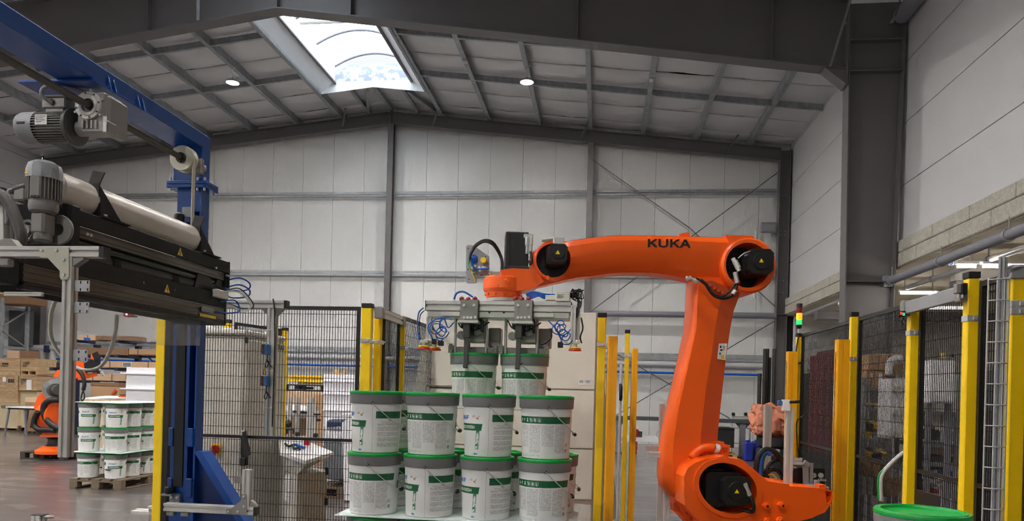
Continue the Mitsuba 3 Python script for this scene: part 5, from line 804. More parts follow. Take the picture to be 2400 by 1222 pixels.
rb.part('cable', tube([Q3(1243, 590, .11), Q3(1247, 610, .12), Q3(1243, 620, .11), Q3(1240, 612, .1)], .007, 8, 16), 'black', True, under='wrist_motor'); rb.part('connector', join(cyl(Q3(1270, 564, .1), Q3(1300, 559, .1), .012, 10), box(*Q3(1296, 562, .1)[[0]], Q3(1322, 562, .1)[0], -.12, -.06, Q(1300, 575, .1)[1], Q(1300, 556, .1)[1], .005)), 'alu', 30, under=m2)
# link arm
lk_ = [(652, 1624, 1640, 1700, 1738), (690, 1622, 1636, 1694, 1733), (725, 1621, 1634, 1684, 1720), (769, 1617, 1633, 1676, 1712), (831, 1604, 1619, 1668, 1703), (900, 1588, 1604, 1656, 1695), (958, 1573, 1590, 1649, 1689), (1014, 1562, 1582, 1643, 1683), (1044, 1557, 1578, 1642, 1682), (1079, 1553, 1577, 1650, 1690), (1118, 1551, 1580, 1660, 1700), (1144, 1556, 1588, 1665, 1705), (1165, 1575, 1600, 1660, 1700), (1185, 1600, 1620, 1655, 1690)]
rings = []; TL = .12
for v, l, cl, c_r, r in lk_:
    L_, z = Q(l, v, TL*.6); CL_ = Q(cl, v, TL)[0]; CR_ = Q(c_r, v, TL)[0]; R_ = Q(r, v, TL*.3)[0]; w = .5*(CR_-CL_)
    half = [(L_, -TL*.45), (L_+(CL_-L_)*.35, -TL*.8), (CL_, -TL), (CR_, -TL), (CR_+(R_-CR_)*.12, -TL*.93), (R_, -TL*.25)]; rings.append(np.array([(s, y, z) for s, y in half]+[(s, -y, z) for s, y in half[::-1]])[::-1])
bc_ = Q(1690, 1148, .12); la = man(loft(rings)); rb.part('link_arm', la, 'orange', 24); arc = lambda r, a0, a1, n=40: [bc_+r*np.array([math.cos(a), math.sin(a)]) for a in np.radians(np.linspace(a0, a1, n))]
rb.part('joint_flange', join(tf(prism(arc(.272, 80, 262)+arc(.2, 262, 80), .2), YX, (0, .07, 0)), tf(prism(arc(.285, 84, 262)+arc(.1, 262, 84), .1), YX, (0, .03, 0))), 'orange', 25, under='link_arm')
for a in np.radians(np.arange(88, 258, 10.5)): s, z = bc_+.246*np.array([math.cos(a), math.sin(a)]); rb.part('joint_bolt', lathe([(0, .012), (.0065, .012), (.0065, .004), (.0065, .014), (.0115, .014), (.013, .012), (.013, 0)], 14), 'orange_dk', 30, under='link_arm', M=M4(YX, (s, -.13, z)))
[rb.part('joint_bolt', cyl(Q3(u, v, .14), Q3(u, v, .152), .011, 10), 'orange_dk', 30, under='link_arm') for u, v in ((1664, 668), (1674, 675), (1684, 681), (1694, 686), (1704, 690), (1716, 690))]; rb.part('upper_flange', plate([(1655, 660), (1668, 658), (1735, 684), (1732, 693), (1700, 697), (1668, 682)], 0, .14, .14), 'orange_dk', under='link_arm')
st1 = [Q3(1622, 1075, .13), Q3(1636, 1058, .14), Q3(1652, 1050, .145), Q3(1675, 1050, .145)]; rb.part('stop_bumper', tube(st1, [.018]+[.027]*11+[.027], 12, 12)if False else tube(st1, .026, 12, 12), 'orange', True, under='link_arm'); rb.part('bumper_tip', cyl(Q3(1674, 1050, .145), Q3(1686, 1054, .145), .027, 16, ch=.006), 'white', 30, under='link_arm', label='white plastic tip')
pw = [(1683, 806), (1702, 806), (1698, 845), (1679, 842)]; rb.part('label_plate', tf(prism([(Q(u, v, .08)[0], Q(u, v, .08)[1]) for u, v in pw], .002), YX@rz(0), (0, -.095, 0)), 'paper', under='link_arm', label='white label with pictograms'); rb.part('label_print', join(*[plate([(a, b), (a+w, b), (a+w, b+h), (a, b+h)], .097, .0985, .097) for a, b, w, h in ((1687, 811, 4, 5), (1688, 819, 5, 4), (1686, 827, 3, 5), (1694, 812, 6, 1), (1694, 815, 5, 1), (1694, 818, 6, 1), (1694, 821, 4, 1))]), 'ink', under='link_arm__label_plate' if False else 'link_arm'); rb.part('label_print', plate([(1690, 832), (1697, 832), (1696, 842), (1689, 841)], .097, .0985, .097), 'yellow', under='link_arm')
# rotating column and base
TB = .30; out = [(1687, 1072), (1699, 1069), (1732, 1085), (1765, 1108), (1794, 1131), (1806, 1137), (1860, 1141), (1933, 1146), (1950, 1151), (1953, 1166), (1948, 1182), (1934, 1201), (1900, 1216), (1850, 1228), (1800, 1240), (1700, 1250), (1640, 1225), (1622, 1205), (1607, 1186), (1603, 1160), (1604, 1135), (1603, 1118), (1612, 1098), (1630, 1085), (1650, 1078)]
hA = Q(1705, 1145, TB); hp = np.array([hA+np.array([[.9, .43], [-.43, .9]])@np.array([.178*math.cos(a), .139*math.sin(a)]) for a in np.arange(48)*math.pi/24])
base = man(tf(prism([Q(u, v, TB) for u, v in out], .42), YX, (0, -TB+.42, 0))) - man(tf(prism(hp, .3), YX, (0, -TB+.2, 0)))
base = base + man(tf(prism([Q(u, v, TB) for u, v in out[:1]+[(1740, 1078), (1800, 1129), (1850, 1136), (1850, 1240), (1640, 1240)]], .6), YX, (0, .3, 0))) - man(tf(prism(hp, .3), YX, (0, -TB+.2, 0))); pk = [(1934, 1151), (1949, 1154), (1950, 1166), (1944, 1180), (1938, 1182)]
base = base - man(plate(pk, TB-.06, TB+.05, TB)); rb.part('rotating_column', base, 'orange', 26); rb.part('motor_recess', tf(prism(hp*.98+hA*.02, .01), YX, (0, -TB+.205, 0)), 'black', under='rotating_column'); hr = np.array([hA+(p-hA)*1.0 for p in hp]); ho = np.array([hA+(p-hA)*1.17 for p in hp])
rb.part('recess_rim', tf(prismh([hr, ho], .012), YX, (0, -TB, 0)), 'orange', 25, under='rotating_column')
m3_ = motor(Q(1692, 1146, .25), .12, .21, .16, .05, under='rotating_column'); rb.part('connector', join(cyl(Q3(1746, 1137, .36), Q3(1757, 1162, .36), .013, 12), cyl(Q3(1745, 1134, .36), Q3(1748, 1141, .36), .015, 12)), 'chrome', 30, under=m3_); rb.part('cable', tube([Q3(1757, 1162, .36), Q3(1765, 1180, .37), Q3(1766, 1196, .36), Q3(1760, 1200, .33), Q3(1740, 1195, .3)], .011, 10, 16), 'black', True, under=m3_)
for u, v in ((1792, 1185), (1828, 1184), (1797, 1221), (1826, 1220)): c = Q(u, v, TB); rb.part('standoff', join(tf(prism(circ(.022, 6), .03), YX, (c[0], -TB, c[1])), tf(prism(circ(.013, 14), .045), YX, (c[0], -TB, c[1]))), 'orange', under='rotating_column'); rb.part('bolt_hole', tf(prism(circ(.007, 10), .001), YX, (c[0], -TB-.045, c[1])), 'black', under='rotating_column')
for u, v in ((1942, 1160), (1942, 1172)): c = Q3(u, v, TB-.06); rb.part('bolt', join(cyl(c, c-(0, .02, 0), .012, 10)), 'orange_dk', 30, under='rotating_column')
for u in (1831, 1930): a, b = Q(u-8, 1142, TB), Q(u+8, 1138, TB); rb.part('pad', box(a[0], b[0], -TB+.01, -TB+.07, a[1]-.01, b[1]), 'orange', under='rotating_column')
zb_ = Q(1700, 1240, TB)[1]; sx_ = Q(1720, 1200, 0)[0]; rb.part('base_ring', lathe([(0, .42), (.27, .42), (.3, .46), (.3, zb_+.02), (0, zb_+.02)], 48), 'orange_dk', 30, M=M4(None, (sx_, .02, 0))); rb.part('foot', join(box(sx_-.36, sx_+.36, -.34, .38, .27, .42, .03)), 'orange'); rb.part('fin', plate([(1580, 1183), (1583, 1178), (1606, 1190), (1625, 1202), (1582, 1201)], 0, .08, .1), 'orange_dk')
single('robot_plinth', tf(join(box(-.42, .42, -.42, .42, .03, .268, .01), box(-.5, .5, -.5, .5, 0, .03, .004)), rz(10), P6+e_*sx_), 'steel_grey', 'grey steel plinth below the large orange robot', 'plinth')
# robot cables
for k, (pts, r, m) in enumerate((([(1640, 655), (1655, 668), (1670, 690), (1690, 699), (1710, 696), (1722, 685), (1727, 668)], .01, 'black'), ([(1632, 652), (1650, 664), (1664, 684), (1680, 694), (1700, 692), (1720, 670), (1730, 650)], .006, 'black'), ([(1607, 646), (1618, 655), (1624, 675), (1628, 700)], .014, 'black'))): rb.part('cable', tube([Q3(u, v, .2 if k < 2 else .0) for u, v in pts], r, 8, 30), m, True)
rb.part('connector', join(cyl(Q3(1718, 606, .2), Q3(1733, 636, .22), .013, 12), cyl(Q3(1722, 612, .205), Q3(1731, 630, .215), .017, 12), cyl(Q3(1723, 638, .21), Q3(1728, 664, .21), .014, 12)), 'chrome', 30, label='shiny metal plugs'); rb.part('connector', join(cyl(Q3(1607, 650, .15), Q3(1640, 660, .17), .008, 8), cyl(Q3(1612, 650, .16), Q3(1616, 655, .16), .018, 10), cyl(Q3(1630, 656, .17), Q3(1635, 661, .17), .018, 10)), 'alu', 30); rb.part('cable_tag', cyl(Q3(1717, 690, .2), Q3(1723, 681, .2), .0125, 10), 'paper', True)
rb.part('handle_rod', tube([Q3(1730, 606, .22), Q3(1745, 594, .24), Q3(1762, 589, .24), Q3(1760, 594, .24), Q3(1745, 600, .24)], .004, 6, 20), 'chrome', True)
cbl = [([(1771, 1115), (1774, 1085), (1782, 1064), (1795, 1055), (1812, 1058), (1830, 1075), (1845, 1100)], .018, 'black'), ([(1780, 1125), (1782, 1090), (1786, 1068), (1797, 1058), (1806, 1066)], .016, 'cable_blue'), ([(1786, 1122), (1788, 1090), (1792, 1072), (1801, 1060)], .007, 'green'), ([(1795, 1130), (1797, 1105), (1806, 1086), (1825, 1079), (1843, 1084), (1858, 1098)], .012, 'black'), ([(1802, 1056), (1822, 1068), (1838, 1086), (1850, 1105)], .01, 'black_matt'), ([(1796, 1110), (1812, 1100), (1828, 1110), (1836, 1130)], .012, 'black'), ([(1790, 1118), (1808, 1112), (1820, 1122), (1824, 1132)], .005, 'yellow')]
for pts, r, m in cbl: rb.part('hose', tube([Q3(u, v, -.05+.03*(r > .015)) for u, v in pts], r, 10, 30), m, True)
for u, v in ((1842, 1104), (1862, 1098)): p, q = Q3(u, v, .05), Q3(u+8, v+22, .05); rb.part('plug', join(cyl(p, q, .014, 12), cyl(p+(q-p)*.3, p+(q-p)*.45, .017, 12), cyl(q, q+(q-p)*.8, .012, 10)), 'chrome', 30)
a, b = Q(1866, 1142, .1), Q(1935, 1098, .1); rb.part('connection_box', box(a[0], b[0], -.1, .12, a[1]-.03, b[1], .006), 'black', label='black connection box'); rb.part('socket', join(*[cyl(Q3(u, 1115, .1), Q3(u, 1115, .11), .016, 18) for u in (1907, 1924)]), 'alu_dark', 30, under='connection_box'); c = Q(1917, 1128, .1); rb.part('lettering', tf(meshkit.text_mesh('CR26', .014, .001, bold=True), YX, (c[0], -.1005, c[1])), 'paper', under='connection_box')
rb.part('bracket', join(bar(Q3(1884, 1084, .13), Q3(1896, 1092, .13), .02, .03), bar(Q3(1888, 1092, .13), Q3(1889, 1138, .13), .035, .006), bar(Q3(1902, 1086, .13), Q3(1901, 1140, .13), .02, .006)), 'galv_dull'); rb.part('bracket', join(box(*Q(1900, 1146, .2)[[0]], Q(1928, 1146, .2)[0], -.28, -.1, Q(1900, 1146, .2)[1], Q(1900, 1138, .2)[1]), cyl(Q3(1914, 1138, .2), Q3(1914, 1126, .2), .018, 6)), 'galv_dull'); rb.part('pump_dome', tf(trimesh.creation.icosphere(3, .07), None, Q3(1776, 1120, -.1)), 'black_gloss', True)
# ================= gripper
gp = Thing('pail_gripper', 'silver pail gripper hanging below the robot wrist, holding two pails', 'gripper'); GB = 4.22
def G(u, v, Y=GB): return atY(u, v, Y)
gx0, gx1 = G(998, 720)[0], G(1338, 720)[0]; gzt, gzm, gzb = G(1170, 706)[2], G(1170, 730)[2], G(1170, 745)[2]
gp.part('beam', sweep2(slot(.2, gzt-gzm, 2, 1), (gx0, GB+.1, (gzt+gzm)/2), (gx1, GB+.1, (gzt+gzm)/2)), 'alu', label='aluminium profile beam'); gp.part('lower_rail', box(gx0+.01, gx1-.01, GB+.01, GB+.19, gzb, gzm-.001, .003), 'alu'); gp.part('end_cap', join(box(gx0-.004, gx0, GB, GB+.2, gzm, gzt), box(gx1, gx1+.004, GB, GB+.2, gzm, gzt)), 'black')
gp.part('hole', join(*[cyl(G(u, v, GB+.011), G(u, v, GB+.011)+(0, -.003, 0), .006, 10) for u, v in ((1046, 733), (1147, 733), (1181, 733), (1284, 735))]), 'black'); gp.part('stop_plate', join(*[box(G(a, 730)[0], G(b, 730)[0], GB-.004, GB+.01, gzb+.006, gzm-.006, .001) for a, b in ((1034, 1078), (1252, 1298))]), 'alu')
for j, (pa, pb, cx) in enumerate(((1080, 1122, GX[0]), (1206, 1249, GX[1]))):
    xa, xb = G(pa, 730)[0], G(pb, 730)[0]; zt, zb = G(1100, 703)[2], G(1100, 757)[2]
    gp.part('carriage_plate', box(xa, xb, GB-.022, GB-.004, zb+.01, zt, .002), 'alu_dark'); gp.part('carriage_side', box(xb-.004, xb+.002, GB-.022, GB+.12, zb+.01, zt-.005), 'black'); gp.part('shelf', box(xa-.015, xb+.004, GB-.03, GB+.1, zb-.004, zb+.012, .002), 'alu'); b_ = [G(pa+2+15.5*k, 701+(k == 1), GB-.01) for k in range(3)]
    mat('knob_red', (140, 36, 40), .4) if j == 0 else 0
    for p in b_: gp.part('ball_knob', tf(trimesh.creation.icosphere(2, .0145), None, p), 'knob_red', True, label='dark red ball knob'); gp.part('stem', cyl(p-(0, 0, .03), p, .004, 8), 'chrome')
    gp.part('screw', join(*[cyl(G(pa+dx, dy, GB-.022), G(pa+dx, dy, GB-.022)+(0, -.006, 0), .0085, 10) for dx, dy in ((8, 716), (31, 716), (8, 745), (16, 745), (24, 745), (34, 744))]), 'chrome', 30)
    for dx in (-.105, .085): gp.part('guide_rod', cyl((cx+dx-.01, GY-.03, GZ+.335), (cx+dx-.01, GY-.03, gzb), .0085, 14), 'chrome', True)
    gp.part('cylinder', join(cyl((cx-.03, GY-.05, GZ+.36), (cx-.03, GY-.05, gzb), .012, 12), box(cx-.03, cx+.07, GY-.06, GY+.06, GZ+.4, gzb-.01, .004)), 'alu_dark', 30); gp.part('finger', join(box(cx-.012-.025, cx+.012-.025, GY-.157, GY-.147, GZ+.24, GZ+.42), box(cx-.037, cx-.013, GY-.175, GY-.15, GZ+.245, GZ+.258), box(cx-.045, cx-.005, GY-.16, GY-.12, GZ+.42, gzb, .003)), 'cast_dk', label='steel clamp finger gripping under the rim')
    for dx in (-.142, .13): gp.part('side_bracket', join(box(cx+dx-.012, cx+dx+.012, GY-.05, GY-.04, GZ+.335, GZ+.39, .001), box(cx+dx-.004, cx+dx+.012, GY-.05, GY+.08, GZ+.335, GZ+.385)), 'alu_dark'); gp.part('hole', join(*[cyl((cx+dx+.006*(k % 2)-.006, GY-.051, GZ+.35+.014*k), (cx+dx+.006*(k % 2)-.006, GY-.049, GZ+.35+.014*k), .003, 8) for k in range(3)]), 'black')
    gp.part('pusher_plate', box(cx-.11, cx+.12, GY-.02, GY+.1, GZ+.337, GZ+.375, .003), 'cast'); gp.part('motor_block', box(cx+.07, cx+.15, GY+.06, GY+.16, GZ+.38, GZ+.5, .006), 'cast'); gp.part('motor_drum', cyl((cx+.03, GY-.08, GZ+.47), (cx+.03, GY-.03, GZ+.47), .03, 16), 'cast', 30); gp.part('motor_drum', cyl((cx-.07, GY-.09, GZ+.44), (cx-.07, GY-.04, GZ+.44), .025, 14), 'cast', 30); gp.part('fitting', join(*[box(cx-.07+.03*k, cx-.052+.03*k, GY-.1, GY-.06, gzb-.06-.02*(k % 3), gzb-.01, .003) for k in range(5)]), 'black')
    gp.part('cable', tube([(cx-.1, GY-.08, gzb-.01), (cx-.06, GY-.11, gzb-.06), (cx+.02, GY-.1, gzb-.07), (cx+.1, GY-.08, gzb-.02)], .004, 6, 20), 'black', True)
def cup(x, z, y, nm):
    gp.part('suction_cup', tf(lathe([(0, .012), (.03, .012), (.034, .006), (.03, .001), (.0, .001)], 24), None, (x, y, z)), 'yellow', 30, label='yellow and red suction cup'); gp.part('lip', tf(lathe([(.02, .002), (.036, -.001), (.038, -.008), (.034, -.01), (0, -.004)], 24), None, (x, y, z)), 'red', 30, under='suction_cup'); gp.part('cup_mount', join(cyl((x, y, z+.01), (x, y, z+.035), .012, 12), box(x-.025, x+.025, y-.014, y+.014, z+.03, z+.045, .002)), 'alu', 30)
c1, c2, c3 = G(989, 816), G(1011, 817), G(1348, 820)
cup(c1[0]+.02, c1[2], GB-.03, ''); cup(c2[0]+.01, c2[2], GB+.05, ''); cup(c3[0], c3[2], GB-.03, '')
gp.part('end_upright', profile((G(1003, 780)[0], GB+.03, c1[2]+.045), (G(1003, 780)[0], GB+.03, gzb), .03, .03, up=(1, 0, 0)), 'alu'); gp.part('end_upright', profile((G(1343, 780)[0], GB, c3[2]+.045), (G(1343, 780)[0], GB, gzt-.02), .03, .03, up=(1, 0, 0)), 'alu'); gp.part('end_upright', profile((G(1352, 780)[0], GB+.03, c3[2]+.06), (G(1352, 780)[0], GB+.03, gzt-.03), .025, .03, up=(1, 0, 0)), 'alu')
[gp.part('valve', m_, 'black') for m_ in (box(G(1015, 805)[0], G(1024, 805)[0], GB-.04, GB+.0, G(1025, 808)[2], G(1025, 796)[2], .003), box(G(1028, 805)[0], G(1039, 805)[0], GB-.03, GB+.02, G(1025, 811)[2], G(1025, 799)[2], .003), box(G(1308, 805)[0], G(1320, 805)[0], GB-.04, GB+.0, G(1318, 816)[2], G(1318, 803)[2], .003))]; gp.part('elbow_fitting', join(tube([G(990, 802), G(1000, 797), G(1012, 800)], .007, 8, 8), tube([G(1324, 802), G(1332, 806), G(1340, 812)], .007, 8, 8)), 'white', True)
rng = np.random.default_rng(11)
def coil(u0, v0, u1, v1, n, rad, m='cable_blue', yo=-.05, r=.0032):
    k = n*14; tt = np.linspace(0, 1, k); pts = []
    for a in tt: p = G(u0+(u1-u0)*a, v0+(v1-v0)*a, GB+yo); pts.append(p+np.array([rad*math.cos(a*n*6.28), .02*math.sin(a*n*12), rad*math.sin(a*n*6.28+.5*math.sin(a*9))]))
    gp.part('air_hose', tube(pts, r, 6), m, True, label='blue air hose' if m == 'cable_blue' else None)
coil(1018, 765, 1040, 782, 3, .034); coil(1045, 750, 1030, 795, 2, .028); coil(1310, 760, 1330, 800, 4, .028); coil(1300, 770, 1325, 775, 2, .03)
H = [([(1014, 795), (1003, 768), (1016, 752), (1034, 745)], .004, 'cable_blue'), ([(1064, 756), (1050, 768), (1040, 745), (1030, 755)], .004, 'cable_blue'), ([(1064, 702), (1070, 688), (1085, 684), (1098, 690), (1108, 697)], .006, 'cable_blue'), ([(983, 800), (979, 770), (981, 735), (993, 722)], .004, 'cable_blue'), ([(985, 798), (983, 770), (985, 740), (995, 728)], .003, 'black'), ([(1285, 752), (1300, 768), (1312, 790), (1318, 805)], .004, 'cable_blue'), ([(1290, 770), (1292, 790), (1280, 803), (1268, 808)], .006, 'black'), ([(1362, 745), (1366, 770), (1360, 790), (1363, 805)], .005, 'black'), ([(1043, 800), (1052, 810), (1047, 798), (1040, 790)], .003, 'white')]
for pts, r, m in H: gp.part('air_hose', tube([G(u, v, GB-.04) for u, v in pts], r, 6, 24), m, True)
for k in range(7): gp.part('air_hose', tube([G(1234+k, 690+k*2, GB+.08), G(1250+2*k, 684+k*1.6, GB+.03), G(1275, 690+k*1.5, GB+.02), G(1300, 692+k*1.4, GB+.05)], .006, 6, 20), 'cable_blue', True)
bx0, bx1 = G(1302, 692)[0], G(1336, 692)[0]; gp.part('valve_terminal', join(box(bx0, bx1, GB-.01, GB+.1, gzt+.001, G(1318, 684)[2], .004), box(G(1278, 692)[0], bx0, GB+.01, GB+.06, gzt+.01, G(1318, 690)[2]-.004, .003)), 'cab_beige', label='beige valve terminal block'); gp.part('print', join(*[box(bx0+.01, bx0+.04+.01*(k % 2), GB-.0112, GB-.01, G(1318, 700)[2]+.006*k, G(1318, 700)[2]+.002+.006*k) for k in range(4)]), 'ink', under='valve_terminal')
for k in range(12):
    a = rng.uniform(-1, 1, 12); gp.part('cable', tube([G(1336, 688+.8*k, GB+.05)]+[G(1354+14*a[2*i], 690+13*a[2*i+1], GB+.03+.02*a[i]) for i in range(3)]+[G(1358+5*a[8], 712, GB+.02), G(1352+5*a[9], 730, GB+.01), G(1349+3*a[10], 745, GB)], .0027, 6, 36), 'black', True)
# valve plate left of the wrist
PYv = 4.5; V_ = lambda u, v, y=PYv: atY(u, v, y)
vp = Thing('valve_plate', 'grey mounting plate with blue and yellow knobs left of the robot wrist', 'plate'); po = [(1093, 578), (1097, 575), (1110, 576), (1147, 602), (1147, 645), (1120, 650), (1118, 663), (1113, 665), (1096, 665), (1093, 662)]
vp.part('plate', tf(prism([V_(u, v)[[0, 2]] for u, v in po], .005), YX, (0, PYv, 0)), 'galv_dull'); c = V_(1111, 608); vp.part('blue_disc', cyl(c, c-(0, .02, 0), .026, 20), 'cable_blue', True); c = V_(1136, 613); vp.part('yellow_knob', join(cyl(c, c-(0, .03, 0), .015, 16), cyl(c-(0, .03, 0), c-(0, .055, 0), .018, 16)), 'yellow', 30); vp.part('hole', join(*[cyl(V_(u, v, PYv-.0055), V_(u, v, PYv-.0055)+(0, -.001, 0), .004, 8) for u, v in ((1098, 583), (1132, 602), (1138, 602), (1097, 632), (1099, 655), (1112, 658), (1128, 645))]), 'black'); vp.part('fitting', join(*[cyl(V_(u, v), V_(u, v)-(0, .05, 0), .009, 10) for u, v in ((1108, 632), (1116, 628), (1126, 630), (1135, 630), (1110, 642), (1128, 637), (1140, 632))]), 'chrome', 30)
for pts, r, m in (([(1103, 605), (1108, 622), (1120, 631), (1147, 629)], .006, 'cable_blue'), ([(1100, 605), (1099, 620), (1106, 635), (1115, 640)], .004, 'green'), ([(1100, 620), (1106, 640), (1112, 655), (1113, 662)], .003, 'yellow'), ([(1146, 640), (1153, 646), (1160, 645)], .004, 'yellow')): vp.part('hose', tube([V_(u, v, PYv-.05) for u, v in pts], r, 6, 20), m, True)
vp.part('arm', bar(V_(1146, 640), V_(1172, 642), .02, .02), 'galv_dull')
for k in range(3): single('dress_pack_hose', tube([V_(1101, 607+2*k, PYv-.06+.02*k), V_(1104, 592+2*k, PYv-.05), V_(1115, 574+2*k, PYv-.05), V_(1135, 563+2*k, PYv-.04), V_(1155, 568+3*k, PYv-.03), V_(1170, 590+3*k, PYv), V_(1178-k, 615, PYv), V_(1177-k, 638, PYv)], .0075, 8, 40), 'black', f'black hose arching over the grey valve plate left of the wrist, {ordinal(k)} strand from outside', 'hose', True)
# aluminium stands around the robot
for i, (u, vt, Y, w, lb) in enumerate(((1800, 951, 4.9, .046, 'aluminium profile upright right of the robot, behind its cable bundle'), (1851, 957, 4.55, .045, 'aluminium profile upright with a reflector on top, right of the robot'), (1568, 948, 4.6, .036, 'aluminium profile upright just left of the robot link arm, right one'), (1552, 947, 4.75, .036, 'aluminium profile upright just left of the robot link arm, left one'))):
    p = atY(u, vt, Y); t = Thing('profile_upright', lb, 'profile'); t.part('profile', profile((p[0], Y, .01), (p[0], Y, p[2]), w, w, up=(1, 0, 0)), 'alu'); t.part('foot', box(p[0]-.05, p[0]+.05, Y-.05, Y+.05, 0, .01), 'alu_dark')
    q = lambda v: atY(u, v, Y)[2]
    if i in (0, 1): za = q((1060, 1081)[i]); t.part('cross_stub', profile((p[0]+w/2, Y, za), (p[0]+w/2+.055, Y, za), .03, .04), 'alu')
    if i == 1:
        t.part('sensor', box(p[0]-.05, p[0]-.002, Y-.03, Y+.0, p[2]-.02, p[2]+.05, .004), 'paper', label='small white sensor'); t.part('blue_edge', box(p[0]-.075, p[0]-.05, Y-.03, Y+.0, p[2]+.015, p[2]+.045, .004), 'sensor_blue', under='sensor'); t.part('connector', cyl((p[0]-.01, Y-.03, p[2]+.035), (p[0]+.05, Y-.03, p[2]+.04), .009, 10), 'black', True); t.part('cable', tube([(p[0]+.05, Y-.03, p[2]+.04), (p[0]+.08, Y-.03, p[2]+.01), (p[0]+.075, Y-.03, p[2]-.04), (p[0]+.04, Y-.03, p[2]-.07), (p[0]+.035, Y-.03, p[2]-.13), (p[0]+.05, Y-.03, p[2]-.3)], .004, 6, 30), 'black', True)
    if i == 2: t.part('cross_stub', profile((p[0]-.13, Y-.05, q(1066)), (p[0]-.0, Y-.05, q(1066)), .03, .034), 'alu')
    if i == 3: t.part('cross_stub', profile((p[0]-.11, Y-.05, q(1051)), (p[0]-.0, Y-.05, q(1051)), .03, .03), 'alu')
# ================= background left, centre and right
def BX(u0, v0, u1, v1, Y, D, b=.004):
    um, vm = (u0+u1)/2, (v0+v1)/2; return box(atY(u0, vm, Y)[0], atY(u1, vm, Y)[0], Y, Y+D, atY(um, v1, Y)[2], atY(um, v0, Y)[2], b)
def BT(t, txt, u, v, Y, h, m='ink', bold=True, rotz=None):
    p = atY(u, v, Y); t.part('lettering', tf(meshkit.text_mesh(txt, h, .002, bold=bold), YX, (p[0], Y, p[2])), m)
mat('plywood', proc(ply_c), .7); mat('pale_wood', (198, 182, 150), .75); mat('pine', (196, 158, 112), .7); mat('pallet_dark', (62, 56, 50), .8); mat('grey_dark', (70, 72, 76), .6); mat('jerry_blue', (28, 44, 140), .4); mat('tyre_rubber', (24, 24, 25), .7); mat('orange_film', (206, 128, 100), .3); mat('steel_dark', (52, 50, 50), .4, .5); mat('red_paint', (150, 34, 40), .5); mat('white_plastic', (232, 232, 236), .4); mat('rack_blue', (22, 34, 66), .5); mat('carton_light', (188, 158, 128), .8)
yc = 18.6
def crate(u0, v0, u1, v1, Y, D, label, frame=True, m='plywood', txt=None):
    t = Thing('wooden_crate', label, 'crate'); t.part('body', BX(u0, v0, u1, v1, Y+.02, D), m)
    if frame:
        for a, b, c, d in ((u0, v0, u1, v0+2), (u0, v1-2, u1, v1), (u0, v0, u0+1.5, v1), (u1-1.5, v0, u1, v1)): t.part('batten', BX(a, b, c, d, Y, .02, .002), m)
    return t
def small_pallet(u0, u1, v1, Y, D, label):
    """Wooden pallet standing on what is below it, its front seen."""
    x0, x1, z = atY(u0, v1, Y)[0], atY(u1, v1, Y)[0], max(0., atY((u0+u1)/2, v1, Y)[2]); z = 0. if z < .12 else z
    return palet('wooden_pallet', label, M4(None, ((x0+x1)/2, Y+D/2, z)), x1-x0, D, 'wood_dark')
gz = atY(20, 1000, yc)[2]
def stack_crate(u0, v0, u1, v1, lab, **k): return crate(u0, v0, u1, v1, yc, .9, lab, **k)
t = stack_crate(-30, 945, 41, 1004, 'pale white-painted wooden crate at the bottom left of the crate stack', m='pale_wood'); BT(t, 'VIPA CHAIN', 2, 957, yc, .07, 'ink')
t = stack_crate(-30, 880, 41.5, 944.5, 'large plywood crate with warning symbols and a white slip, left in the crate stack'); t.part('label', BX(6, 884, 14, 896, yc-.004, .003, 0), 'paper'); t.part('symbols', join(*[BX(19+5*i, 889+4.5*j, 22.5+5*i, 892.5+4.5*j, yc-.004, .003, 0) for i in range(3) for j in range(2)]), 'ink')
t = stack_crate(-30, 841, 47, 879.5, 'broad plywood crate on top of the left crate stack'); t.part('symbols', join(*[BX(5+5*i, 851, 9+5*i, 855, yc-.004, .003, 0) for i in range(3)]), 'ink'); t.part('print_line', BX(2, 858, 18, 859.2, yc-.004, .003, 0), 'ink')
t = stack_crate(49, 841, 86, 871, 'smaller plywood crate with black letters, upper one in the right crate stack'); BT(t, 'HSD', 53.5, 854, yc, .07); t.part('print_line', join(BX(53, 856, 64, 857, yc-.004, .003, 0), BX(53, 859, 61, 859.8, yc-.004, .003, 0)), 'ink'); t.part('runner', join(BX(49, 871, 51.5, 878, yc, .9), BX(66, 871, 69, 878, yc, .9), BX(83, 871, 86, 878, yc, .9), BX(48, 878, 86, 880, yc, .9)), 'plywood')
t = stack_crate(45, 880.5, 84.5, 916, 'smaller plywood crate with black letters and a white sheet, below the lettered one'); BT(t, 'HSD', 48, 894, yc, .075); t.part('label', BX(62, 891, 74, 914.5, yc-.004, .003, 0), 'paper'); t.part('print_line', join(BX(48, 897, 58, 898, yc-.004, .003, 0), BX(48, 900, 54, 900.8, yc-.004, .003, 0)), 'ink')
crate(43, 917, 86, 1003, yc+.1, .8, 'pale plain wooden crate below the lettered crates', m='pale_wood'); x0 = atY(5, 1000, yc)[0]
palet('wooden_pallet', 'wooden pallet under the left crate stack', M4(None, (atY(5, 1010, yc)[0], yc+.45, 0)), 1.0, .85); palet('wooden_pallet', 'wooden pallet under the right crate stack', M4(None, (atY(67, 1010, yc)[0], yc+.5, 0)), .5, .7)
t = Thing('carton', 'tall brown carton standing in front of the right crate stack', 'carton'); t.part('body', BX(58, 943, 92, 1012, yc-.7, .6), 'carton'); t.part('flap', hull([atY(u, v, yc-.7+d) for u, v, d in ((58, 943, 0), (92, 943, 0), (60, 932, .25), (92, 930, .25), (58, 944.5, 0), (92, 944.5, 0))]), 'carton_light')
palet('wooden_pallet', 'small wooden pallet under the tall brown carton', M4(None, (atY(75, 1015, yc-.7)[0], yc-.4, 0)), .4, .6)
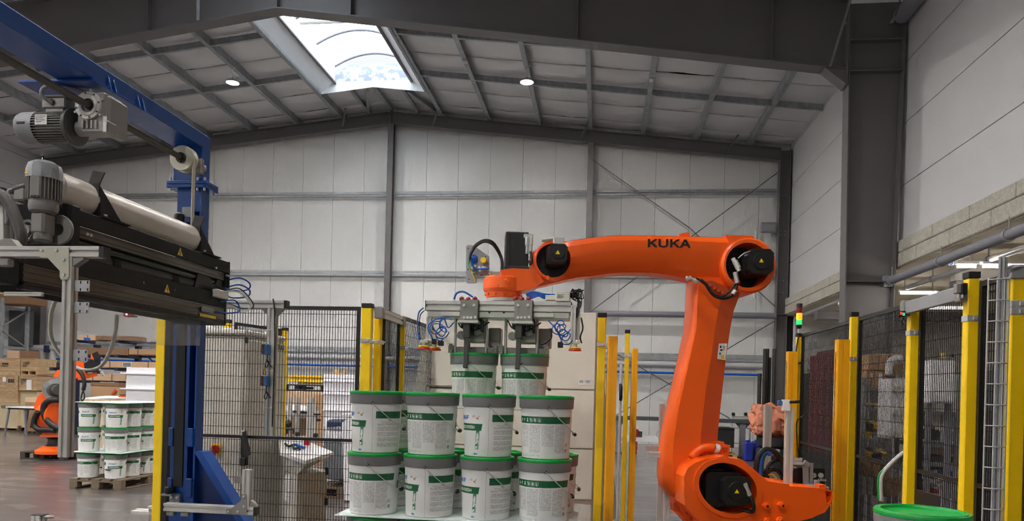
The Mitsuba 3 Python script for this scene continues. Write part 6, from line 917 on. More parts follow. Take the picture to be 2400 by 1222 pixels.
single('carton', BX(16, 822, 43, 840.5, yc+.1, .5), 'carton_light', 'pale carton lying on top of the left crate stack', 'carton'); single('carton', BX(43.5, 822, 63, 840.5, yc+.15, .5), 'carton_dk', 'dark brown carton on top of the crates beside the pale carton', 'carton')
# table
tb = Thing('table', 'white topped table with grey metal legs in front of the crates', 'table'); ty = 16.9; a, b = atY(12, 962, ty), atY(84, 963, ty); tb.part('table_top', box(a[0], b[0], ty, ty+.75, .73, .76, .004), 'white')
for k, (x, y, dx) in enumerate(((a[0]+.05, ty+.08, -.12), (b[0]-.38, ty+.08, .06), (b[0]-.1, ty+.6, .02), (a[0]+.1, ty+.65, -.1))): tb.part('leg', hull([(x-.02, y-.02, .73), (x+.02, y-.02, .73), (x-.02, y+.02, .73), (x+.02, y+.02, .73), (x+dx-.015, y-.015, 0), (x+dx+.015, y-.015, 0), (x+dx-.015, y+.015, 0), (x+dx+.015, y+.015, 0)]), 'pipe_grey')
tb.part('frame', box(a[0]+.02, b[0]-.02, ty+.06, ty+.1, .69, .73), 'grey_dark')
# second robot
RY = 12.4; r2 = lambda u, v, y=RY: atY(u, v, y)
sr = Thing('industrial_robot', 'smaller orange robot standing on a dark pallet far left', 'robot'); cx_ = r2(128, 1050)[0]; z = lambda v: r2(128, v)[2]
sr.part('foot', tf(lathe([(0, z(1063)), (.32, z(1063)), (.32, z(1056)), (.2, z(1046)), (0, z(1045))], 20), None, (cx_, RY, 0)), 'orange', 20); sr.part('rotary_column', tf(lathe([(.16, z(1046)), (.12, z(1040)), (.11, z(1030)), (.14, z(1027)), (0, z(1027))], 24), None, (cx_, RY, 0)), 'black', 30); sr.part('turntable', hull([r2(u, v, RY+d) for u, v in ((92, 1024), (100, 1014), (136, 1013), (137, 1025)) for d in (-.2, .25)]), 'orange')
sr.part('shoulder_drum', tf(lathe([(0, -.24), (.22, -.24), (.25, -.21), (.25, .2), (0, .2)], 36), basis((.9, -.45, 0)), r2(126, 976)), 'orange', 30, label='glossy orange shoulder drum'); sr.part('link_arm', man(hull([r2(u, v, RY+d) for u, v in ((79, 955), (88, 930), (98, 918), (118, 935), (100, 1000), (95, 965)) for d in (.05, .25)])) + man(hull([r2(u, v, RY+d) for u, v in ((95, 965), (115, 940), (118, 995), (108, 998)) for d in (.0, .2)])), 'orange', 25)
sr.part('gear_head', man(hull([r2(u, v, RY+d) for u, v in ((98, 918), (99, 908), (115, 902), (142, 905), (142, 935), (115, 938), (102, 930)) for d in (-.1, .2)])), 'cast', 25); sr.part('gear_cover', hull([r2(u, v, RY+d) for u, v in ((100, 905), (103, 898), (136, 884), (142, 884), (142, 894), (108, 911)) for d in (-.12, .2)]), 'galvanised', label='bright metal cover with screws'); sr.part('servo_motor', join(cyl(r2(126, 915, RY-.1), r2(140, 915, RY-.28), .1, 20), cyl(r2(126, 915, RY-.1), r2(132, 915, RY-.18), .12, 20)), 'cast_dk', 30)
sr.part('forearm', man(hull([r2(u, v, RY+d) for u, v in ((124, 884), (138, 862), (160, 842), (182, 835), (200, 856), (196, 872), (180, 888), (150, 890)) for d in (.0, .24)])), 'orange', 25); sr.part('wrist', man(hull([r2(u, v, RY+d) for u, v in ((184, 868), (196, 860), (206, 876), (192, 890), (182, 892)) for d in (-.15, .1)]))+man(hull([r2(u, v, RY-.1+d) for u, v in ((194, 880), (227, 872), (229, 882), (198, 889)) for d in (-.05, .05)]))+man(hull([r2(u, v, RY+d) for u, v in ((213, 830), (219, 832), (220, 848), (212, 846)) for d in (-.05, .1)])), 'orange', 25)
sr.part('wrist_motor', join(hull([r2(u, v, RY-.1+d) for u, v in ((196, 853), (215, 842), (240, 860), (238, 872), (200, 874)) for d in (-.1, .1)]), hull([r2(u, v, RY+d) for u, v in ((215, 830), (228, 824), (236, 836), (222, 846)) for d in (-.1, .1)])), 'black_gloss'); sr.part('plug', join(*[cyl(r2(230+3*k, 862+6*k, RY-.2), r2(237+2*k, 864+5*k, RY-.2), .02, 8) for k in range(4)]), 'chrome', 30)
for pts, r in (([(140, 938), (118, 940), (104, 950), (103, 970), (112, 988), (128, 1000), (140, 1006)], .055), ([(90, 965), (82, 980), (80, 997), (92, 1008), (115, 1009), (130, 1010)], .05), ([(182, 866), (193, 880), (198, 900), (195, 915)], .035), ([(195, 915), (190, 935), (198, 950), (192, 958)], .012), ([(195, 915), (198, 932), (190, 944), (186, 957)], .012), ([(145, 852), (140, 850), (139, 860), (141, 862)], .05)): sr.part('hose', tube([r2(u, v, RY-.25) for u, v in pts], r, 10, 30), 'black', True)
sr.part('cable_box', BX(70, 996, 82, 1004, RY-.1, .2), 'black'); palet('wooden_pallet', 'dark wooden pallet under the smaller orange robot', M4(None, (r2(114, 1080)[0], 12.6, 0)), .88, .75, 'pallet_dark')
# racking at the far left
ry = 20.2; rk = Thing('pallet_rack', 'galvanised pallet rack bay high on the left with crossed braces', 'rack'); R_ = lambda u, v, y=ry: atY(u, v, y)
for u, y in ((4, ry), (63, ry+.9)): p = R_(u, 702, y); rk.part('upright', box(p[0]-.05, p[0]+.05, y, y+.08, 0, p[2]+.05, .004), 'galvanised')
for va, vb in ((717, 723), (811, 817)): rk.part('beam', hull([R_(5, va), R_(5, vb), R_(62, va, ry+.9)*np.array([1, 1, 0])+(0, 0, R_(5, va)[2]), R_(62, va, ry+.9)*np.array([1, 1, 0])+(0, 0, R_(5, vb)[2]), R_(5, va)+(0, .04, 0), R_(5, vb)+(0, .04, 0)]), 'galvanised')
za, zm, zb2 = R_(5, 722)[2], R_(5, 765)[2], R_(5, 811)[2]; xa, xb = R_(7, 765)[0], R_(62, 765, ry+.9)[0]
for (p, q) in (((xa, ry, zm), (xb, ry+.9, za)), ((xa, ry, zm-.15), (xb, ry+.9, zb2))): rk.part('brace', cyl(p, q, .025, 8), 'galv_dull', True)
single('long_timber', BX(-20, 690, 64, 712, ry+.05, .8), 'carton_dk', 'long brown boards lying on top of the pallet rack', 'boards'); single('carton', BX(-20, 683, 50, 690, ry+.05, .7), 'carton_light', 'flat pale carton on top of the boards on the pallet rack', 'carton')
single('rack_crate', BX(20, 728, 50, 810, ry+.95, .5), 'grey_dark', 'dark upright cabinet seen through the pallet rack', 'cabinet')
for u, lb in ((98, 'left'), (123, 'right')): single('drain_pipe', tube([atY(u, v, 21.85) for v in (820, 1034)], .1, 12), 'pipe_light', f'pale vertical pipe on the back wall behind the smaller robot, {lb} one', 'pipe', True)
single('drain_pipe', tube([atY(u, 816, 21.8) for u in (68, 145)], .1, 12), 'pipe_light', 'pale horizontal pipe above the two vertical pipes on the back wall', 'pipe', True); single('pipe_bracket', BX(102, 810, 111, 826, 21.62, .14), 'rack_blue', 'small blue bracket on the pale horizontal pipe', 'bracket')
# cantilever rack with long cartons
ky = 17.6; K = lambda u, v, y=ky: atY(u, v, y); ck = Thing('cantilever_rack', 'dark blue cantilever rack loaded with long cartons, behind the white trays', 'rack')
for u in (187, 287, 388): p = K(u, 795); ck.part('upright', box(p[0]-.06, p[0]+.06, ky+.6, ky+.75, 0, p[2], .004), 'rack_blue')
LV = (799, 833, 864, 894)
for v in LV:
    z = K(287, v)[2]
    for u in (187, 287, 388): p = K(u, v); ck.part('arm', box(p[0]-.05, p[0]+.05, ky-.25, ky+.62, z-.07, z, .004), 'rack_blue')
    ck.part('tie', box(K(187, v)[0], K(388, v)[0], ky+.64, ky+.68, z-.03, z+.02), 'rack_blue')
p = K(136, 864); ck.part('upright', box(p[0]-.06, p[0]+.06, ky+.6, ky+.75, 0, p[2]+.1, .004), 'rack_blue'); ck.part('arm', box(p[0]-.05, p[0]+.05, ky-.25, ky+.62, p[2]-.06, p[2]+.02, .004), 'rack_blue')
for u in (208, 240, 310, 345): ck.part('brace', cyl(K(u, 836, ky+.65), K(u+28, 860, ky+.65), .02, 6), 'rack_blue')
def long_box(u0, v0, u1, v1, lab, m='carton', dy=0., txt=None, D=.45):
    t = Thing('long_carton', lab, 'carton', group='long cartons on the cantilever rack'); t.part('body', BX(u0, v0, u1, v1, ky-.2+dy, D), m)
    for u in np.arange(u0+20, u1-5, 45): t.part('tape', BX(u, v0+.2, u+2.2, v1-.2, ky-.206+dy, .005, 0), 'carton_dk')
    if txt: t.part('label', BX(txt[0], v0+1.5, txt[0]+20, v1-1.5, ky-.21+dy, .004, 0), 'paper'); t.part('print', join(*[BX(txt[0]+1+2.6*k, v0+2.5, txt[0]+2.6+2.6*k, v1-2.5, ky-.214+dy, .003, 0) for k in range(7)]), 'ink')
long_box(184, 786, 225, 798, 'short carton on the top arms of the cantilever rack, left', 'carton_light'); long_box(222, 788, 318, 798, 'dark long carton on the top arms of the cantilever rack', 'carton_dk'); long_box(184, 816, 300, 832, 'bent long brown carton on the second arms of the cantilever rack', 'carton_dk'); long_box(302, 819, 372, 832, 'end of a long carton with torn corner on the second arms of the rack', 'carton'); long_box(236, 848, 372, 863, 'long carton with a printed white label on the third arms of the rack', 'carton_light', txt=(288,)); long_box(122, 848, 150, 862, 'short end of a long carton left behind the aluminium post', 'carton'); long_box(196, 877, 294, 893, 'long pale carton on the lowest arms of the cantilever rack', 'carton_light')
single('galvanised_rail', BX(190, 800, 280, 809, ky+.53, .068), 'galvanised', 'galvanised rail between the arms of the cantilever rack, left half', 'rail'); single('galvanised_rail', BX(292, 806, 372, 812, ky+.53, .068), 'galvanised', 'galvanised rail between the arms of the cantilever rack, right half', 'rail'); single('flat_carton', BX(196, 792, 208, 798, ky-.25, .2), 'cable_blue', 'small blue and white box on the top arms of the cantilever rack', 'box')
t = Thing('carton', 'large brown carton standing behind the pale crate near the white trays', 'carton'); t.part('body', BX(213, 902, 279, 934, 16.2, .7), 'carton'); t.part('lid', BX(212, 897, 279, 905, 16.18, .74), 'carton_dk'); t.part('mark', bar(atY(263, 926, 16.18), atY(272, 915, 16.18), .02, .06), 'orange_dk')
t = Thing('wooden_crate', 'low pale wooden crate with printed pictogram labels in front of the large carton', 'crate'); t.part('body', BX(191, 936, 296, 1067, 14.6, .8), 'pale_wood')
for k in range(8): t.part('board', BX(192+13*k, 937, 204+13*k, 1066, 14.575, .02, .002), 'pale_wood')
t.part('label', BX(214, 946, 244, 958, 14.57, .004, 0), 'carton_dk'); t.part('symbols', join(*[BX(217+7*k, 949, 221+7*k, 955, 14.566, .003, 0) for k in range(4)]), 'ink', under='label'); t.part('label', BX(282, 945, 295, 958, 14.57, .004, 0), 'carton_dk'); t.part('cover', tf(hull([atY(u, v, 14.6+d) for u, v, d in ((192, 936, 0), (296, 934, 0), (235, 929, .3), (255, 928, .4), (296, 929, .5), (192, 934, .6))])), 'white_plastic', label='white plastic sheet over the top')
t = Thing('strap_tensioner', 'small orange tool lying on the plastic covered crate', 'tool'); t.part('body', BX(276, 928, 294, 933, 14.75, .2, .02), 'orange_dk'); t.part('handle', BX(280, 925, 293, 928, 14.8, .06, .01), 'cast_dk')
tw = Thing('tray_stack', 'stack of large white plastic trays with lips behind the distant pails', 'trays'); wy = 12.2; x0, x1 = atY(296, 900, wy)[0], atY(296, 900, wy)[0]+.85
for k, (va, vb) in enumerate(((862, 877), (877, 913), (913, 972))): tw.part('tray', hull([(x0+.01*(i == 0)*s, y, zz) for i, zz in enumerate((atY(330, vb, wy)[2], atY(330, va, wy)[2])) for s, xx in ((1, x0), (-1, x1)) for y in (wy, wy+1)]+[(xx, y, zz) for zz in (atY(330, vb, wy)[2], atY(330, va, wy)[2]) for xx in (x0, x1) for y in (wy, wy+1)]), 'white_plastic')
for v in (876.5, 912.5): z = atY(330, v, wy)[2]; tw.part('lip', box(x0-.09, x1+.05, wy-.05, wy+1.05, z-.012, z+.012, .004), 'white_plastic')
tw.part('base', box(x0, x1, wy, wy+1., 0, atY(330, 971, wy)[2], .005), 'white_plastic')
# low aluminium pieces on the floor at left
t = Thing('floor_bracket', 'short aluminium profile stub with an orange fitting at the lower left edge', 'profile'); p = atZ(92, 1228, .55); y = p[1]; t.part('profile', profile((p[0], y, .01), (p[0], y, atY(92, 1208, y)[2]), .075, .06, 2, 1, up=(1, 0, 0)), 'alu'); t.part('cap', box(p[0]-.039, p[0]+.039, y-.03, y+.03, atY(92, 1208, y)[2], atY(92, 1206.5, y)[2]), 'black'); t.part('fitting', box(p[0]+.04, p[0]+.1, y-.02, y+.02, atY(92, 1214, y)[2], atY(92, 1208, y)[2], .01), 'alu_dark'); t.part('foot', box(p[0]-.08, p[0]+.08, y-.06, y+.06, 0, .01), 'alu_dark')
t = Thing('conveyor_arm', 'low aluminium profile arms left of the yellow post near the floor', 'profile'); t.part('arm', BX(306, 1199, 366, 1208, 5.2, .04), 'alu'); t.part('arm', BX(316, 1195, 366, 1198, 5.3, .04), 'alu'); t.part('arm', BX(346, 1187, 366, 1192, 5.4, .04), 'alu'); q = atY(366, 1200, 5.3); t.part('foot', box(q[0], q[0]+.05, 5.2, 5.44, 0, q[2]+.04, .003), 'alu_dark')
# ---- centre, behind the mesh panel
cyy = 13.; Cc = lambda u, v, y=cyy: atY(u, v, y)
tw2 = Thing('tray_stack', 'tall stack of white plastic boxes seen through the mesh left of the yellow posts', 'trays')
for va, vb in ((878, 895), (895, 925), (925, 963), (963, 1010), (1010, 1036)): tw2.part('tray', BX(758, va+.6, 832, vb, cyy, .9, .006), 'white_plastic')
for v in (895, 925, 963): tw2.part('lip', BX(753, v-.8, 836, v+.8, cyy-.05, 1., .003), 'white_plastic')
x0, x1 = Cc(758, 1000)[0], Cc(832, 1000)[0]; tw2.part('base', box(x0, x1, cyy, cyy+.9, 0, Cc(795, 1036)[2], .004), 'white_plastic')
for k, (u0, u1, v0, m) in enumerate(((726.5, 739, 866, 'pine'), (747, 752.5, 866, 'pine'), (738, 746, 878, 'pine'))): single('timber_post', box(Cc(u0, 900)[0], Cc(u1, 900)[0], cyy+1.2+.05*k, cyy+1.3+.05*k, 0, Cc(730, v0, cyy+1.2)[2], .004), m, f'upright pale timber post behind the mesh, {ordinal(k)} from the left' if k == 0 else f'upright pale timber post behind the mesh beside the white boxes, {("middle", "right")[k == 1]} one', 'timber')
t = Thing('yellow_beam_stack', 'bundle of yellow rack beams lying on a shelf behind the mesh', 'beams'); 
for k, (u0, u1, v0, v1) in enumerate(((675, 756, 880, 884.5), (676, 757, 885, 890), (674, 757, 891, 896), (698, 757, 896.5, 901))): t.part('beam', BX(u0, v0, u1, v1, cyy+1.6+.12*(k % 2), .1), 'yellow')
sh2 = Thing('shelf_rack', 'black low shelf below the yellow beams behind the mesh', 'rack'); z1, z2 = Cc(700, 901.5, cyy+1.6)[2], Cc(700, 914, cyy+1.6)[2]; xa, xb = Cc(668, 900, cyy+1.6)[0], Cc(758, 900, cyy+1.6)[0]
for z in (z1, z2): sh2.part('shelf', box(xa, xb, cyy+1.55, cyy+2.2, z-.03, z, .003), 'black')
for x in (xa+.03, (xa+xb)/2, xb-.03): sh2.part('post', box(x-.03, x+.03, cyy+1.6, cyy+1.66, 0, z1, .003), 'black')
single('shelf_item', BX(707, 907, 722, 913.2, cyy+1.65, .3), 'rack_blue', 'dark blue box on the black shelf behind the mesh', 'box'); single('shelf_item', BX(690, 904, 702, 913.2, cyy+1.65, .3), 'grey_dark', 'grey box on the black shelf behind the mesh', 'box')
single('cardboard_box', box(Cc(667, 950, cyy+.7)[0], Cc(757, 950, cyy+.7)[0], cyy+.7, cyy+1.1, 0, Cc(700, 918, cyy+.7)[2], .005), 'carton_light', 'wide pale cardboard box standing on the floor behind the mesh', 'carton'); single('timber_board', box(Cc(738, 950, cyy+.3)[0], Cc(757, 950, cyy+.3)[0], cyy+.3, cyy+.36, 0, Cc(745, 925, cyy+.3)[2], .004), 'carton', 'upright brown board beside the white boxes behind the mesh', 'board')
ay = 9.5; A_ = lambda u, v, y=ay: atY(u, v, y); mt = Thing('test_rig', 'aluminium profile rig with uprights and black brackets behind the mesh', 'profile frame')
for u, v0, w in ((680, 931, .05), (697, 932, .055), (728, 932, .075), (738, 945, .05)): p = A_(u, v0); mt.part('upright', profile((p[0], ay, .02), (p[0], ay, p[2]), w, w, up=(1, 0, 0)), 'alu')
mt.part('cross_bar', profile(A_(662, 968), A_(748, 967), .04), 'alu'); mt.part('cross_bar', profile(A_(690, 1027), A_(742, 1026), .05), 'alu'); mt.part('arm', bar(A_(738, 972), A_(744, 984), .03, .03), 'alu_dark'); mt.part('bracket', join(*[BX(u, v, u+w, v+h, ay-.06, .08) for u, v, w, h in ((686, 963, 6, 5), (703, 964, 8, 6), (712, 965, 6, 5), (735, 970, 12, 4), (740, 983, 7, 5), (691, 1014, 6, 9), (733, 1017, 7, 9), (664, 1006, 24, 3), (669, 1008, 3, 10), (685, 1008, 3, 10))]), 'black')
mt.part('drive', tf(trimesh.creation.icosphere(1, .055), None, A_(675, 994, ay-.1)), 'black', 20); mt.part('arm', cyl(A_(665, 978), A_(675, 994, ay-.1), .018, 8), 'alu', True); mt.part('lever', tube([A_(668, 990), A_(672, 980), A_(677, 985), A_(683, 1000)], .012, 6, 12), 'black', True); mt.part('foot', box(A_(670, 1000)[0], A_(745, 1000)[0], ay-.05, ay+.1, 0, .04), 'alu_dark')
single('white_dome', tf(trimesh.creation.icosphere(3, .3), np.diag([1, 1, .36]), A_(693, 967, ay+.5)), 'white_plastic', 'white domed cover behind the aluminium rig', 'cover', True); single('brown_carton', box(A_(671, 967, ay+.5)[0], A_(716, 967, ay+.5)[0], ay+.25, ay+.8, 0, A_(693, 967, ay+.5)[2], .02), 'carton', 'brown box below the white domed cover', 'carton')
# film wrapped pallet
def crumple(c, sz, amp, seed, sub=4, f=5.):
    m = trimesh.creation.box((2, 2, 2)); m = m.subdivide().subdivide().subdivide().subdivide(); v = np.array(m.vertices); v = v/np.maximum(1, np.linalg.norm(v, axis=1, keepdims=True)**.35); v = v*np.asarray(sz)/2; P = (v+np.asarray(c))*f; n = np.stack([meshkit.fbm(P+17*k, 4, seed+k)-.5 for k in range(3)], 1); r = np.abs(meshkit.noise(P*2.2, seed+9)-.5)[:, None]*2; return v+n*amp*(.5+r)+np.asarray(c), np.array(m.faces)
wy2 = 9.3; c = atY(790, 1020, wy2); t = Thing('wrapped_pallet', 'pallet load wrapped in crumpled dark film behind the desk', 'wrapped load'); mat('dark_film', (92, 96, 100), .12); zc = atY(790, 1038, wy2)[2]
t.part('load', crumple((c[0]+.05, wy2+.4, .5), (.62, .7, .6), .12, 3, f=7.), 'dark_film', True); t.part('upper_load', BX(764, 985, 804, 1012, wy2+.2, .4, .03), 'rack_blue'); t.part('clear_film', crumple((c[0]-.05, wy2+.35, .85), (.5, .5, .22), .1, 5, f=8.), 'film_clear', True, label='clear crumpled film'); palet('wooden_pallet', 'wooden pallet under the film wrapped load', M4(None, (c[0]+.05, wy2+.4, 0)), .8, .75)
t = Thing('white_bin', 'white plastic bin with a sloping rim right of the film wrapped load', 'bin'); p0, p1 = atY(801, 1010, 9.), atY(826, 970, 9.); t.part('body', hull([(p0[0]+.02, y, .02) for y in (9.1, 9.4)]+[(p1[0], y, .02) for y in (9.1, 9.4)]+[(p0[0]-.0, y, p1[2]-.12) for y in (9., 9.45)]+[(p1[0]+.03, y, p1[2]-.0) for y in (9., 9.45)]), 'white_plastic'); t.part('rim', BX(800, 970, 830, 976, 8.98, .5, .006), 'white_plastic')
# ---- right behind the robot
t = Thing('work_bench', 'long dark bench beam with a steel leg in front of the back wall', 'bench'); wy3 = 18.3; B_ = lambda u, v, y=wy3: atY(u, v, y); z0, z1 = B_(1600, 989)[2], B_(1600, 980)[2]; t.part('beam', box(B_(1440, 985)[0], B_(1775, 985)[0], wy3, wy3+.3, z0, z1, .004), 'grey_dark'); 
for u in (1450, 1742): x = B_(u, 1000)[0]; t.part('leg', box(x-.07, x+.07, wy3+.05, wy3+.15, .02, z0, .004), 'pipe_grey'); t.part('foot', box(x-.1, x+.1, wy3-.1, wy3+.4, 0, .04), 'grey_dark'); t.part('gusset', hull([(x-.18, wy3+.06, z0), (x+.18, wy3+.06, z0), (x-.06, wy3+.06, z0-.14), (x+.06, wy3+.06, z0-.14), (x, wy3+.1, z0)]), 'grey_dark')
t = Thing('frame_trolley', 'low white frame trolley with casters near the back wall', 'trolley'); z0, z1 = B_(1515, 1039)[2], B_(1515, 1028)[2]; xa, xb = B_(1436, 1030)[0], B_(1556, 1030)[0]; t.part('frame', box(xa, xb, wy3+.4, wy3+.45, z0, z1, .004), 'white_plastic'); t.part('frame', box(xa, xb, wy3+1.2, wy3+1.25, z0, z1, .004), 'white_plastic')
for x in (B_(1493, 1045)[0], B_(1452, 1045)[0]): t.part('caster', join(cyl((x-.02, wy3+.42, .055), (x+.02, wy3+.42, .055), .055, 18), box(x-.03, x+.03, wy3+.38, wy3+.46, .08, z0)), 'red_paint', 30, label='red caster wheel'); t.part('hub', cyl((x-.024, wy3+.42, .055), (x+.024, wy3+.42, .055), .03, 14), 'white_plastic', True, under='caster')
t = Thing('red_device', 'small red and grey device standing on the white frame trolley', 'device'); p = B_(1495, 1028, wy3+.4); t.part('body', box(p[0]-.07, p[0]+.02, wy3+.36, wy3+.48, z1, z1+.2, .02), 'red_paint'); t.part('cylinder', cyl((p[0]+.06, wy3+.42, z1), (p[0]+.06, wy3+.42, z1+.15), .045, 14, ch=.01), 'grey_dark', True)
single('round_ring', tf(lathe([(.06, -.01), (.085, -.01), (.085, .01), (.06, .01), (.06, -.01)], 24), basis((0, 1, 0)), B_(1545, 1018, wy3+.5)), 'pipe_light', 'pale round ring on the trolley near the back wall', 'ring', True)
t = Thing('black_box', 'large black box on a pallet right of the robot link arm near the back wall', 'box'); t.part('body', BX(1680, 1005, 1721, 1050, 17.6, .8), 'black_matt'); t.part('lid', BX(1679, 1004, 1722, 1008, 17.58, .84), 'black'); palet('wooden_pallet', 'pale pallet under the large black box', M4(None, (atY(1700, 1060, 17.6)[0], 18.0, 0)), .55, .8, 'pine')
t = Thing('step_ladder', 'aluminium folding ladder frame leaning behind the bench', 'ladder'); L_ = lambda u, v, y=19.6: atY(u, v, y)
for a, b in (((1714, 975), (1714, 1042)), ((1756, 975), (1756, 1042))): t.part('rail', cyl(L_(*a), L_(*b), .03, 10), 'alu', True)
for v in (977, 982, 1003, 1039): t.part('rung', cyl(L_(1714, v), L_(1756, v), .022, 10), 'alu', True)
for u in (1719, 1748): t.part('knob', BX(u-3, 968, u+4, 975, 19.55, .1, .01), 'black')
p = L_(1714, 1042); q = L_(1756, 1042); t.part('rail', join(*[cyl((x[0], 19.6, x[2]), (x[0], 19.6, 0), .03, 10) for x in (p, q)]), 'alu')
def jerry(u0, u1, v0, Y, lb):
    t = Thing('jerrycan', lb, 'canister'); x0, x1 = atY(u0, 1050, Y)[0], atY(u1, 1050, Y)[0]; zt = atY((u0+u1)/2, v0, Y)[2]; t.part('body', box(x0, x1, Y, Y+.3, 0, zt, .03), 'jerry_blue'); t.part('neck', cyl((x0+.06, Y+.1, zt), (x0+.06, Y+.1, zt+.04), .03, 12), 'jerry_blue', True); t.part('handle', tube([(x0+.1, Y+.15, zt-.01), (x0+.12, Y+.15, zt+.04), (x1-.06, Y+.15, zt+.04), (x1-.03, Y+.15, zt-.01)], .015, 8), 'jerry_blue', True)
jerry(1746, 1765, 1037, 17.5, 'blue plastic jerrycan beside the bench leg, left one'); jerry(1766.5, 1783, 1036, 17.7, 'blue plastic jerrycan beside the bench leg, right one')
for k, (u0, u1, v0) in enumerate(((1790, 1798, 818), (1799, 1807, 817), (1812, 1820, 818), (1806, 1812, 838), (1777, 1786, 876))):
    p = atY((u0+u1)/2, v0, 19.2); w = (u1-u0)*19.2/1700; single('steel_tube', join(cyl((p[0], 19.2+.15*(k % 2), .01), (p[0], 19.25+.15*(k % 2), p[2]), w/2, 14)), 'steel_dark', f'dark steel tube leaning upright by the corner column, {("first of the tall ones", "second of the tall ones", "rightmost", "slightly shorter one between", "shortest and leftmost")[k]}', 'tube', True, group='dark tubes by the corner column')
for k, z in enumerate((.0, .24, .48)): single('tyre', tf(lathe([(.2, .02), (.3, .0), (.34, .03), (.35, .11), (.34, .19), (.3, .22), (.2, .2), (.2, .02)], 32), None, (atY(1822, 1050, 15.3)[0], 15.6, z)), 'tyre_rubber', f'black tyre in the pile under the orange plastic, {("lowest", "middle", "upper")[k]} one', 'tyre', 40)
p = atY(1806, 1000, 15.3); single('plastic_cover', crumple((p[0]+.05, 15.6, 1.05), (.72, .75, .62), .3, 21, f=8.), 'orange_film', 'crumpled orange translucent plastic cover over the tyres', 'plastic cover', True)
single('black_bag', crumple((atY(1775, 975, 16.)[0], 16., atY(1775, 975, 16.)[2]), (.22, .2, .16), .06, 31, f=9.), 'black', 'black strap bundle lying at the left end of the orange cover', 'strap', True)
t = Thing('door_grip', 'small black handle on the side of the beige cabinet behind the amber column', 'handle'); t.part('grip', tube([atY(1455, v, 6.1)+(0, d, 0) for v, d in ((903, .05), (906, 0), (920, -.01), (934, 0), (937, .05))], .014, 8, 16), 'black', True); t.part('stand', box(atY(1452, 900, 6.15)[0], atY(1458, 900, 6.15)[0], 6.15, 6.2, 0, 1.75, .004), 'pipe_light')
# ================= shelves behind the right fence
def shelf_unit(x0, x1, y0, y1, zs, label, ztop):
    t = Thing('shelf_unit', label, 'shelf')
    for x in (x0, x1):
        for y in (y0, y1): t.part('upright', box(x-.018, x+.018, y-.018, y+.018, 0, ztop, .002), 'galvanised')
    for z in zs: t.part('shelf', box(x0, x1, y0, y1, z-.035, z, .003), 'pipe_grey')
    t.part('brace', join(cyl((x0, y0, zs[0]), (x0, y1, zs[1]), .012, 6), cyl((x0, y1, zs[1]), (x0, y0, zs[-1]), .012, 6)), 'galv_dull'); return t
sy_ = 7.2; N_ = lambda u, v, y=sy_: atY(u, v, y)
zsA = [.12]+[N_(2050, v)[2] for v in (1096, 1028, 957, 908)]; xA0, xA1 = N_(2024, 950)[0], N_(2088, 950)[0]; shelf_unit(xA0, xA1, sy_, sy_+.5, zsA, 'grey steel shelf unit with yellow bins behind the fence, left one', N_(2024, 888)[2]); 
mat('bin_yellow', (226, 178, 20), .5); mat('bin_grey', (142, 140, 140), .5); mat('bin_dark', (40, 40, 42), .5)
k = 0
def sbin(x, z, m, lab, w=.08, h=.07, y=sy_+.03, cat='bin', grp='bins in the left shelf unit'):
    t = Thing('storage_bin', lab, cat, group=grp); t.part('body', hull([(x+.006, y, z), (x+w-.006, y, z), (x+.006, y+.25, z), (x+w-.006, y+.25, z), (x, y-.01, z+h*.6), (x+w, y-.01, z+h*.6), (x, y+.25, z+h), (x+w, y+.25, z+h)]), m); t.part('rim', box(x-.003, x+w+.003, y-.016, y-.008, z+h*.5, z+h*.62), m); t.part('opening', hull([(x+.01, y-.0115, z+h*.56), (x+w-.01, y-.0115, z+h*.56), (x+.01, y+.2, z+h*.9), (x+w-.01, y+.2, z+h*.9), (x+.01, y+.2, z+h*.89)]), 'bin_dark')
rw = ('lowest', 'second', 'third', 'top')
for r_, zi in enumerate((1, 2, 3)):
    z = zsA[zi]; n = 3
    for j in range(n):
        m = ('bin_yellow', 'bin_yellow', 'bin_grey')[(j+r_) % 3] if r_ < 2 else ('bin_grey', 'bin_yellow', 'bin_grey')[j]; nm = 'yellow' if m == 'bin_yellow' else 'grey'
        sbin(xA0+.02+j*.083, z, m, f'{nm} storage bin in the left shelf unit, {rw[r_]} filled shelf, {ordinal(j)} from the left', h=.085 if r_ < 2 else .05)
        if r_ < 2: sbin(xA0+.02+j*.083, z+.088, 'bin_yellow' if (j+r_) % 2 == 0 else 'bin_dark', f'{"yellow" if (j+r_) % 2 == 0 else "black"} bin stacked on another in the left shelf unit, {rw[r_]} shelf, {ordinal(j)} from left', h=.075)
zt = zsA[-1]
def cart(u0, v0, u1, v1, Y, lab, m='carton', D=.35, lab2=None):
    t = Thing('carton', lab, 'carton'); t.part('body', BX(u0, v0, u1, v1, Y, D), m); t.part('tape', BX((u0+u1)/2-1.5, v0+1, (u0+u1)/2+1.5, v1-1, Y-.003, .003, 0), 'carton_dk')
    if lab2: t.part('label', BX(*lab2, Y-.005, .004, 0), 'paper')
    return t
cart(2030, 870, 2054, 909, sy_+.05, 'brown carton with a small white label on top of the left shelf unit, left one', lab2=(2041, 874, 2046, 886)); cart(2056, 872, 2082, 909, sy_+.02, 'brown carton with a white label on top of the left shelf unit, right one', lab2=(2060, 876, 2067, 890)); cart(2036, 831, 2082, 868, sy_+.1, 'large brown carton on top of the two labelled cartons', 'carton'); cart(2056, 830, 2116, 833.5, sy_+.12, 'flat pale carton across the top of the carton pile', 'carton_light')
t = Thing('paper_bag', 'white bag with a rounded top beside the carton pile behind the fence', 'bag'); t.part('body', tube([N_(2083, 880), N_(2084, 860), N_(2090, 846), N_(2100, 841), N_(2112, 842)], .035, 10, 16), 'paper', True); t.part('inner', BX(2087, 850, 2116, 886, sy_+.08, .3, .01), 'carton')
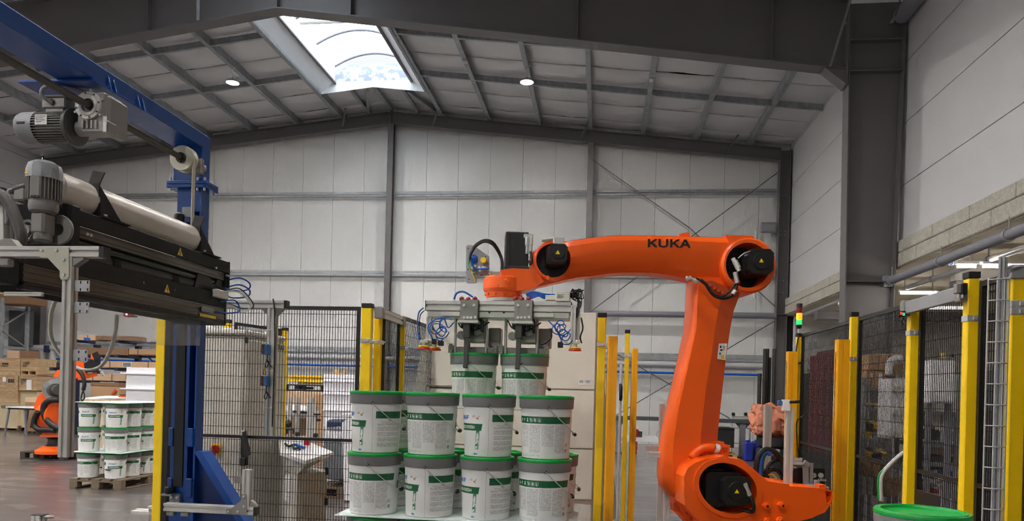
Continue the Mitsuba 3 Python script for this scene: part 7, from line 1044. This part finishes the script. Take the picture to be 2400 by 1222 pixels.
# switch cabinet with beige plates
t = Thing('switch_cabinet', 'tall pale cabinet with three beige plates behind the second yellow post', 'cabinet'); Y = 6.6; t.part('body', BX(2087, 888, 2136, 1030, Y, .3, .006), 'paper')
for v in (905, 961, 1012): t.part('plate', BX(2092, v, 2130, v+15, Y-.012, .012, .003), 'cab_beige'); t.part('screw', cyl(atY(2094, v+9, Y-.012), atY(2094, v+9, Y-.03), .012, 8), 'chrome', under='plate')
t = Thing('junction_box', 'white flat electrical cabinet hanging behind the silver gate', 'cabinet'); Y = 6.0; J = lambda u, v: atY(u, v, Y); t.part('body', BX(2180, 845, 2239, 946, Y, .2, .006), 'white_plastic'); t.part('door', BX(2182, 848, 2237, 943, Y-.015, .015, .004), 'white_plastic'); t.part('lock', cyl(J(2228, 835), J(2228, 835)-(0, .03, 0), .012, 10), 'black', True); t.part('warning_sign', BX(2206, 828, 2218, 840, Y+.05, .01, 0), 'yellow'); p = J(2190, 946); 
for x in (J(2186, 950)[0], J(2232, 950)[0]): t.part('stand', box(x-.02, x+.02, Y+.05, Y+.09, 0, p[2], .002), 'pipe_grey')
t = Thing('control_unit', 'small black control box with grey buttons left of the white electrical cabinet', 'control box'); t.part('body', BX(2151, 864, 2178, 884, 6.3, .15, .005), 'black'); t.part('button', join(*[BX(2161+4*i, 867+3*j, 2163.5+4*i, 869+3*j, 6.295, .006, 0) for i in range(3) for j in range(2)]), 'pipe_light'); x = atY(2165, 884, 6.3); t.part('stand', box(x[0]-.03, x[0]+.03, 6.35, 6.4, 0, x[2], .002), 'bin_dark')
Y = 6.4; M_ = lambda u, v: atY(u, v, Y); zsB = [.12]+[M_(2190, v)[2] for v in (1128, 1085, 1040, 965)]; xB0, xB1 = M_(2154, 1000)[0], M_(2244, 1000)[0]; shelf_unit(xB0, xB1, Y, Y+.45, zsB, 'grey steel shelf unit with black cable crates behind the gate, right one', M_(2244, 880)[2])
def item(u0, v0, u1, v1, m, name, lab, cat, D=.25, b=.006, dy=.03): single(name, BX(u0, v0, u1, v1, Y+dy, D, b), m, lab, cat)
item(2176, 970, 2206, 1001, 'cab_grey', 'metal_case', 'beige metal case on the upper shelf behind the gate, left one', 'case'); item(2208, 971, 2238, 1001, 'cab_grey', 'metal_case', 'beige metal case on the upper shelf behind the gate, right one', 'case'); item(2168, 992, 2183, 999, 'red', 'red_case', 'small red box in front of the beige metal cases', 'box', .06, .004, -.03); item(2167, 984, 2171, 990, 'green', 'green_lamp', 'tiny green lamp above the small red box', 'lamp', .03, .003, -.02)
item(2172, 1008, 2202, 1032, 'bin_dark', 'tool_case', 'black tool case on the shelf below the beige cases', 'case'); item(2204, 1012, 2240, 1036, 'pipe_light', 'drawer_box', 'pale drawer box on the shelf right of the black tool case', 'box'); item(2150, 1034, 2164, 1046, 'red_paint', 'red_tin', 'dark red tin at the left end of the shelf behind the gate', 'tin'); item(2168, 1044, 2236, 1066, 'carton_dk', 'low_carton', 'low wide brown carton on the third shelf behind the gate', 'carton'); item(2164, 1070, 2236, 1084, 'bin_dark', 'cable_crate', 'black perforated crate on the shelf behind the gate, upper one', 'crate'); item(2160, 1087, 2212, 1102, 'black', 'cable_crate', 'black perforated crate on the shelf behind the gate, lower one', 'crate')
for k in range(3): item(2213+9*k, 1100+3*k, 2220+9*k, 1118+3*k, 'cable_blue', 'blue_bin', f'small blue bin on the lower shelf behind the gate, {ordinal(k)} from the left', 'bin', .12)
for k in range(3):
    pts = [M_(2170+22*k+10*math.cos(a), 1133+7*math.sin(a*1.3+k)) + np.array([0, .02+.02*math.sin(3*a), 0]) for a in np.linspace(0, 6.2+k, 14)]; single('cable_heap', tube(pts, .012, 6, 40), ('black', 'pipe_light', 'carton_light')[k], f'{("black", "pale", "tan")[k]} cable heap on the lowest shelf behind the gate', 'cable', True)
item(2185, 1148, 2200, 1158, 'red_paint', 'red_tool', 'dark red tool case near the floor behind the gate', 'tool'); item(2176, 1170, 2232, 1222, 'cab_grey', 'grey_case', 'grey case near the floor behind the gate', 'case')
cart(2022, 1085, 2064, 1118, 6.8, 'brown carton near the floor behind the left shelf unit, upper one', 'carton'); cart(2018, 1120, 2048, 1160, 6.7, 'white and blue carton near the floor behind the fence', 'pipe_light'); cart(2050, 1120, 2112, 1165, 6.75, 'open brown carton near the floor behind the second yellow post', 'carton_dk'); single('crumpled_film', crumple((atY(2306, 1000, 4.2)[0], 4.2, 1.05), (.08, .16, 1.4), .05, 41, f=5.), 'dark_film', 'crumpled silvery film hanging behind the narrow mesh panel', 'film', True)
single('green_cable', tube([atY(u, v, 4.2) for u, v in ((2060, 1170), (2058, 1130), (2063, 1110), (2085, 1090), (2112, 1062))], .006, 8, 24), 'green', 'thin green cable beside the grey hose behind the foreground pail', 'cable', True); single('grey_hose', tube([atY(u, v, 4.2) for u, v in ((2065, 1175), (2064, 1130), (2070, 1108), (2090, 1085), (2118, 1060))], .011, 10, 24), 'pipe_light', 'pale grey hose curving up behind the foreground pail', 'hose', True)
t = Thing('round_sign', 'small round blue sign under the annex ceiling beside the short lamp', 'sign'); p = atY(2229, 617, 12.5); t.part('disc', cyl(p, p+(0, .01, 0), .03, 24), 'cable_blue', True); t.part('board', box(p[0]-.03, p[0]+.05, p[1]+.01, p[1]+.016, p[2]-.035, p[2]+.035), 'paper'); t.part('hanger', cyl(p+(0, .013, .035), (p[0], p[1]+.013, 3.93), .006, 6), 'galv_dull')
